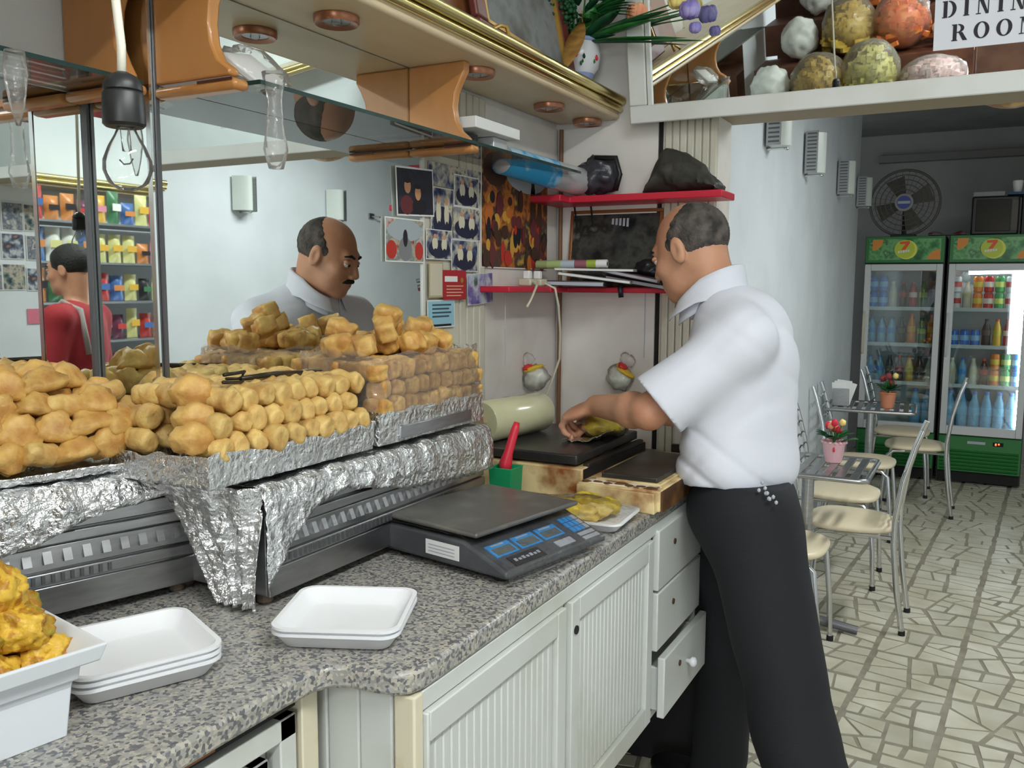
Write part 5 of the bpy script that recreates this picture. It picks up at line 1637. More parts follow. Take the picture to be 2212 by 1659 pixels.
def fridge(lab, x0, x1, lit):
    t = thing('drinks_fridge', lab, 'fridge', ((x0 + x1) / 2, FY + 0.3, 0.0))
    MB().bb(x0, x1, FY + 0.03, FY + 0.60, 0.02, 0.40).bb(x0, x1, FY + 0.58, FY + 0.60, 0.40, 1.66).bb(x0, x0 + 0.025, FY + 0.03, FY + 0.58, 0.40, 1.66).bb(x1 - 0.025, x1, FY + 0.03, FY + 0.58, 0.40, 1.66).bb(x0, x1, FY + 0.03, FY + 0.60, 1.66, 1.885).build('cabinet_shell', m_fdark, t)
    MB().bb(x0 + 0.026, x1 - 0.026, FY + 0.555, FY + 0.578, 0.405, 1.655).bb(x0 + 0.0255, x0 + 0.03, FY + 0.05, FY + 0.555, 0.405, 1.655).bb(x1 - 0.03, x1 - 0.0255, FY + 0.05, FY + 0.555, 0.405, 1.655).bb(x0 + 0.026, x1 - 0.026, FY + 0.05, FY + 0.578, 0.402, 0.408).build('inner_liner', m_fin, t)
    hd = MB().bb(x0 + 0.004, x1 - 0.004, FY, FY + 0.03, 1.682, 1.885).build('header_sign', m_fgreen, t, bevel=0.004)
    xm = (x0 + x1) / 2
    MB().bb(x0 + 0.03, x1 - 0.03, FY - 0.0015, FY, 1.705, 1.865).build('leaf_print', m_head, hd)
    def disc(cx, cz, rx, rz_, m, d, nm, a0=0, a1=2 * PI, n=24):
        P = [(cx + rx * math.cos(a0 + (a1 - a0) * k / n), cz + rz_ * math.sin(a0 + (a1 - a0) * k / n)) for k in range(n + (0 if a1 - a0 > 6 else 1))]
        if a1 - a0 < 6:
            P.append((cx, cz))
        MB().prism(P, 'y', FY - d - 0.0006, FY - d).build(nm, m, hd)
    disc(x0 + 0.055, 1.862, 0.075, 0.085, m_orange, 0.0016, 'orange_slice', -PI / 2, 0)
    disc(x1 - 0.034, 1.708, 0.085, 0.075, m_orange, 0.0016, 'orange_slice', PI / 2, PI)
    disc(xm + 0.014, 1.782, 0.076, 0.073, m_limerim, 0.0016, 'lime_ring')
    disc(xm, 1.786, 0.072, 0.070, m_lime, 0.0024, 'lime_disc')
    MB().prism([(xm - 0.034, 1.842), (xm + 0.034, 1.848), (xm + 0.036, 1.832), (xm + 0.006, 1.782), (xm - 0.024, 1.780), (xm + 0.006, 1.826), (xm - 0.034, 1.824)], 'y', FY - 0.0036, FY - 0.003).build('red_numeral', m_tom, hd)
    for k in range(5):
        MB().prism([(xm - 0.046 + 0.017 * k, 1.757 + 0.002 * k), (xm - 0.034 + 0.017 * k, 1.757 + 0.002 * k), (xm - 0.032 + 0.017 * k, 1.772 + 0.002 * k), (xm - 0.044 + 0.017 * k, 1.774 + 0.002 * k)], 'y', FY - 0.0036, FY - 0.003).build('white_lettering', m_paper, hd)
    dr = MB()
    z0, z1 = 0.385, 1.672
    dr.bb(x0 + 0.008, x0 + 0.052, FY - 0.03, FY + 0.02, z0, z1).bb(x1 - 0.052, x1 - 0.008, FY - 0.03, FY + 0.02, z0, z1).bb(x0 + 0.052, x1 - 0.052, FY - 0.03, FY + 0.02, z1 - 0.05, z1).bb(x0 + 0.052, x1 - 0.052, FY - 0.03, FY + 0.02, z0, z0 + 0.065)
    do = dr.build('door', m_fframe, t, bevel=0.004)
    MB().bb(x0 + 0.050, x1 - 0.050, FY - 0.010, FY - 0.005, z0 + 0.06, z1 - 0.048).build('glass_pane', m_pane, do)
    MB().tube([(x0 + 0.02, FY - 0.03, 0.98), (x0 + 0.02, FY - 0.055, 1.0), (x0 + 0.02, FY - 0.055, 1.28), (x0 + 0.02, FY - 0.03, 1.30)], 0.010, 8).build('door_handle', m_cable if not lit else m_fframe, do, smooth=50)
    for side in (x0 + 0.045, x1 - 0.045):
        MB().tube([(side + 0.006 * (1 if k % 2 else -1), FY + 0.045, 0.42 + 0.0215 * k) for k in range(56)], 0.004, 5).build('shelf_ladder', m_fin, t)
    for z in (1.335, 1.055, 0.755):
        s = MB().bb(x0 + 0.03, x1 - 0.03, FY + 0.06, FY + 0.54, z - 0.012, z).build('wire_shelf', m_fin, t)
        MB().bb(x0 + 0.03, x1 - 0.03, FY + 0.05, FY + 0.06, z - 0.018, z + 0.010).build('price_rail', m_fframe, s)
    g = MB().bb(x0 + 0.005, x1 - 0.005, FY, FY + 0.03, 0.10, 0.375).build('lower_panel', m_fgreen, t, bevel=0.003)
    for k in range(6):
        MB().hexa([(x0 + 0.02, FY - 0.002, 0.112 + 0.027 * k), (x1 - 0.02, FY - 0.002, 0.112 + 0.027 * k), (x1 - 0.02, FY + 0.001, 0.112 + 0.027 * k), (x0 + 0.02, FY + 0.001, 0.112 + 0.027 * k),
                   (x0 + 0.02, FY - 0.016, 0.124 + 0.027 * k), (x1 - 0.02, FY - 0.016, 0.124 + 0.027 * k), (x1 - 0.02, FY + 0.001, 0.134 + 0.027 * k), (x0 + 0.02, FY + 0.001, 0.134 + 0.027 * k)]).build('grille_slat', m_fgreen, g)
    MB().bb(xm - 0.08, xm + 0.04, FY - 0.003, FY, 0.318, 0.338).build('maker_badge', m_keygrey, g)
    MB().bb(xm + 0.09, xm + 0.16, FY - 0.003, FY, 0.312, 0.342).build('thermostat_window', m_dark, g)
    MB().bb(x0 + 0.01, x1 - 0.01, FY + 0.02, FY + 0.3, 0.02, 0.10).build('plinth', m_dark, t)
    if lit:
        for k in range(2):
            MB().bb(xm + 0.105 + 0.02 * k, xm + 0.115 + 0.02 * k, FY - 0.0045, FY - 0.003, 0.319 + 0.005 * k, 0.335).build('led_digit', m_led, g)
        MB().tube([(x0 + 0.14, FY + 0.10, 1.605), (x1 - 0.05, FY + 0.10, 1.615)], 0.013, 10).build('light_tube', m_tube, t)
        MB().tube([(x1 - 0.055, FY + 0.065, 0.45), (x1 - 0.055, FY + 0.065, 1.58)], 0.008, 8).build('light_tube', m_tube, t)
    return t


fridge('unlit green drinks fridge, the left one of the two', 0.362, 0.928, False)
fridge('lit green drinks fridge, the right one of the two', 0.952, 1.518, True)


# bottles and cans: one of each kind, then copies
def drink(kind, col, cap, lab_col):
    key = (kind, col, cap)
    nm = 'drink_can' if kind == 'can' else 'drink_bottle'
    r = thing(nm, 'x', 'can' if kind == 'can' else 'bottle', (0, 0, 0), local=True)
    mb_ = mat('drink_' + '_'.join(map(str, col)), c(*col), 0.18, coat=0.3)
    if kind == 'can':
        MB().lathe([(0.025, 0), (0.033, 0.008), (0.033, 0.108), (0.026, 0.120)], 14).build('can_body', mb_, r, smooth=40)
        MB().lathe([(0.004, 0.1195), (0.026, 0.1205), (0.0265, 0.123), (0.004, 0.1225)], 14).build('can_lid', m_steel, r, smooth=40)
        MB().lathe([(0.0333, 0.04), (0.0336, 0.042), (0.0336, 0.078), (0.0333, 0.08)], 14).build('label', mat('lab_' + '_'.join(map(str, lab_col)), c(*lab_col), 0.4), r, smooth=40)
        return r
    H = {'small': 0.205, 'tall': 0.235, 'big': 0.30}[kind]
    R_ = {'small': 0.031, 'tall': 0.032, 'big': 0.040}[kind]
    MB().lathe([(R_ * 0.8, 0), (R_, 0.008), (R_, H * 0.30), (R_ * 0.95, H * 0.36), (R_, H * 0.42), (R_, H * 0.58), (R_ * 0.75, H * 0.74), (R_ * 0.42, H * 0.87), (R_ * 0.42, H * 0.93)], 14).build('bottle_body', mb_, r, smooth=50)
    MB().lathe([(R_ * 0.46, H * 0.92), (R_ * 0.46, H), (R_ * 0.2, H)], 12).build('cap', mat('cap_' + '_'.join(map(str, cap)), c(*cap), 0.4), r, smooth=40)
    MB().lathe([(R_ * 1.01, H * 0.40), (R_ * 1.02, H * 0.41), (R_ * 1.02, H * 0.58), (R_ * 1.01, H * 0.59)], 14).build('label', mat('lab_' + '_'.join(map(str, lab_col)), c(*lab_col), 0.4), r, smooth=40)
    return r


kinds = {
    'blue can': ('can', (40, 120, 210), (0, 0, 0), (150, 200, 240)), 'teal can': ('can', (40, 130, 130), (0, 0, 0), (90, 170, 160)), 'red can': ('can', (196, 40, 40), (0, 0, 0), (240, 220, 210)), 'orange can': ('can', (232, 130, 50), (0, 0, 0), (240, 200, 80)),
    'green can': ('can', (70, 160, 90), (0, 0, 0), (220, 230, 120)), 'white can': ('can', (216, 216, 216), (0, 0, 0), (200, 60, 60)), 'yellow can': ('can', (226, 190, 60), (0, 0, 0), (230, 110, 40)),
    'brown bottle': ('small', (70, 30, 24), (226, 80, 50), (170, 40, 40)), 'yellow bottle': ('small', (220, 176, 60), (230, 90, 50), (200, 190, 60)), 'orange bottle': ('tall', (222, 130, 50), (230, 100, 40), (230, 170, 70)), 'red bottle': ('small', (180, 50, 50), (226, 80, 50), (240, 210, 200)),
    'pale bottle': ('small', (206, 200, 180), (230, 220, 190), (200, 190, 150)), 'water bottle': ('small', (110, 170, 200), (60, 110, 190), (60, 140, 210)), 'big water bottle': ('big', (110, 176, 214), (70, 120, 196), (120, 190, 226)), 'dark bottle': ('small', (40, 44, 48), (60, 60, 60), (90, 80, 70)),
    'green bottle': ('small', (96, 130, 90), (60, 120, 70), (180, 190, 110)),
}
protos = {}
used = {}


def stock(which, x0, z, row, depth, dx=0.073):
    for k, nm in enumerate(row):
        if nm is None:
            continue
        if nm not in protos:
            protos[nm] = drink(*kinds[nm])
        x = x0 + 0.066 + dx * k
        y = FY + 0.11 + 0.08 * depth
        lab = '%s, %s from left, %s of the %s fridge%s' % (nm, ORD[k], {1.336: 'top shelf', 1.056: 'second shelf', 0.756: 'third shelf', 0.409: 'bottom'}[z], which, '' if depth == 0 else ', back row')
        used.setdefault(lab, []).append((nm, x, y, z))
        grp = 'drinks on the %s of the %s fridge' % ({1.336: 'top shelf', 1.056: 'second shelf', 0.756: 'third shelf', 0.409: 'bottom'}[z], which)
        if not used.get('first_' + nm):
            used['first_' + nm] = True
            o = protos[nm]
            o.location = (x, y, z)
        else:
            o = dup(protos[nm], (x, y, z))
        o['label'] = lab
        o['group'] = grp
        if (nm.endswith('can')) and z != 1.056:
            q = dup(o, (x, y, z + 0.124), 0, 'upper ' + lab, grp)


L0, R0 = 0.362, 0.952
stock('unlit left', L0, 1.336, ['blue can', 'blue can', 'pale bottle', 'brown bottle', 'red bottle', 'green bottle', 'dark bottle'], 0, 0.072)
stock('unlit left', L0, 1.056, ['water bottle', 'water bottle', 'water bottle', 'dark bottle', 'orange bottle', 'green bottle', 'orange bottle'], 0, 0.072)
stock('unlit left', L0, 0.756, ['water bottle', 'water bottle', 'dark bottle', 'brown bottle', 'yellow bottle', 'dark bottle', 'pale bottle'], 0, 0.072)
stock('unlit left', L0, 0.409, [None, None, None, None, 'big water bottle', 'big water bottle'], 0, 0.086)
stock('lit right', R0, 1.336, ['white can', 'pale bottle', 'orange can', 'red can', 'green can', 'white can', 'red can'], 0, 0.072)
stock('lit right', R0, 1.056, ['blue can', 'blue can', 'blue can', 'dark bottle', 'yellow bottle', 'red bottle', 'yellow bottle'], 0, 0.072)
stock('lit right', R0, 0.756, ['pale bottle', 'water bottle', 'pale bottle', 'brown bottle', 'orange can', 'green can', 'blue can'], 0, 0.072)
stock('lit right', R0, 0.409, ['big water bottle', 'big water bottle', 'big water bottle', 'big water bottle', 'big water bottle', 'big water bottle'], 0, 0.083)
stock('lit right', R0, 0.409, ['big water bottle', 'big water bottle', 'big water bottle', 'big water bottle', 'big water bottle', 'big water bottle'], 1, 0.083)
stock('unlit left', L0, 1.056, ['water bottle', 'dark bottle', 'water bottle', 'water bottle', 'dark bottle', 'green bottle', 'orange bottle'], 1, 0.072)

# ------------------------------------------------------------ things on the fridges
t = thing('fan', 'round dusty fan with a blue hub badge standing on the left fridge', 'fan', (0.62, 7.60, 1.886))
m_fan = mat('fan_grey', c(92, 88, 82), 0.6)
fc = (0.62, 7.56, 2.145)
RX = Matrix.Rotation(PI / 2, 4, 'X')
for k in range(6):
    rr = 0.06 + 0.038 * k
    MB().tube([(fc[0] + rr * math.cos(2 * PI * j / 36), fc[1] - 0.05 + 0.05 * (rr / 0.25) ** 3, fc[2] + rr * math.sin(2 * PI * j / 36)) for j in range(36)], 0.004 if k < 5 else 0.010, 6, closed=True).build('guard_ring', m_fan, t)
for k in range(30):
    a = 2 * PI * k / 30
    MB().tube([(fc[0] + q * math.cos(a), fc[1] - 0.05 + 0.05 * (q / 0.25) ** 3, fc[2] + q * math.sin(a)) for q in (0.05, 0.15, 0.22, 0.25)], 0.002, 4).build('guard_wire', m_fan, t)
MB().lathe([(0.0005, 0), (0.062, 0), (0.066, 0.01), (0.066, 0.018), (0.0005, 0.018)], 28, M=RX, at=(fc[0], fc[1] - 0.045, fc[2])).build('hub_ring', mat('hub_grey', c(150, 148, 142), 0.5), t, smooth=40)
h = MB().lathe([(0.0005, 0), (0.050, 0), (0.050, 0.004), (0.0005, 0.004)], 28, M=RX, at=(fc[0], fc[1] - 0.064, fc[2])).build('hub_badge', mat('badge_blue', c(70, 84, 150), 0.4), t)
MB().bb(fc[0] - 0.044, fc[0] + 0.044, fc[1] - 0.0695, fc[1] - 0.068, fc[2] - 0.010, fc[2] + 0.010).build('badge_band', m_keygrey, h)
for k in range(4):
    a = k * PI / 2 + 0.4
    ca_, sa_ = math.cos(a), math.sin(a)
    MB().hexa([(fc[0] + 0.05 * ca_ - 0.03 * sa_, fc[1], fc[2] + 0.05 * sa_ + 0.03 * ca_), (fc[0] + 0.05 * ca_ + 0.03 * sa_, fc[1] + 0.02, fc[2] + 0.05 * sa_ - 0.03 * ca_), (fc[0] + 0.2 * ca_ + 0.07 * sa_, fc[1] + 0.04, fc[2] + 0.2 * sa_ - 0.07 * ca_), (fc[0] + 0.2 * ca_ - 0.07 * sa_, fc[1], fc[2] + 0.2 * sa_ + 0.07 * ca_)] + [(p[0], p[1] + 0.004, p[2]) for p in [(fc[0] + 0.05 * ca_ - 0.03 * sa_, fc[1], fc[2] + 0.05 * sa_ + 0.03 * ca_), (fc[0] + 0.05 * ca_ + 0.03 * sa_, fc[1] + 0.02, fc[2] + 0.05 * sa_ - 0.03 * ca_), (fc[0] + 0.2 * ca_ + 0.07 * sa_, fc[1] + 0.04, fc[2] + 0.2 * sa_ - 0.07 * ca_), (fc[0] + 0.2 * ca_ - 0.07 * sa_, fc[1], fc[2] + 0.2 * sa_ + 0.07 * ca_)]]).build('fan_blade', m_fan, t)
MB().tube([(fc[0], fc[1] + 0.03, fc[2]), (fc[0], fc[1] + 0.13, fc[2])], [0.06, 0.05], 16).build('motor', m_black, t)
MB().bb(fc[0] - 0.09, fc[0] + 0.09, fc[1] - 0.02, fc[1] + 0.16, 1.887, 1.905).build('fan_foot', m_black, t, bevel=0.005)
MB().tube([(fc[0], fc[1] + 0.08, 1.9), (fc[0], fc[1] + 0.09, fc[2])], 0.018, 8).build('fan_neck', m_black, t)
t = thing('television', 'small dark tube television on the right fridge', 'television', (1.26, 7.7, 1.886))
MB().bb(1.085, 1.40, 7.58, 7.95, 1.888, 2.175).build('tv_housing', m_black, t, bevel=0.012)
MB().bb(1.115, 1.345, 7.575, 7.582, 1.915, 2.15).build('screen', mat('tv_screen', c(54, 56, 54), 0.12), t, bevel=0.004)
MB().bb(1.352, 1.39, 7.576, 7.582, 1.92, 2.14).build('control_strip', mat('tv_strip', c(90, 84, 74), 0.5), t)
o = box('video_box', mat('vcr_pale', c(150, 150, 152), 0.5), 1.09, 1.30, 7.60, 7.85, 2.176, 2.212, bevel=0.004)
tag(o, 'flat pale box lying on the small television', 'box')
t = thing('bottle_tray', 'blue tray of wrapped white cups standing right of the television', 'tray', (1.50, 7.75, 1.886))
m_bluedk = mat('tray_blue', c(44, 74, 110), 0.5)
for k in range(2):
    z = 2.182 + 0.13 * k
    MB().bb(1.32 + 0.1 * k, 1.75, 7.58, 7.88, z, z + 0.018).build('tray_board', m_bluedk, t)
    for j in range(4):
        MB().lathe([(0.026, 0.0), (0.036, 0.075), (0.033, 0.085)], 12, (1.38 + 0.1 * k + 0.09 * j, 7.64, z + 0.019)).build('white_cup', m_paper, t, smooth=40)
MB().bb(1.42, 1.75, 7.6, 7.9, 1.887, 2.18).build('carton_under', m_fdark, t)
o = MB().grid(20, 8, lambda i, j: (0.80 + 0.26 * i, 7.50 + 0.1 * j, 1.888 + 0.03 * math.sin(PI * j) * (0.5 + 0.5 * math.sin(i * 9)) + 0.004)).build('striped_cloth', mat('cloth_red_grey', c(120, 110, 112), 0.7, var=(18, c(110, 40, 44), 0.5, 0.6)), smooth=True, thick=0.003)
tag(o, 'striped red and grey cloth lying on the fridges beside the fan', 'cloth')

# ------------------------------------------------------------ wall lamps
SL = thing('wall_lamp', 'x', 'lamp', (0, 0, 0), 'steel and glass wall lamps', local=True)
# local frame: wall at x = 0, lamp stands out along +x
MB().bb(0.0, 0.012, -0.04, 0.04, 0.0, 0.22).build('back_plate', m_steel, SL, bevel=0.002)
MB().bb(0.012, 0.075, -0.075, -0.068, 0.0, 0.22).build('perforated_side', m_steel, SL)
for k in range(11):
    MB().bb(0.02, 0.068, -0.0765, -0.0745, 0.012 + 0.019 * k, 0.020 + 0.019 * k).build('slot', m_steel_dark, SL)
m_opal = mat('opal_glass', c(226, 234, 228), 0.25, trans=0.15)
MB().prism([(0.012 + 0.095 * math.sin(PI * k / 12), -0.066 + 0.14 * k / 12) for k in range(13)], 'z', 0.004, 0.216).build('opal_shade', m_opal, SL, smooth=40)
MB().tube([(0.0, 0.0, -0.006), (0.085, 0.0, -0.006)], 0.006, 8).build('support_arm', m_chrome, SL)
MB().lathe([(0.004, -0.012), (0.012, -0.008), (0.012, 0.0), (0.004, 0.002)], 12, (0.085, 0.0, -0.004)).build('arm_knob', m_chrome, SL, smooth=True)
SL.location = (0.302, 4.12, 2.118)
SL['label'] = 'steel and glass wall lamp on the left dining wall, nearest the overhead mirror'
for y, lab in ((5.08, 'second steel and glass wall lamp along the left dining wall'), (6.30, 'third wall lamp along the left dining wall, above the back of the clerk'), (7.30, 'last wall lamp on the left dining wall, beside the fan')):
    dup(SL, (0.302, y, 2.105), 0.0, lab)
for y, lab in ((4.20, 'opal wall lamp on the right dining wall, left one of two in the mirror'), (5.10, 'opal wall lamp on the right dining wall, above the mirrored clerk')):
    dup(SL, (2.998, y, 1.955), PI, lab)
o = thing('wall_bracket', 'thin steel bracket on the right dining wall, seen in the mirror beside the lamps', 'bracket', (2.99, 5.6, 2.0))
MB().tube([(2.998, 5.56, 2.02), (2.95, 5.6, 2.015), (2.95, 5.80, 2.01)], 0.006, 8).build('rod', m_chrome, o)
MB().bb(2.985, 2.999, 5.53, 5.59, 2.0, 2.04).build('mount', m_steel, o)

# round mosaic globe lamp behind the fascia
t = thing('globe_lamp', 'round brown mosaic globe lamp hanging just behind the mirrored fascia', 'lamp', (1.24, 2.93, 2.0))
m_mosaic = mat('mosaic', c(150, 112, 80), 0.35, var=(22, c(206, 170, 110), 0.45, 0.62))
MB().ball((1.24, 2.93, 2.155), (0.15, 0.15, 0.15), 4).build('globe', m_mosaic, t, smooth=True)
MB().tube([(1.24, 2.93, 2.30), (1.24, 2.93, 2.85)], 0.004, 6).build('chain', m_goldpaint, t)
MB().lathe([(0.05, 0.0), (0.055, 0.01), (0.02, 0.03)], 20, (1.24, 2.93, 2.295)).build('brass_cap', m_gold, t, smooth=40)

# ------------------------------------------------------------ sign on the fascia
SG = thing('dining_room_sign', 'white sign reading DINING ROOM stuck on the mirrored fascia', 'sign', bm_pt(1.25, 0.12, -0.004))
sx0, su0, sw, sh = 1.056, 0.113, 0.30, 0.145
rotS = math.radians(-0.3)
def sgn(a, b, d):
    """a, b on the sign in metres from its lower left corner"""
    ca_, sa_ = math.cos(rotS), math.sin(rotS)
    return bm_pt(sx0 + a * ca_ - b * sa_, su0 + a * sa_ + b * ca_, d)
def sign_poly(mb, P, d0, d1):
    n = len(P)
    vs = [sgn(a, b, d0) for a, b in P] + [sgn(a, b, d1) for a, b in P]
    mb.add(vs, [tuple(range(n))[::-1], tuple(range(n, 2 * n))] + [(i, (i + 1) % n, n + (i + 1) % n, n + i) for i in range(n)])
b = MB()
sign_poly(b, [(0, 0), (sw, 0), (sw, sh), (0, sh)], -0.004, -0.0005)
b.build('sign_board', mat('sign_white', c(222, 224, 232), 0.5), SG)
def glyph(ch):
    s, t_ = 0.22, 0.06           # thick and thin strokes in units of letter height
    def rect(x0, y0, x1, y1):
        return [(x0, y0), (x1, y0), (x1, y1), (x0, y1)]
    def serif(x, y, w_=0.34):
        return rect(x - w_ / 2, y - 0.03, x + w_ / 2, y + 0.03)
    def arc(cx, cy, rx, ry, ix, iy, a0, a1, n=18):
        out = []
        for k in range(n):
            u, v = a0 + (a1 - a0) * k / n, a0 + (a1 - a0) * (k + 1) / n
            out.append([(cx + rx * math.cos(u), cy + ry * math.sin(u)), (cx + rx * math.cos(v), cy + ry * math.sin(v)), (cx + ix * math.cos(v), cy + iy * math.sin(v)), (cx + ix * math.cos(u), cy + iy * math.sin(u))])
        return out
    if ch == 'I':
        return [rect(0.08, 0, 0.30, 1), serif(0.19, 0.03), serif(0.19, 0.97)], 0.38
    if ch == 'D':
        return [rect(0.08, 0, 0.30, 1), serif(0.16, 0.03, 0.3), serif(0.16, 0.97, 0.3)] + arc(0.36, 0.5, 0.46, 0.5, 0.24, 0.44, -PI / 2, PI / 2), 0.86
    if ch == 'N':
        return [rect(0.12, 0, 0.18, 1), rect(0.66, 0, 0.72, 1), [(0.10, 1), (0.34, 1), (0.72, 0), (0.56, 0)], serif(0.15, 0.03, 0.28), serif(0.69, 0.97, 0.28), serif(0.12, 0.97, 0.2)], 0.84
    if ch == 'G':
        return arc(0.46, 0.5, 0.44, 0.5, 0.22, 0.44, 0.7, 2 * PI - 0.35) + [rect(0.62, 0.06, 0.84, 0.42), serif(0.72, 0.42, 0.36), rect(0.74, 0.66, 0.80, 0.96)], 0.92
    if ch == 'R':
        return [rect(0.08, 0, 0.30, 1), serif(0.18, 0.03, 0.34), serif(0.14, 0.97, 0.26)] + arc(0.36, 0.74, 0.36, 0.26, 0.16, 0.20, -PI / 2, PI / 2, 12) + [rect(0.30, 0.48, 0.40, 0.54), [(0.40, 0.50), (0.62, 0.50), (0.92, 0.0), (0.66, 0.0)]], 0.90
    if ch == 'O':
        return arc(0.46, 0.5, 0.44, 0.5, 0.22, 0.44, 0, 2 * PI, 28), 0.92
    if ch == 'M':
        return [rect(0.12, 0, 0.18, 1), rect(0.82, 0, 1.04, 1), [(0.10, 1), (0.36, 1), (0.62, 0.0), (0.50, 0.0)], [(0.86, 1), (0.92, 1), (0.60, 0.0), (0.54, 0.0)], serif(0.15, 0.03, 0.28), serif(0.93, 0.03, 0.38), serif(0.97, 0.97, 0.26), serif(0.12, 0.97, 0.2)], 1.12
m_ink = mat('sign_ink', c(30, 24, 34), 0.6)
for word, a, bb_, H in (('DINING', 0.016, 0.073, 0.038), ('ROOM', 0.039, 0.018, 0.038)):
    for ch in word:
        polys, adv = glyph(ch)
        m = MB()
        for k, P in enumerate(polys):
            sign_poly(m, [(a + x * H, bb_ + y * H) for x, y in P], -0.0052 - 0.00002 * k, -0.004)
        m.build('letter_' + ch.lower(), m_ink, SG)
        a += (adv + 0.34) * H
# ------------------------------------------------------------ the rest of the shop, seen in the mirrors
t = thing('canopy', 'short beige canopy with a gold rail above the right wall photos, in the left mirror', 'canopy', (2.9, 3.1, 2.0))
def side_canopy(t, y0, y1):
    MB().bb(2.80, 2.995, y0, y1, 2.0, 2.06).build('soffit', m_beige, t)
    g = MB().tube([(2.795, y0, 2.02), (2.795, y1, 2.02)], 0.012, 10)
    g.tube([(2.792, y0, 2.045), (2.792, y1, 2.045)], 0.016, 10)
    g.build('gold_rail', m_gold, t, smooth=50)
side_canopy(t, 2.78, 3.45)
t = thing('canopy', 'beige canopy with a gold rail above the display rack on the right shop wall', 'canopy', (2.9, -0.9, 2.0))
side_canopy(t, -2.4, 0.6)
cols = [[c(40, 46, 70), c(150, 150, 150), c(90, 100, 120), c(200, 200, 190), c(60, 50, 50)], [c(120, 50, 50), c(60, 80, 100), c(190, 180, 160), c(90, 110, 110), c(40, 44, 60)], [c(60, 90, 80), c(200, 200, 200), c(110, 120, 140), c(50, 50, 64), c(160, 130, 110)]]
ph = [picture('ph_w%d' % k, cols[k % 3], 16 + 3 * k, 50 + 7 * k, 4) for k in range(4)]
rk = random.Random(11)
n = 0
for r_ in range(3):
    for k in range(6):
        y0 = 2.56 + 0.135 * k + rk.uniform(-0.008, 0.008)
        z0 = 1.46 + 0.155 * r_ + rk.uniform(-0.01, 0.01)
        if r_ == 0 and k in (0, 5):
            continue
        h, w2 = rk.uniform(0.12, 0.148), rk.uniform(0.11, 0.13)
        o = box('photograph', m_paper, 2.9955, 2.9985, y0, y0 + w2, z0, z0 + h)
        MB().bb(2.9945, 2.9956, y0 + 0.004, y0 + w2 - 0.004, z0 + 0.004, z0 + h - 0.004).build('print', ph[n % 4], o)
        tag(o, 'small photo pinned in the cluster on the right shop wall, reflected in the left mirror', 'photograph', 'photos on the right shop wall')
        n += 1
o = box('pink_card', mat('pink_card', c(214, 120, 140), 0.5), 2.994, 2.998, 2.95, 3.05, 1.28, 1.36)
tag(o, 'tilted pink card under the photos on the right shop wall', 'card')

# display rack of bright packets against the right wall, seen in the mirrored corner
t = thing('display_rack', 'wire display rack against the right shop wall, reflected in the mirrored corner', 'rack', (2.85, -1.2, 0.0))
for y in (-2.35, -0.70):
    MB().tube([(2.72, y, 0.0), (2.72, y, 1.93)], 0.012, 8).build('upright', m_chrome, t)
for k in range(8):
    z = 0.35 + 0.21 * k
    MB().bb(2.68, 2.98, -2.36, -0.69, z - 0.012, z).build('rack_shelf', m_steel, t)
pc = [(186, 62, 58), (216, 170, 70), (70, 120, 84), (74, 110, 170), (214, 140, 160), (226, 226, 220), (206, 134, 76), (110, 60, 84), (210, 206, 140), (44, 42, 46)]
n = 0
for k in range(8):
    for j in range(18):
        z = 0.352 + 0.21 * k
        y = -2.31 + 0.092 * j
        q = pc[rk.randrange(len(pc))]
        hh = rk.uniform(0.11, 0.18)
        M_ = Matrix.Translation((2.76, y, z)) @ Matrix.Rotation(rk.uniform(-0.15, 0.15), 4, 'Z')
        m = MB()
        def pk(i, j2, hh=hh):
            b_ = 0.028 * math.sin(PI * min(1, max(0, j2))) ** 0.6
            return ((-b_) * math.sin(PI * i), -0.040 + 0.080 * i, hh * j2)
        m.grid(6, 6, pk)
        m.grid(6, 6, lambda i, j2, hh=hh: (0.028 * math.sin(PI * j2) ** 0.6 * math.sin(PI * i) + 0.0005, -0.040 + 0.080 * i, hh * j2))
        o = m.xf(M_).build('snack_packet', mat('packet_%d' % pc.index(q), c(*q), 0.25), smooth=True)
        MB().bb(-0.031, -0.029, -0.03, 0.03, hh * 0.4, hh * 0.62).xf(M_).build('label', mat('packet_%d' % ((pc.index(q) + 3) % 10), c(*pc[(pc.index(q) + 3) % 10]), 0.3), o)
        tag(o, 'bright snack packet on the display rack, seen blurred in the mirrored corner', 'packet', 'snack packets on the display rack')
# shop light fixtures
for y, lab in ((0.35, 'white tube light fixture on the shop ceiling above the camera'), (-1.7, 'white tube light fixture on the shop ceiling near the street')):
    t = thing('tube_light', lab, 'light', (1.75, y, 2.78))
    MB().tube([(1.75, y - 0.4, 2.86), (1.75, y - 0.4, 3.0)], 0.004, 6).build('hanger', m_steel, t)
    MB().tube([(1.75, y + 0.4, 2.86), (1.75, y + 0.4, 3.0)], 0.004, 6).build('hanger', m_steel, t)
    MB().bb(1.66, 1.84, y - 0.68, y + 0.68, 2.79, 2.86).build('housing', m_white, t, bevel=0.006)
t = thing('tube_light', 'white tube light fixture on the dining ceiling', 'light', (1.9, 4.1, 2.64))
MB().tube([(1.9, 4.1, 2.72), (1.9, 4.1, 2.85)], 0.004, 6).build('hanger', m_steel, t)
MB().bb(1.81, 1.99, 3.47, 4.73, 2.65, 2.72).build('housing', m_white, t, bevel=0.006)

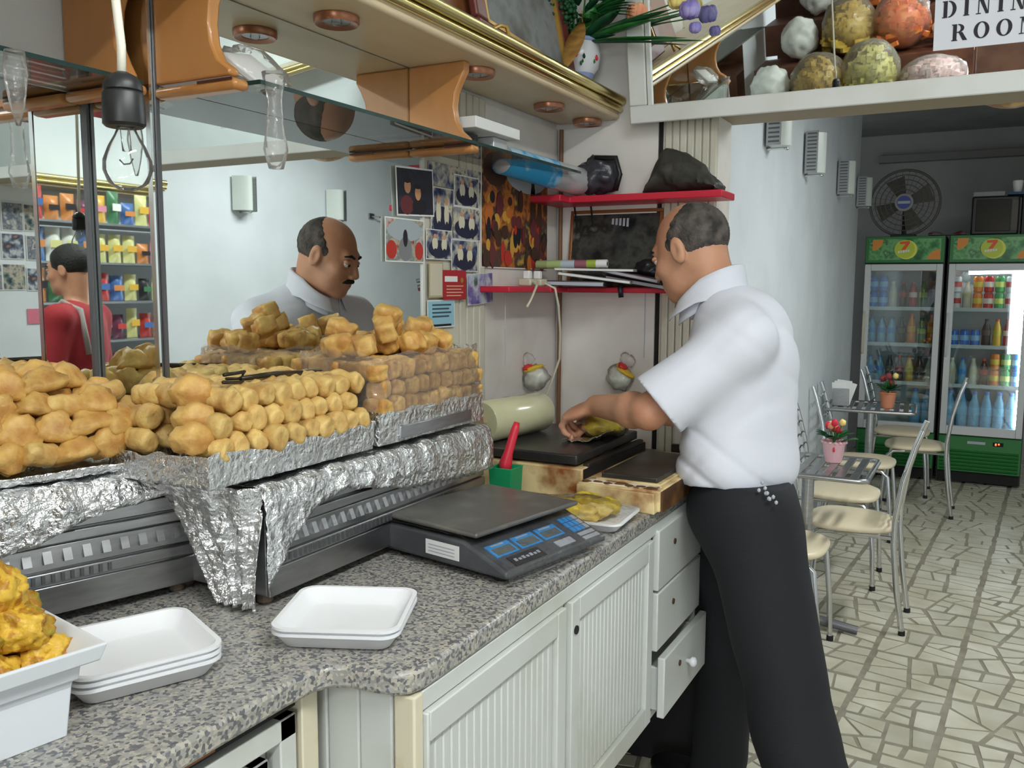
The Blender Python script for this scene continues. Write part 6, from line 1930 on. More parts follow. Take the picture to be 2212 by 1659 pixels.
# tiered stand of bagged snacks and sweets, seen in the leaning fascia mirror
t = thing('tiered_stand', 'dark wood tiered stand of bagged sweets, seen in the mirror fascia', 'stand', (0.5, -0.75, 0.0))
m_dw = mat('stand_wood', c(112, 70, 50), 0.5, var=(8, c(84, 50, 36)))
TI = ((-0.62, -0.28, 1.36), (-0.96, -0.62, 1.56), (-1.30, -0.96, 1.76))
for k, (y0, y1, z) in enumerate(TI):
    MB().bb(-0.10, 1.08, y0, y1, z - 0.02, z).build('tier_board', m_dw, t)
    MB().bb(-0.10, 1.08, y1 - 0.012, y1, z - 0.18, z - 0.02).build('tier_front', m_dw, t)
MB().bb(-0.10, 1.08, -1.33, -1.30, 0.0, 2.5).build('stand_back', m_dw, t)
for x in (-0.06, 1.04):
    for y in (-1.26, -0.32):
        MB().bb(x - 0.02, x + 0.02, y - 0.02, y + 0.02, 0.0, 1.34).build('leg', m_dw, t)
m_s = {'yellow': mat('sweet_yellow', c(214, 188, 92), 0.5, hue=0.1, var=(30, c(186, 150, 50))), 'orange': mat('sweet_orange', c(232, 146, 72), 0.5, var=(30, c(222, 104, 52))), 'pale': mat('sweet_pale', c(216, 208, 140), 0.5, var=(30, c(188, 184, 96))), 'white': mat('sweet_white', c(232, 218, 214), 0.5, var=(30, c(220, 184, 180)))}
m_whitebag = mat('white_bag', c(228, 232, 228), 0.4, bump=(40, 0.25))
def sweet_bag(lab, at, r, col, seed):
    rg = random.Random(seed)
    b = thing('snack_bag', lab, 'snack bag', (at[0], at[1], at[2]))
    m = MB()
    for k in range(170):
        a = 2 * PI * rg.random()
        q = math.sqrt(rg.random())
        x, y = at[0] + r[0] * 0.92 * q * math.cos(a), at[1] + r[1] * 0.92 * q * math.sin(a)
        z = at[2] + 0.014 + r[2] * 1.55 * math.sqrt(max(0, 1 - q * q)) * rg.uniform(0.8, 1.05)
        R_ = Matrix.Translation((x, y, z)) @ Matrix.Rotation(rg.uniform(-0.35, 0.35) + 0.6 + 0.5 * seed, 4, 'Z') @ Matrix.Rotation(rg.uniform(-0.4, 0.4), 4, 'Y')
        m.add([tuple(R_ @ Vector(p)) for p in [(sx * 0.032, sy * 0.012, sz * 0.012) for sx in (-1, 1) for sy in (-1, 1) for sz in (-1, 1)]], [(0, 1, 3, 2), (4, 6, 7, 5), (0, 4, 5, 1), (2, 3, 7, 6), (0, 2, 6, 4), (1, 5, 7, 3)])
    o = m.build('sweet_pieces', m_s[col], b)
    o['kind'] = 'stuff'
    MB().ball((at[0], at[1], at[2] + r[2] * 0.8), (r[0] * 0.86, r[1] * 0.86, r[2] * 0.78), 2).build('filling', m_s[col], b, smooth=True)
    MB().ball((at[0], at[1], at[2] + r[2] * 0.98), (r[0] * 1.04, r[1] * 1.02, r[2] * 0.97), 3, lambda d: 1 + 0.10 * noise.noise(d * 3 + Vector((seed, 0, 0)))).build('clear_film', m_bag, b, smooth=True)
sweet_bag('big clear bag of yellow biscuit fingers on the lowest tier, left of centre', (0.30, -0.45, 1.36), (0.15, 0.15, 0.15), 'yellow', 1)
sweet_bag('big clear bag of pale green biscuit fingers on the lowest tier', (0.575, -0.45, 1.36), (0.15, 0.15, 0.17), 'pale', 2)
sweet_bag('clear bag of white and pink puffed sweets at the right end of the lowest tier', (0.89, -0.45, 1.36), (0.165, 0.13, 0.11), 'white', 3)
sweet_bag('big clear bag of yellow pieces on the middle tier', (0.42, -0.79, 1.56), (0.15, 0.15, 0.17), 'yellow', 4)
sweet_bag('big clear bag of orange pieces on the right of the middle tier', (0.70, -0.79, 1.56), (0.15, 0.15, 0.17), 'orange', 5)
sweet_bag('big clear bag of orange pieces on the top tier', (0.48, -1.13, 1.76), (0.155, 0.15, 0.17), 'orange', 6)
sweet_bag('big clear bag of yellow pieces on the right of the top tier', (0.78, -1.13, 1.76), (0.155, 0.15, 0.17), 'yellow', 7)
for lab, at, r, s in (('crumpled white paper bag on the lowest tier, by the counter wall', (0.03, -0.45, 1.36), (0.12, 0.12, 0.13), 1), ('crumpled white paper bag on the middle tier', (0.14, -0.79, 1.56), (0.12, 0.12, 0.13), 2), ('crumpled white paper bag on the top tier', (0.20, -1.13, 1.76), (0.12, 0.12, 0.13), 3), ('crumpled white paper bag beside the orange bag on the middle tier', (0.93, -0.79, 1.56), (0.08, 0.11, 0.09), 4)):
    o = MB().ball((at[0], at[1], at[2] + r[2] * 1.0), (r[0] * 0.9, r[1] * 0.9, r[2] * 0.9), 4, lambda d: 1 + 0.16 * noise.noise(d * 2.4 + Vector((s, 0, 0))) + 0.06 * noise.noise(d * 7)).build('paper_bag', m_whitebag, smooth=True)
    tag(o, lab, 'bag')
# ------------------------------------------------------------ people: smooth distance fields meshed by surface nets
def V3(*a):
    return np.array(a, dtype=np.float64)


class Shape:
    def __init__(s):
        s.ops = []

    def cap(s, a, b, ra, rb=None, k=0.02, sub=False):
        s.ops.append(('c', np.array(a, float), np.array(b, float), ra, ra if rb is None else rb, k, sub))
        return s

    def ell(s, c_, r, R=None, k=0.02, sub=False):
        s.ops.append(('e', np.array(c_, float), np.array(r, float), np.eye(3) if R is None else np.array(R, float), k, sub))
        return s

    def __call__(s, P):
        d = None
        for o in s.ops:
            if o[0] == 'c':
                _, a, b, ra, rb, k, sub = o
                ab = b - a
                t = np.clip(((P - a) @ ab) / max(1e-9, ab @ ab), 0, 1)
                q = np.linalg.norm(P - a - t[:, None] * ab, axis=1) - (ra + (rb - ra) * t)
            else:
                _, c_, r, R, k, sub = o
                L = (P - c_) @ R.T
                k0 = np.linalg.norm(L / r, axis=1)
                k1 = np.linalg.norm(L / (r * r), axis=1)
                q = np.where(k0 < 0.2, -0.8 * r.min(), k0 * (k0 - 1) / np.maximum(k1, 1e-9))
            if d is None:
                d = q
            elif sub:
                h = np.clip(0.5 - 0.5 * (q + d) / k, 0, 1)
                d = d * (1 - h) + (-q) * h + k * h * (1 - h)
            else:
                h = np.clip(0.5 + 0.5 * (d - q) / k, 0, 1)
                d = d * (1 - h) + q * h - k * h * (1 - h)
        return d


def surface_nets(f, lo, hi, h, slack=1.7):
    lo = np.array(lo, float)
    B = 8
    nb = np.ceil((np.array(hi) - lo) / (h * B)).astype(int)
    g = np.stack(np.meshgrid(*[np.arange(n) for n in nb], indexing='ij'), -1).reshape(-1, 3)
    cen = lo + (g + 0.5) * B * h
    d = f(cen)
    g = g[np.abs(d) < B * h * 0.87 * slack]
    loc = np.stack(np.meshgrid(*[np.arange(B + 1)] * 3, indexing='ij'), -1).reshape(-1, 3)
    NX = nb * B + 2
    keys, pos, edges = [], [], [[], [], []]
    for q in range(0, len(g), 400):
        gb = g[q:q + 400]
        ids = gb[:, None, :] * B + loc[None]
        D = f((lo + ids.reshape(-1, 3) * h)).reshape(len(gb), B + 1, B + 1, B + 1)
        S = [D[:, i:i + B, j:j + B, k:k + B] for i in (0, 1) for j in (0, 1) for k in (0, 1)]
        S = np.stack(S, -1)
        ins = S < 0
        act = ins.any(-1) & ~ins.all(-1)
        bi, ci, cj, ck = np.nonzero(act)
        if len(bi) == 0:
            continue
        s = S[bi, ci, cj, ck]
        base = gb[bi] * B + np.stack([ci, cj, ck], -1)
        acc = np.zeros((len(bi), 3))
        cnt = np.zeros(len(bi))
        cor = np.array([(i, j, k) for i in (0, 1) for j in (0, 1) for k in (0, 1)])
        for a in range(8):
            for b in range(a + 1, 8):
                if np.abs(cor[a] - cor[b]).sum() != 1:
                    continue
                x = (s[:, a] < 0) != (s[:, b] < 0)
                t = np.where(x, s[:, a] / np.where(x, s[:, a] - s[:, b], 1), 0)
                acc += np.where(x[:, None], cor[a] + t[:, None] * (cor[b] - cor[a]), 0)
                cnt += x
        pos.append(lo + (base + acc / cnt[:, None]) * h)
        key = (base[:, 0] * NX[1] + base[:, 1]) * NX[2] + base[:, 2]
        keys.append(key)
        for ax, b in ((0, 4), (1, 2), (2, 1)):
            x = (s[:, 0] < 0) != (s[:, b] < 0)
            edges[ax].append(np.stack([key[x], (s[x, 0] < 0).astype(int)], -1))
    keys, pos = np.concatenate(keys), np.concatenate(pos)
    order = np.argsort(keys)
    ks = keys[order]
    st = [NX[1] * NX[2], NX[2], 1]
    faces = []
    for ax in range(3):
        e = np.concatenate(edges[ax])
        u, v = st[(ax + 1) % 3], st[(ax + 2) % 3]
        K = np.stack([e[:, 0], e[:, 0] - u, e[:, 0] - u - v, e[:, 0] - v], -1)
        idx = np.clip(np.searchsorted(ks, K), 0, len(ks) - 1)
        ok = (ks[idx] == K).all(1)
        F = order[idx]
        F = np.where(e[:, 1:2] == 1, F, F[:, ::-1])[ok]
        faces.append(F)
    return pos, np.concatenate(faces)


def sdf_obj(name, f, lo, hi, h, m, parent, smooth_it=1):
    v, q = surface_nets(f, lo, hi, h)
    off = OFF.get(parent.name, Vector((0, 0, 0))) if parent else Vector((0, 0, 0))
    me = bpy.data.meshes.new(name)
    me.vertices.add(len(v))
    me.vertices.foreach_set('co', (v - np.array(off)).astype(np.float32).ravel())
    me.loops.add(q.size)
    me.loops.foreach_set('vertex_index', q.astype(np.int32).ravel())
    me.polygons.add(len(q))
    me.polygons.foreach_set('loop_start', np.arange(0, q.size, 4, dtype=np.int32))
    me.polygons.foreach_set('use_smooth', np.ones(len(q), dtype=bool))
    me.update(calc_edges=True)
    me.validate()
    o = bpy.data.objects.new(name, me)
    COL.objects.link(o)
    me.materials.append(m)
    if parent:
        o.parent = parent
        OFF[o.name] = off
    if smooth_it:
        md = o.modifiers.new('relax', 'SMOOTH')
        md.factor = 0.5
        md.iterations = smooth_it
    return o


m_skin = mat('skin', c(196, 146, 116), 0.5, var=(9, c(180, 122, 94), 0.4, 0.75), sub=0.12, bump=(120, 0.06))
m_hair = mat('hair_grey', c(96, 88, 82), 0.75, var=(34, c(42, 39, 37), 0.35, 0.65), bump=(180, 0.5))
m_hairdark = mat('hair_dark', c(24, 20, 18), 0.6, var=(60, c(12, 10, 10)), bump=(140, 0.5))
m_shirt = mat('white_shirt', c(216, 218, 228), 0.7, sub=0.05, bump=(26, 0.10, 3))
m_trou = mat('black_trousers', c(24, 26, 31), 0.8, bump=(200, 0.15))
m_shoe = mat('black_shoe', c(18, 18, 20), 0.35)
m_eye = mat('eye_white', c(214, 206, 198), 0.2)
m_iris = mat('iris_dark', c(40, 26, 18), 0.2)
m_lip = mat('lip', c(160, 98, 84), 0.5)


def unit(v):
    return v / np.linalg.norm(v)


def head_shape(S, C, F, L, U, s=1.0):
    R = np.stack([F, L, U])
    T = lambda a, b, c_: C + s * (a * F + b * L + c_ * U)
    S.ell(T(-0.012, 0, 0.030), V3(0.093, 0.074, 0.085) * s, R, 0.02)
    S.ell(T(0.034, 0, -0.030), V3(0.058, 0.060, 0.080) * s, R, 0.03)
    S.ell(T(0.040, 0, -0.076), V3(0.047, 0.048, 0.036) * s, R, 0.03)
    S.ell(T(0.072, 0, -0.098), V3(0.018, 0.022, 0.017) * s, R, 0.022)
    S.cap(T(0.077, -0.032, 0.022), T(0.077, 0.032, 0.022), 0.012 * s, None, 0.018)
    for sd in (-1, 1):
        S.ell(T(0.062, 0.040 * sd, -0.028), V3(0.022, 0.022, 0.020) * s, R, 0.02)
        S.ell(T(0.101, 0.032 * sd, 0.000), V3(0.017, 0.017, 0.011) * s, R, 0.016, True)
    S.cap(T(0.088, 0, 0.012), T(0.108, 0, -0.030), 0.0085 * s, 0.0115 * s, 0.014)
    for sd in (-1, 1):
        S.ell(T(0.101, 0.013 * sd, -0.036), V3(0.011, 0.008, 0.008) * s, R, 0.008)
    S.ell(T(0.088, 0, -0.060), V3(0.013, 0.024, 0.008) * s, R, 0.008)
    S.ell(T(0.086, 0, -0.072), V3(0.013, 0.021, 0.008) * s, R, 0.008)
    for sd in (-1, 1):
        S.ell(T(-0.006, 0.076 * sd, -0.006), V3(0.019, 0.009, 0.033) * s, R, 0.008)
        S.ell(T(-0.001, 0.086 * sd, -0.004), V3(0.011, 0.007, 0.019) * s, R, 0.006, True)
    return T, R


def hand_shape(S, wrist, d, up_, side, curl=0.7, k0=0.010):
    """d: toward the fingers, up_: back of the hand, side: thumb side"""
    d, side = unit(d), unit(side)
    up_ = unit(np.cross(side, d)) * (1 if np.dot(np.cross(side, d), up_) > 0 else -1)
    R = np.stack([d, side, up_])
    P = lambda a, b, c_: wrist + a * d + b * side + c_ * up_
    S.ell(P(0.048, 0, 0), V3(0.052, 0.041, 0.0165), R, 0.018)
    S.ell(P(0.030, 0.022, -0.008), V3(0.030, 0.020, 0.014), R, 0.012)
    for b, L_, r in ((0.030, 0.072, 0.0088), (0.010, 0.080, 0.0090), (-0.011, 0.074, 0.0086), (-0.030, 0.058, 0.0078)):
        p = P(0.086 - 0.004 * abs(b) / 0.03, b, 0.002)
        ang = curl * 0.75
        for f, rr, add in ((0.46, r, curl * 1.1), (0.31, r * 0.94, curl * 0.8), (0.23, r * 0.88, 0)):
            q = p + L_ * f * (math.cos(ang) * d - math.sin(ang) * up_ + 0.10 * b / 0.03 * side)
            S.cap(p, q, rr, rr * 0.95, 0.006)
            p = q
            ang += add
    a, b = P(0.026, 0.036, -0.008), P(0.058, 0.058, -0.020)
    e = P(0.088, 0.050, -0.034)
    S.cap(a, b, 0.0125, 0.0105, 0.012)
    S.cap(b, e, 0.0100, 0.0085, 0.006)


def fold_noise(P, amp, fr, dirs):
    d = 0
    for k, (n_, ph_) in enumerate(dirs):
        n_ = np.array(n_)
        s = P @ n_
        w_ = np.sin(P[:, 0] * 7.3 + P[:, 2] * 5.1 + k * 2) + np.sin(P[:, 1] * 6.7 - P[:, 2] * 8.3 + k)
        d = d + np.sin(s * fr * (1 + 0.2 * k) + w_ * 1.6 + ph_) * (0.5 + 0.5 * np.sin(P[:, 2] * 11 + P[:, 0] * 9 + k * 1.7))
    return d * amp


def person(nm, label, J, h_body, clothes):
    """J: dict of joints (numpy) plus frames"""
    t = thing(nm, label, 'person', (J['pelvis'][0], J['pelvis'][1], 0.0))
    F, L, U = J['F'], J['L'], J['U']
    S = Shape()
    T, R = head_shape(S, J['head'], F, L, U, J.get('hs', 1.0))
    nb = J['neck']
    S.cap(T(-0.030, 0, -0.050), nb, 0.056, 0.053, 0.03)
    f, l, u = J['f'], J['l'], J['u']
    Rt = np.stack([f, l, u])
    S.ell(J['chest'], V3(0.100, 0.150, 0.19), Rt, 0.05)
    S.ell((J['chest'] + J['pelvis']) / 2, V3(0.095, 0.135, 0.20), Rt, 0.05)
    S.ell(J['pelvis'], V3(0.100, 0.145, 0.13), Rt, 0.05)
    for s in 'LR':
        S.cap(nb * 0.6 + J['sh' + s] * 0.4 - u * 0.01, J['sh' + s], 0.045, 0.050, 0.04)
        S.cap(J['sh' + s], J['el' + s], 0.047, 0.038, 0.02)
        m_ = J['el' + s] * 0.7 + J['wr' + s] * 0.3
        S.cap(J['el' + s], m_, 0.038, 0.040, 0.02)
        S.cap(m_, J['wr' + s], 0.040, 0.027, 0.02)
        hand_shape(S, J['wr' + s], J['hd' + s], J['hu' + s], J['ht' + s], J.get('curl' + s, 0.7))
        S.cap(J['hip' + s], J['kn' + s], 0.072, 0.050, 0.03)
        S.cap(J['kn' + s], J['an' + s], 0.050, 0.036, 0.02)
    allp = np.array([v for k, v in J.items() if isinstance(v, np.ndarray) and k not in ('F', 'L', 'U', 'f', 'l', 'u') and not k.startswith(('hd', 'hu', 'ht'))])
    lo, hi = allp.min(0) - 0.24, allp.max(0) + 0.24
    sdf_obj('body', S, lo, hi, h_body, m_skin, t, 1)
    return t, T, R, S, lo, hi


def eyes_and_face(t, T, R, s=1.0, brow=m_hairdark, tache=True):
    RM = Matrix(((R[0][0], R[1][0], R[2][0]), (R[0][1], R[1][1], R[2][1]), (R[0][2], R[1][2], R[2][2]))).to_4x4()
    for sd in (-1, 1):
        p = T(0.079, 0.0315 * sd, 0.000)
        e = MB().ball(tuple(p), 0.0125 * s, 2).build('eyeball', m_eye, t, smooth=True)
        q = T(0.0895, 0.0315 * sd, -0.002)
        MB().ball(tuple(q), 0.0055 * s, 2).build('iris', m_iris, e, smooth=True)
        lid = T(0.082, 0.0315 * sd, 0.0055)
        MB().ball((0, 0, 0), (0.0125 * s, 0.0165 * s, 0.0085 * s), 2).xf(Matrix.Translation(tuple(lid)) @ RM).build('eyelid', m_skin, t, smooth=True)
        a, b, c_ = T(0.0925, 0.012 * sd, 0.021), T(0.0905, 0.032 * sd, 0.027), T(0.076, 0.050 * sd, 0.021)
        MB().tube([tuple(a), tuple(b), tuple(c_)], [0.004 * s, 0.0048 * s, 0.0025 * s], 8).build('eyebrow', brow, t, smooth=True)
    MB().tube([tuple(T(0.092, -0.016, -0.0665)), tuple(T(0.1000, 0, -0.0655)), tuple(T(0.092, 0.016, -0.0665))], [0.002, 0.0035, 0.002], 8).build('lips', m_lip, t, smooth=True)
    if tache:
        MB().tube([tuple(T(0.084, -0.029, -0.060)), tuple(T(0.096, -0.016, -0.053)), tuple(T(0.1035, 0, -0.0495)), tuple(T(0.096, 0.016, -0.053)), tuple(T(0.084, 0.029, -0.060))], [0.003, 0.0068, 0.0072, 0.0068, 0.003], 10).build('moustache', m_hairdark, t, smooth=True)


# ---- the clerk
f = unit(V3(-0.97, 0.24, 0))
l = unit(V3(-0.24, -0.97, 0))
u = V3(0, 0, 1)
th = math.radians(20)
Fh = unit(math.cos(th) * f - math.sin(th) * u)
Uh = unit(math.sin(th) * f + math.cos(th) * u)
A_ = lambda p: np.array(p, float)
J = dict(f=f, l=l, u=u, F=Fh, L=l, U=Uh, hs=0.97)
J['head'] = A_((0.5730, 2.1200, 1.5864)) + 0.01 * f
J['neck'] = A_((0.6306, 2.1200, 1.4882))
J['chest'] = A_((0.7026, 2.1200, 1.2986))
J['pelvis'] = A_((0.7078, 2.1200, 0.9813))
J['shL'] = A_((0.7307, 1.9850, 1.3863))
J['shR'] = A_((0.6024, 2.2900, 1.3948))
J['elL'] = A_((0.5429, 1.9000, 1.2137))
J['wrL'] = A_((0.3593, 2.0300, 1.2005))
J['hipL'] = A_((0.7489, 2.0400, 0.9705))
J['knL'] = A_((0.8755, 1.9900, 0.4901))
J['anL'] = V3(1.06, 1.87, 0.10)
J['hipR'] = A_((0.6830, 2.2100, 0.9348))
J['knR'] = A_((0.6425, 2.3100, 0.5206))
J['anR'] = A_((0.5923, 2.4200, 0.1185))
J['anR'][2] = 0.10
J['elR'] = J['shR'] + V3(-0.10, 0.10, -0.235)
J['wrR'] = A_((0.3612, 2.1600, 1.1617))
J['hdL'] = V3(-0.90, 0.10, -0.35)
J['huL'] = V3(-0.30, -0.55, 0.75)
J['htL'] = V3(-0.1, 0.85, 0.2)
J['hdR'] = V3(-0.85, -0.25, -0.35)
J['huR'] = V3(-0.2, 0.5, 0.8)
J['htR'] = V3(-0.3, -0.9, 0.1)
J['curlL'] = 0.85
J['curlR'] = 0.8
CK, T, R, S, lo, hi = person('person', 'balding man in white short sleeved shirt and black trousers reaching over the counter', J, 0.004, None)
eyes_and_face(CK, T, R, 0.97)
# hair: back and sides, bald on top
Hh = Shape().ell(T(-0.014, 0, 0.028), V3(0.096, 0.0775, 0.087) * 0.97, R, 0.01)
hc = J['head']
def hair_f(P):
    Q = (P - hc) / 0.97
    a, b, cc = Q @ Fh, Q @ l, Q @ Uh
    d = Hh(P) + 0.0016 * np.sin(P[:, 0] * 700 + P[:, 2] * 300) * np.sin(P[:, 1] * 600)
    front = 0.004 * np.sin(P[:, 2] * 260) * np.sin(P[:, 1] * 310) + a - (0.030 - 0.75 * np.maximum(0, cc - 0.02) + 0.25 * np.maximum(0, -cc + 0.0) )      # hairline runs back over the crown
    low = -(cc + 0.052 + 0.28 * np.minimum(a, 0.02) * 1.0) + 0.0
    low = np.where(a > -0.03, np.maximum(low, -(cc + 0.020)), low)
    return np.maximum(np.maximum(d, front * 0.8), low * 0.8)
sdf_obj('hair', hair_f, hc - 0.14, hc + 0.14, 0.0035, m_hair, CK, 2)


# shirt
Sh = Shape()
SLV = {}
Rt = np.stack([f, l, u])
Sh.ell(J['chest'] + 0.006 * f, V3(0.122, 0.172, 0.20), Rt, 0.05)
mid = J['chest'] * 0.42 + J['pelvis'] * 0.58
Sh.ell(mid + 0.010 * f, V3(0.122, 0.168, 0.17), Rt, 0.07)
Sh.ell(J['pelvis'] + V3(0, 0, 0.085) + 0.012 * f, V3(0.126, 0.168, 0.09), Rt, 0.05)
for s in 'LR':
    Sh.cap(J['neck'] * 0.75 + J['sh' + s] * 0.25 - u * 0.028 - 0.005 * f, J['sh' + s] - u * 0.004, 0.055, 0.058, 0.05)
    e = J['el' + s]
    sl_ = J['sh' + s] + (e - J['sh' + s]) * 0.93
    SLV[s] = Shape().cap(J['sh' + s], sl_, 0.056, 0.079, 0.035)
zb = (0.6983, 2.1200, 1.0297)[2]
armS = {s: (J['sh' + s], J['el' + s], unit(J['el' + s] - J['sh' + s])) for s in 'LR'}
def shirt_f(P):
    d = Sh(P)
    Q = P @ unit(V3(0.50, 0.12, 0.86))
    wob = np.sin(P[:, 0] * 8 + P[:, 2] * 6) + np.sin(P[:, 1] * 9 - P[:, 2] * 5 + 1)
    s1 = np.sin(Q * 78 + 1.3 * wob)
    Q2 = P @ unit(V3(-0.80, 0.20, 0.55))
    s2 = np.sin(Q2 * 64 + 1.1 * wob + 2)
    k1 = 0.5 + 0.5 * np.sin(P[:, 2] * 13 + P[:, 0] * 10 + 0.6)
    k2 = 0.5 + 0.5 * np.sin(P[:, 2] * 11 - P[:, 0] * 12 + 2.4)
    low_ = np.clip((J['chest'][2] + 0.02 - P[:, 2]) / 0.2, 0, 1)
    fd = (0.0018 + 0.0052 * low_) * np.where(s1 > 0, s1 ** 3, 0.4 * s1) * k1 + 0.0040 * np.where(s2 > 0, s2 ** 3, 0.4 * s2) * k2
    d = d + fd
    low = (zb + 0.010 * np.sin(P[:, 0] * 21) - P[:, 2])
    d = np.maximum(d, low)
    for s in 'LR':
        a, b, ax = armS[s]
        t_ = (P - a) @ ax
        Ln = np.linalg.norm(b - a)
        q = np.maximum(SLV[s](P) + fd, t_ - Ln * 0.90)
        hol = np.linalg.norm(P - a - t_[:, None] * ax, axis=1) - 0.062          # hollow sleeve end
        q = np.maximum(q, -np.maximum(hol, Ln * 0.72 - t_))
        h = np.clip(0.5 + 0.5 * (d - q) / 0.06, 0, 1)
        d = d * (1 - h) + q * h - 0.06 * h * (1 - h)
    # neck opening
    nk = np.linalg.norm((P - J['neck'])[:, :2] - 0.012 * f[:2], axis=1) - 0.060
    d = np.where(P[:, 2] > J['neck'][2] + 0.004, np.maximum(d, -nk), d)
    return d
shirt = sdf_obj('shirt', shirt_f, lo, hi, 0.005, m_shirt, CK, 2)
# collar: a folded band around the neck, open at the throat
nC = J['neck'] + 0.006 * f - 0.016 * u
def collar(i, j):
    a = math.radians(28) + (2 * PI - 2 * math.radians(28)) * i
    dirv = math.cos(a) * f + math.sin(a) * l
    rise = 0.030 - 0.022 * math.cos(a)
    prof = [(0.064, -0.030), (0.062, 0.008 + rise * 0.5), (0.063, 0.014 + rise), (0.069, 0.013 + rise), (0.077, -0.004 + rise * 0.5), (0.088, -0.022 + 0.3 * rise)]
    q = j * 5
    k = min(4, int(q))
    t_ = q - k
    r = prof[k][0] + (prof[k + 1][0] - prof[k][0]) * t_
    z = prof[k][1] + (prof[k + 1][1] - prof[k][1]) * t_
    fr_ = max(0.0, math.cos(a))
    r += 0.02 * fr_
    p = nC + dirv * r + u * (z - 0.045 * fr_ + 0.012 * max(0, -math.cos(a)))
    return tuple(p)
MB().grid(60, 15, collar).build('collar', m_shirt, shirt, smooth=True, thick=0.003)

# trousers
Tr = Shape()
Tr.ell(J['pelvis'] + V3(0, 0, -0.01), V3(0.120, 0.162, 0.125), Rt, 0.05)
Tr.ell(J['pelvis'] - 0.045 * f - V3(0, 0, 0.07), V3(0.092, 0.135, 0.10), Rt, 0.05)
for s in 'LR':
    g_ = 0.012 if s == 'L' else 0.0
    Tr.cap(J['hip' + s], J['kn' + s], 0.098 + g_, 0.080 + g_, 0.05)
    Tr.cap(J['kn' + s], J['an' + s] + V3(0, 0, -0.055), 0.080 + g_, 0.078 + g_, 0.03)
zt = zb + 0.016
def trou_f(P):
    d = Tr(P) + fold_noise(P, 0.0018, 30, [((0.5, 0.2, 0.8), 0.2), ((-0.6, 0.3, 0.7), 1.0)])
    d = np.maximum(d, P[:, 2] - zt)
    return np.maximum(d, 0.028 - P[:, 2])
trous = sdf_obj('trousers', trou_f, lo, hi, 0.007, m_trou, CK, 2)
# stitched motif on the back pocket
mt = MB()
rm = random.Random(2)
for k in range(9):
    p = Vector((0.7858, 1.9550, 1.0601)).lerp(Vector((0.8193, 1.9450, 1.0275)), k / 8)
    mt.ball((p.x + rm.uniform(-0.006, 0.006), p.y - 0.004, p.z + rm.uniform(-0.008, 0.008)), (0.0045, 0.004, 0.0055), 1)
mo_ = mt
for s in 'LR':
    a = J['an' + s]
    Ss = Shape()
    toe = a + 0.165 * f - V3(0, 0, a[2] - 0.034)
    heel = a - 0.05 * f - V3(0, 0, a[2] - 0.038)
    Ss.cap(heel, toe, 0.037, 0.033, 0.02)
    Ss.cap(heel + V3(0, 0, 0.01), a + V3(0, 0, -0.005) + 0.01 * f, 0.036, 0.042, 0.03)
    Ss.ell(a + 0.10 * f - V3(0, 0, a[2] - 0.05), V3(0.12, 0.050, 0.046), Rt, 0.03)
    sdf_obj('shoe', lambda P, Ss=Ss: np.maximum(Ss(P), 0.003 - P[:, 2]), a - V3(0.3, 0.3, 0.15), a + V3(0.3, 0.3, 0.15), 0.005, m_shoe, CK, 1)

# ---- the customer in red, seen only in the mirrored corner
f2 = unit(V3(0.90, 0.43, 0))
l2 = unit(np.cross(u, f2))
B0 = V3(2.16, -0.62, 0)
J2 = dict(f=f2, l=l2, u=u, F=unit(f2 - 0.12 * u), L=l2, U=unit(u + 0.12 * f2), hs=0.95)
J2['head'] = B0 + V3(0, 0, 1.56) + 0.03 * f2
J2['neck'] = B0 + V3(0, 0, 1.40)
J2['chest'] = B0 + V3(0, 0, 1.21)
J2['pelvis'] = B0 + V3(0, 0, 0.90)
for s, sg in (('L', 1), ('R', -1)):
    J2['sh' + s] = B0 + V3(0, 0, 1.34) + 0.165 * sg * l2
    J2['el' + s] = B0 + V3(0, 0, 1.06) + 0.21 * sg * l2 + 0.02 * f2
    J2['wr' + s] = B0 + V3(0, 0, 1.02) + 0.15 * sg * l2 + 0.25 * f2
    J2['hd' + s] = 0.9 * f2 - 0.3 * sg * l2
    J2['hu' + s] = 0.8 * u + 0.4 * sg * l2
    J2['ht' + s] = -0.8 * sg * l2 + 0.3 * u
    J2['hip' + s] = B0 + V3(0, 0, 0.86) + 0.085 * sg * l2
    J2['kn' + s] = B0 + V3(0, 0, 0.48) + 0.09 * sg * l2 + 0.02 * f2
    J2['an' + s] = B0 + V3(0, 0, 0.09) + 0.09 * sg * l2
P2, T2, R2, S2, lo2, hi2 = person('person', 'dark haired person in a red shirt with shoulder strap, in the mirrored corner', J2, 0.007, None)
eyes_and_face(P2, T2, R2, 0.95, tache=False)
H2 = Shape().ell(T2(-0.016, 0, 0.034), V3(0.101, 0.082, 0.090) * 0.95, R2, 0.01)
h2c = J2['head']
sdf_obj('hair', lambda P: np.maximum(H2(P), ((P - h2c) @ J2['F'] - 0.045 - 0.2 * ((P - h2c) @ u)) * 0.8 + 0 * P[:, 0]) if False else np.maximum(np.maximum(H2(P), ((P - h2c) @ J2['F']) * 0.8 - 0.04 - 0.3 * np.maximum(0, (P - h2c) @ u - 0.03)), -((P - h2c) @ u) - 0.045), h2c - 0.15, h2c + 0.15, 0.006, m_hairdark, P2, 1)
R3 = np.stack([f2, l2, u])
S3 = Shape().ell(J2['chest'], V3(0.118, 0.168, 0.21), R3, 0.05).ell(B0 + V3(0, 0, 0.98), V3(0.116, 0.160, 0.16), R3, 0.06)
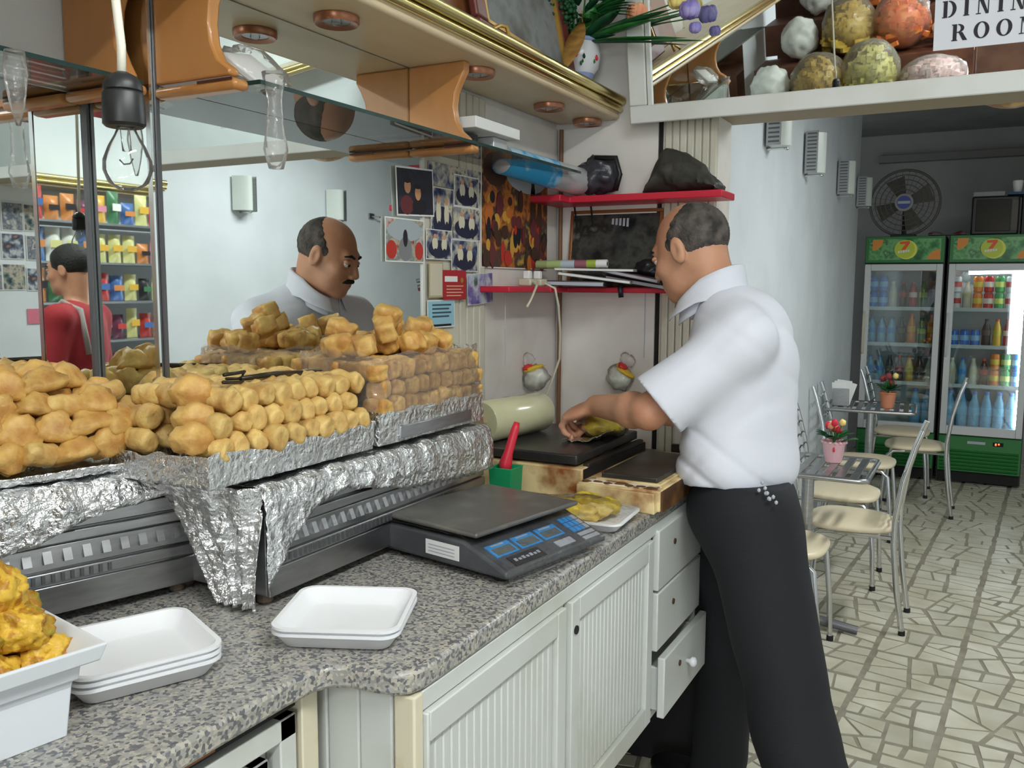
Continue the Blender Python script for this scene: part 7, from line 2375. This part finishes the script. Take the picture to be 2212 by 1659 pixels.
for s in 'LR':
    S3.cap(J2['neck'] * 0.7 + J2['sh' + s] * 0.3 - u * 0.02, J2['sh' + s], 0.055, 0.06, 0.05)
    S3.cap(J2['sh' + s], J2['el' + s], 0.062, 0.056, 0.03)
m_redshirt = mat('red_shirt', c(150, 34, 42), 0.8)
sh2 = sdf_obj('shirt', lambda P: np.maximum(S3(P) + fold_noise(P, 0.003, 34, [((0.5, 0.2, 0.8), 0.3), ((-0.6, 0.3, 0.7), 1.0)]), 0.86 - P[:, 2]), lo2, hi2, 0.008, m_redshirt, P2, 2)
MB().tube([tuple(J2['neck'] + 0.10 * l2 * sg + 0.11 * f2 * k + V3(0, 0, z)) for sg, k, z in ((1, -0.9, -0.22), (1, -0.6, -0.02), (1, 0.1, 0.015), (1, 0.9, -0.06), (0.4, 1.25, -0.24))], 0.014, 8).build('shoulder_strap', mat('strap_grey', c(150, 140, 136), 0.7), P2, smooth=True)
T3 = Shape().ell(J2['pelvis'], V3(0.114, 0.155, 0.12), R3, 0.05)
for s in 'LR':
    T3.cap(J2['hip' + s], J2['kn' + s], 0.088, 0.068, 0.04).cap(J2['kn' + s], J2['an' + s] - V3(0, 0, 0.045), 0.068, 0.058, 0.03)
sdf_obj('trousers', lambda P: np.maximum(T3(P), P[:, 2] - 0.92), lo2, hi2, 0.009, mat('blue_jeans', c(52, 62, 84), 0.8), P2, 1)
for s in 'LR':
    a = J2['an' + s]
    Ss = Shape().cap(a - 0.05 * f2 - V3(0, 0, 0.05), a + 0.15 * f2 - V3(0, 0, 0.052), 0.038, 0.034, 0.02).cap(a - 0.03 * f2 - V3(0, 0, 0.04), a, 0.036, 0.04, 0.03)
    sdf_obj('shoe', lambda P, Ss=Ss: np.maximum(Ss(P), 0.003 - P[:, 2]), a - V3(0.3, 0.3, 0.15), a + V3(0.3, 0.3, 0.15), 0.006, m_shoe, P2, 1)
MB_p = MB()
MB_p.v, MB_p.f = mt.v, mt.f
MB_p.build('pocket_stitching', m_keygrey, trous, smooth=True)
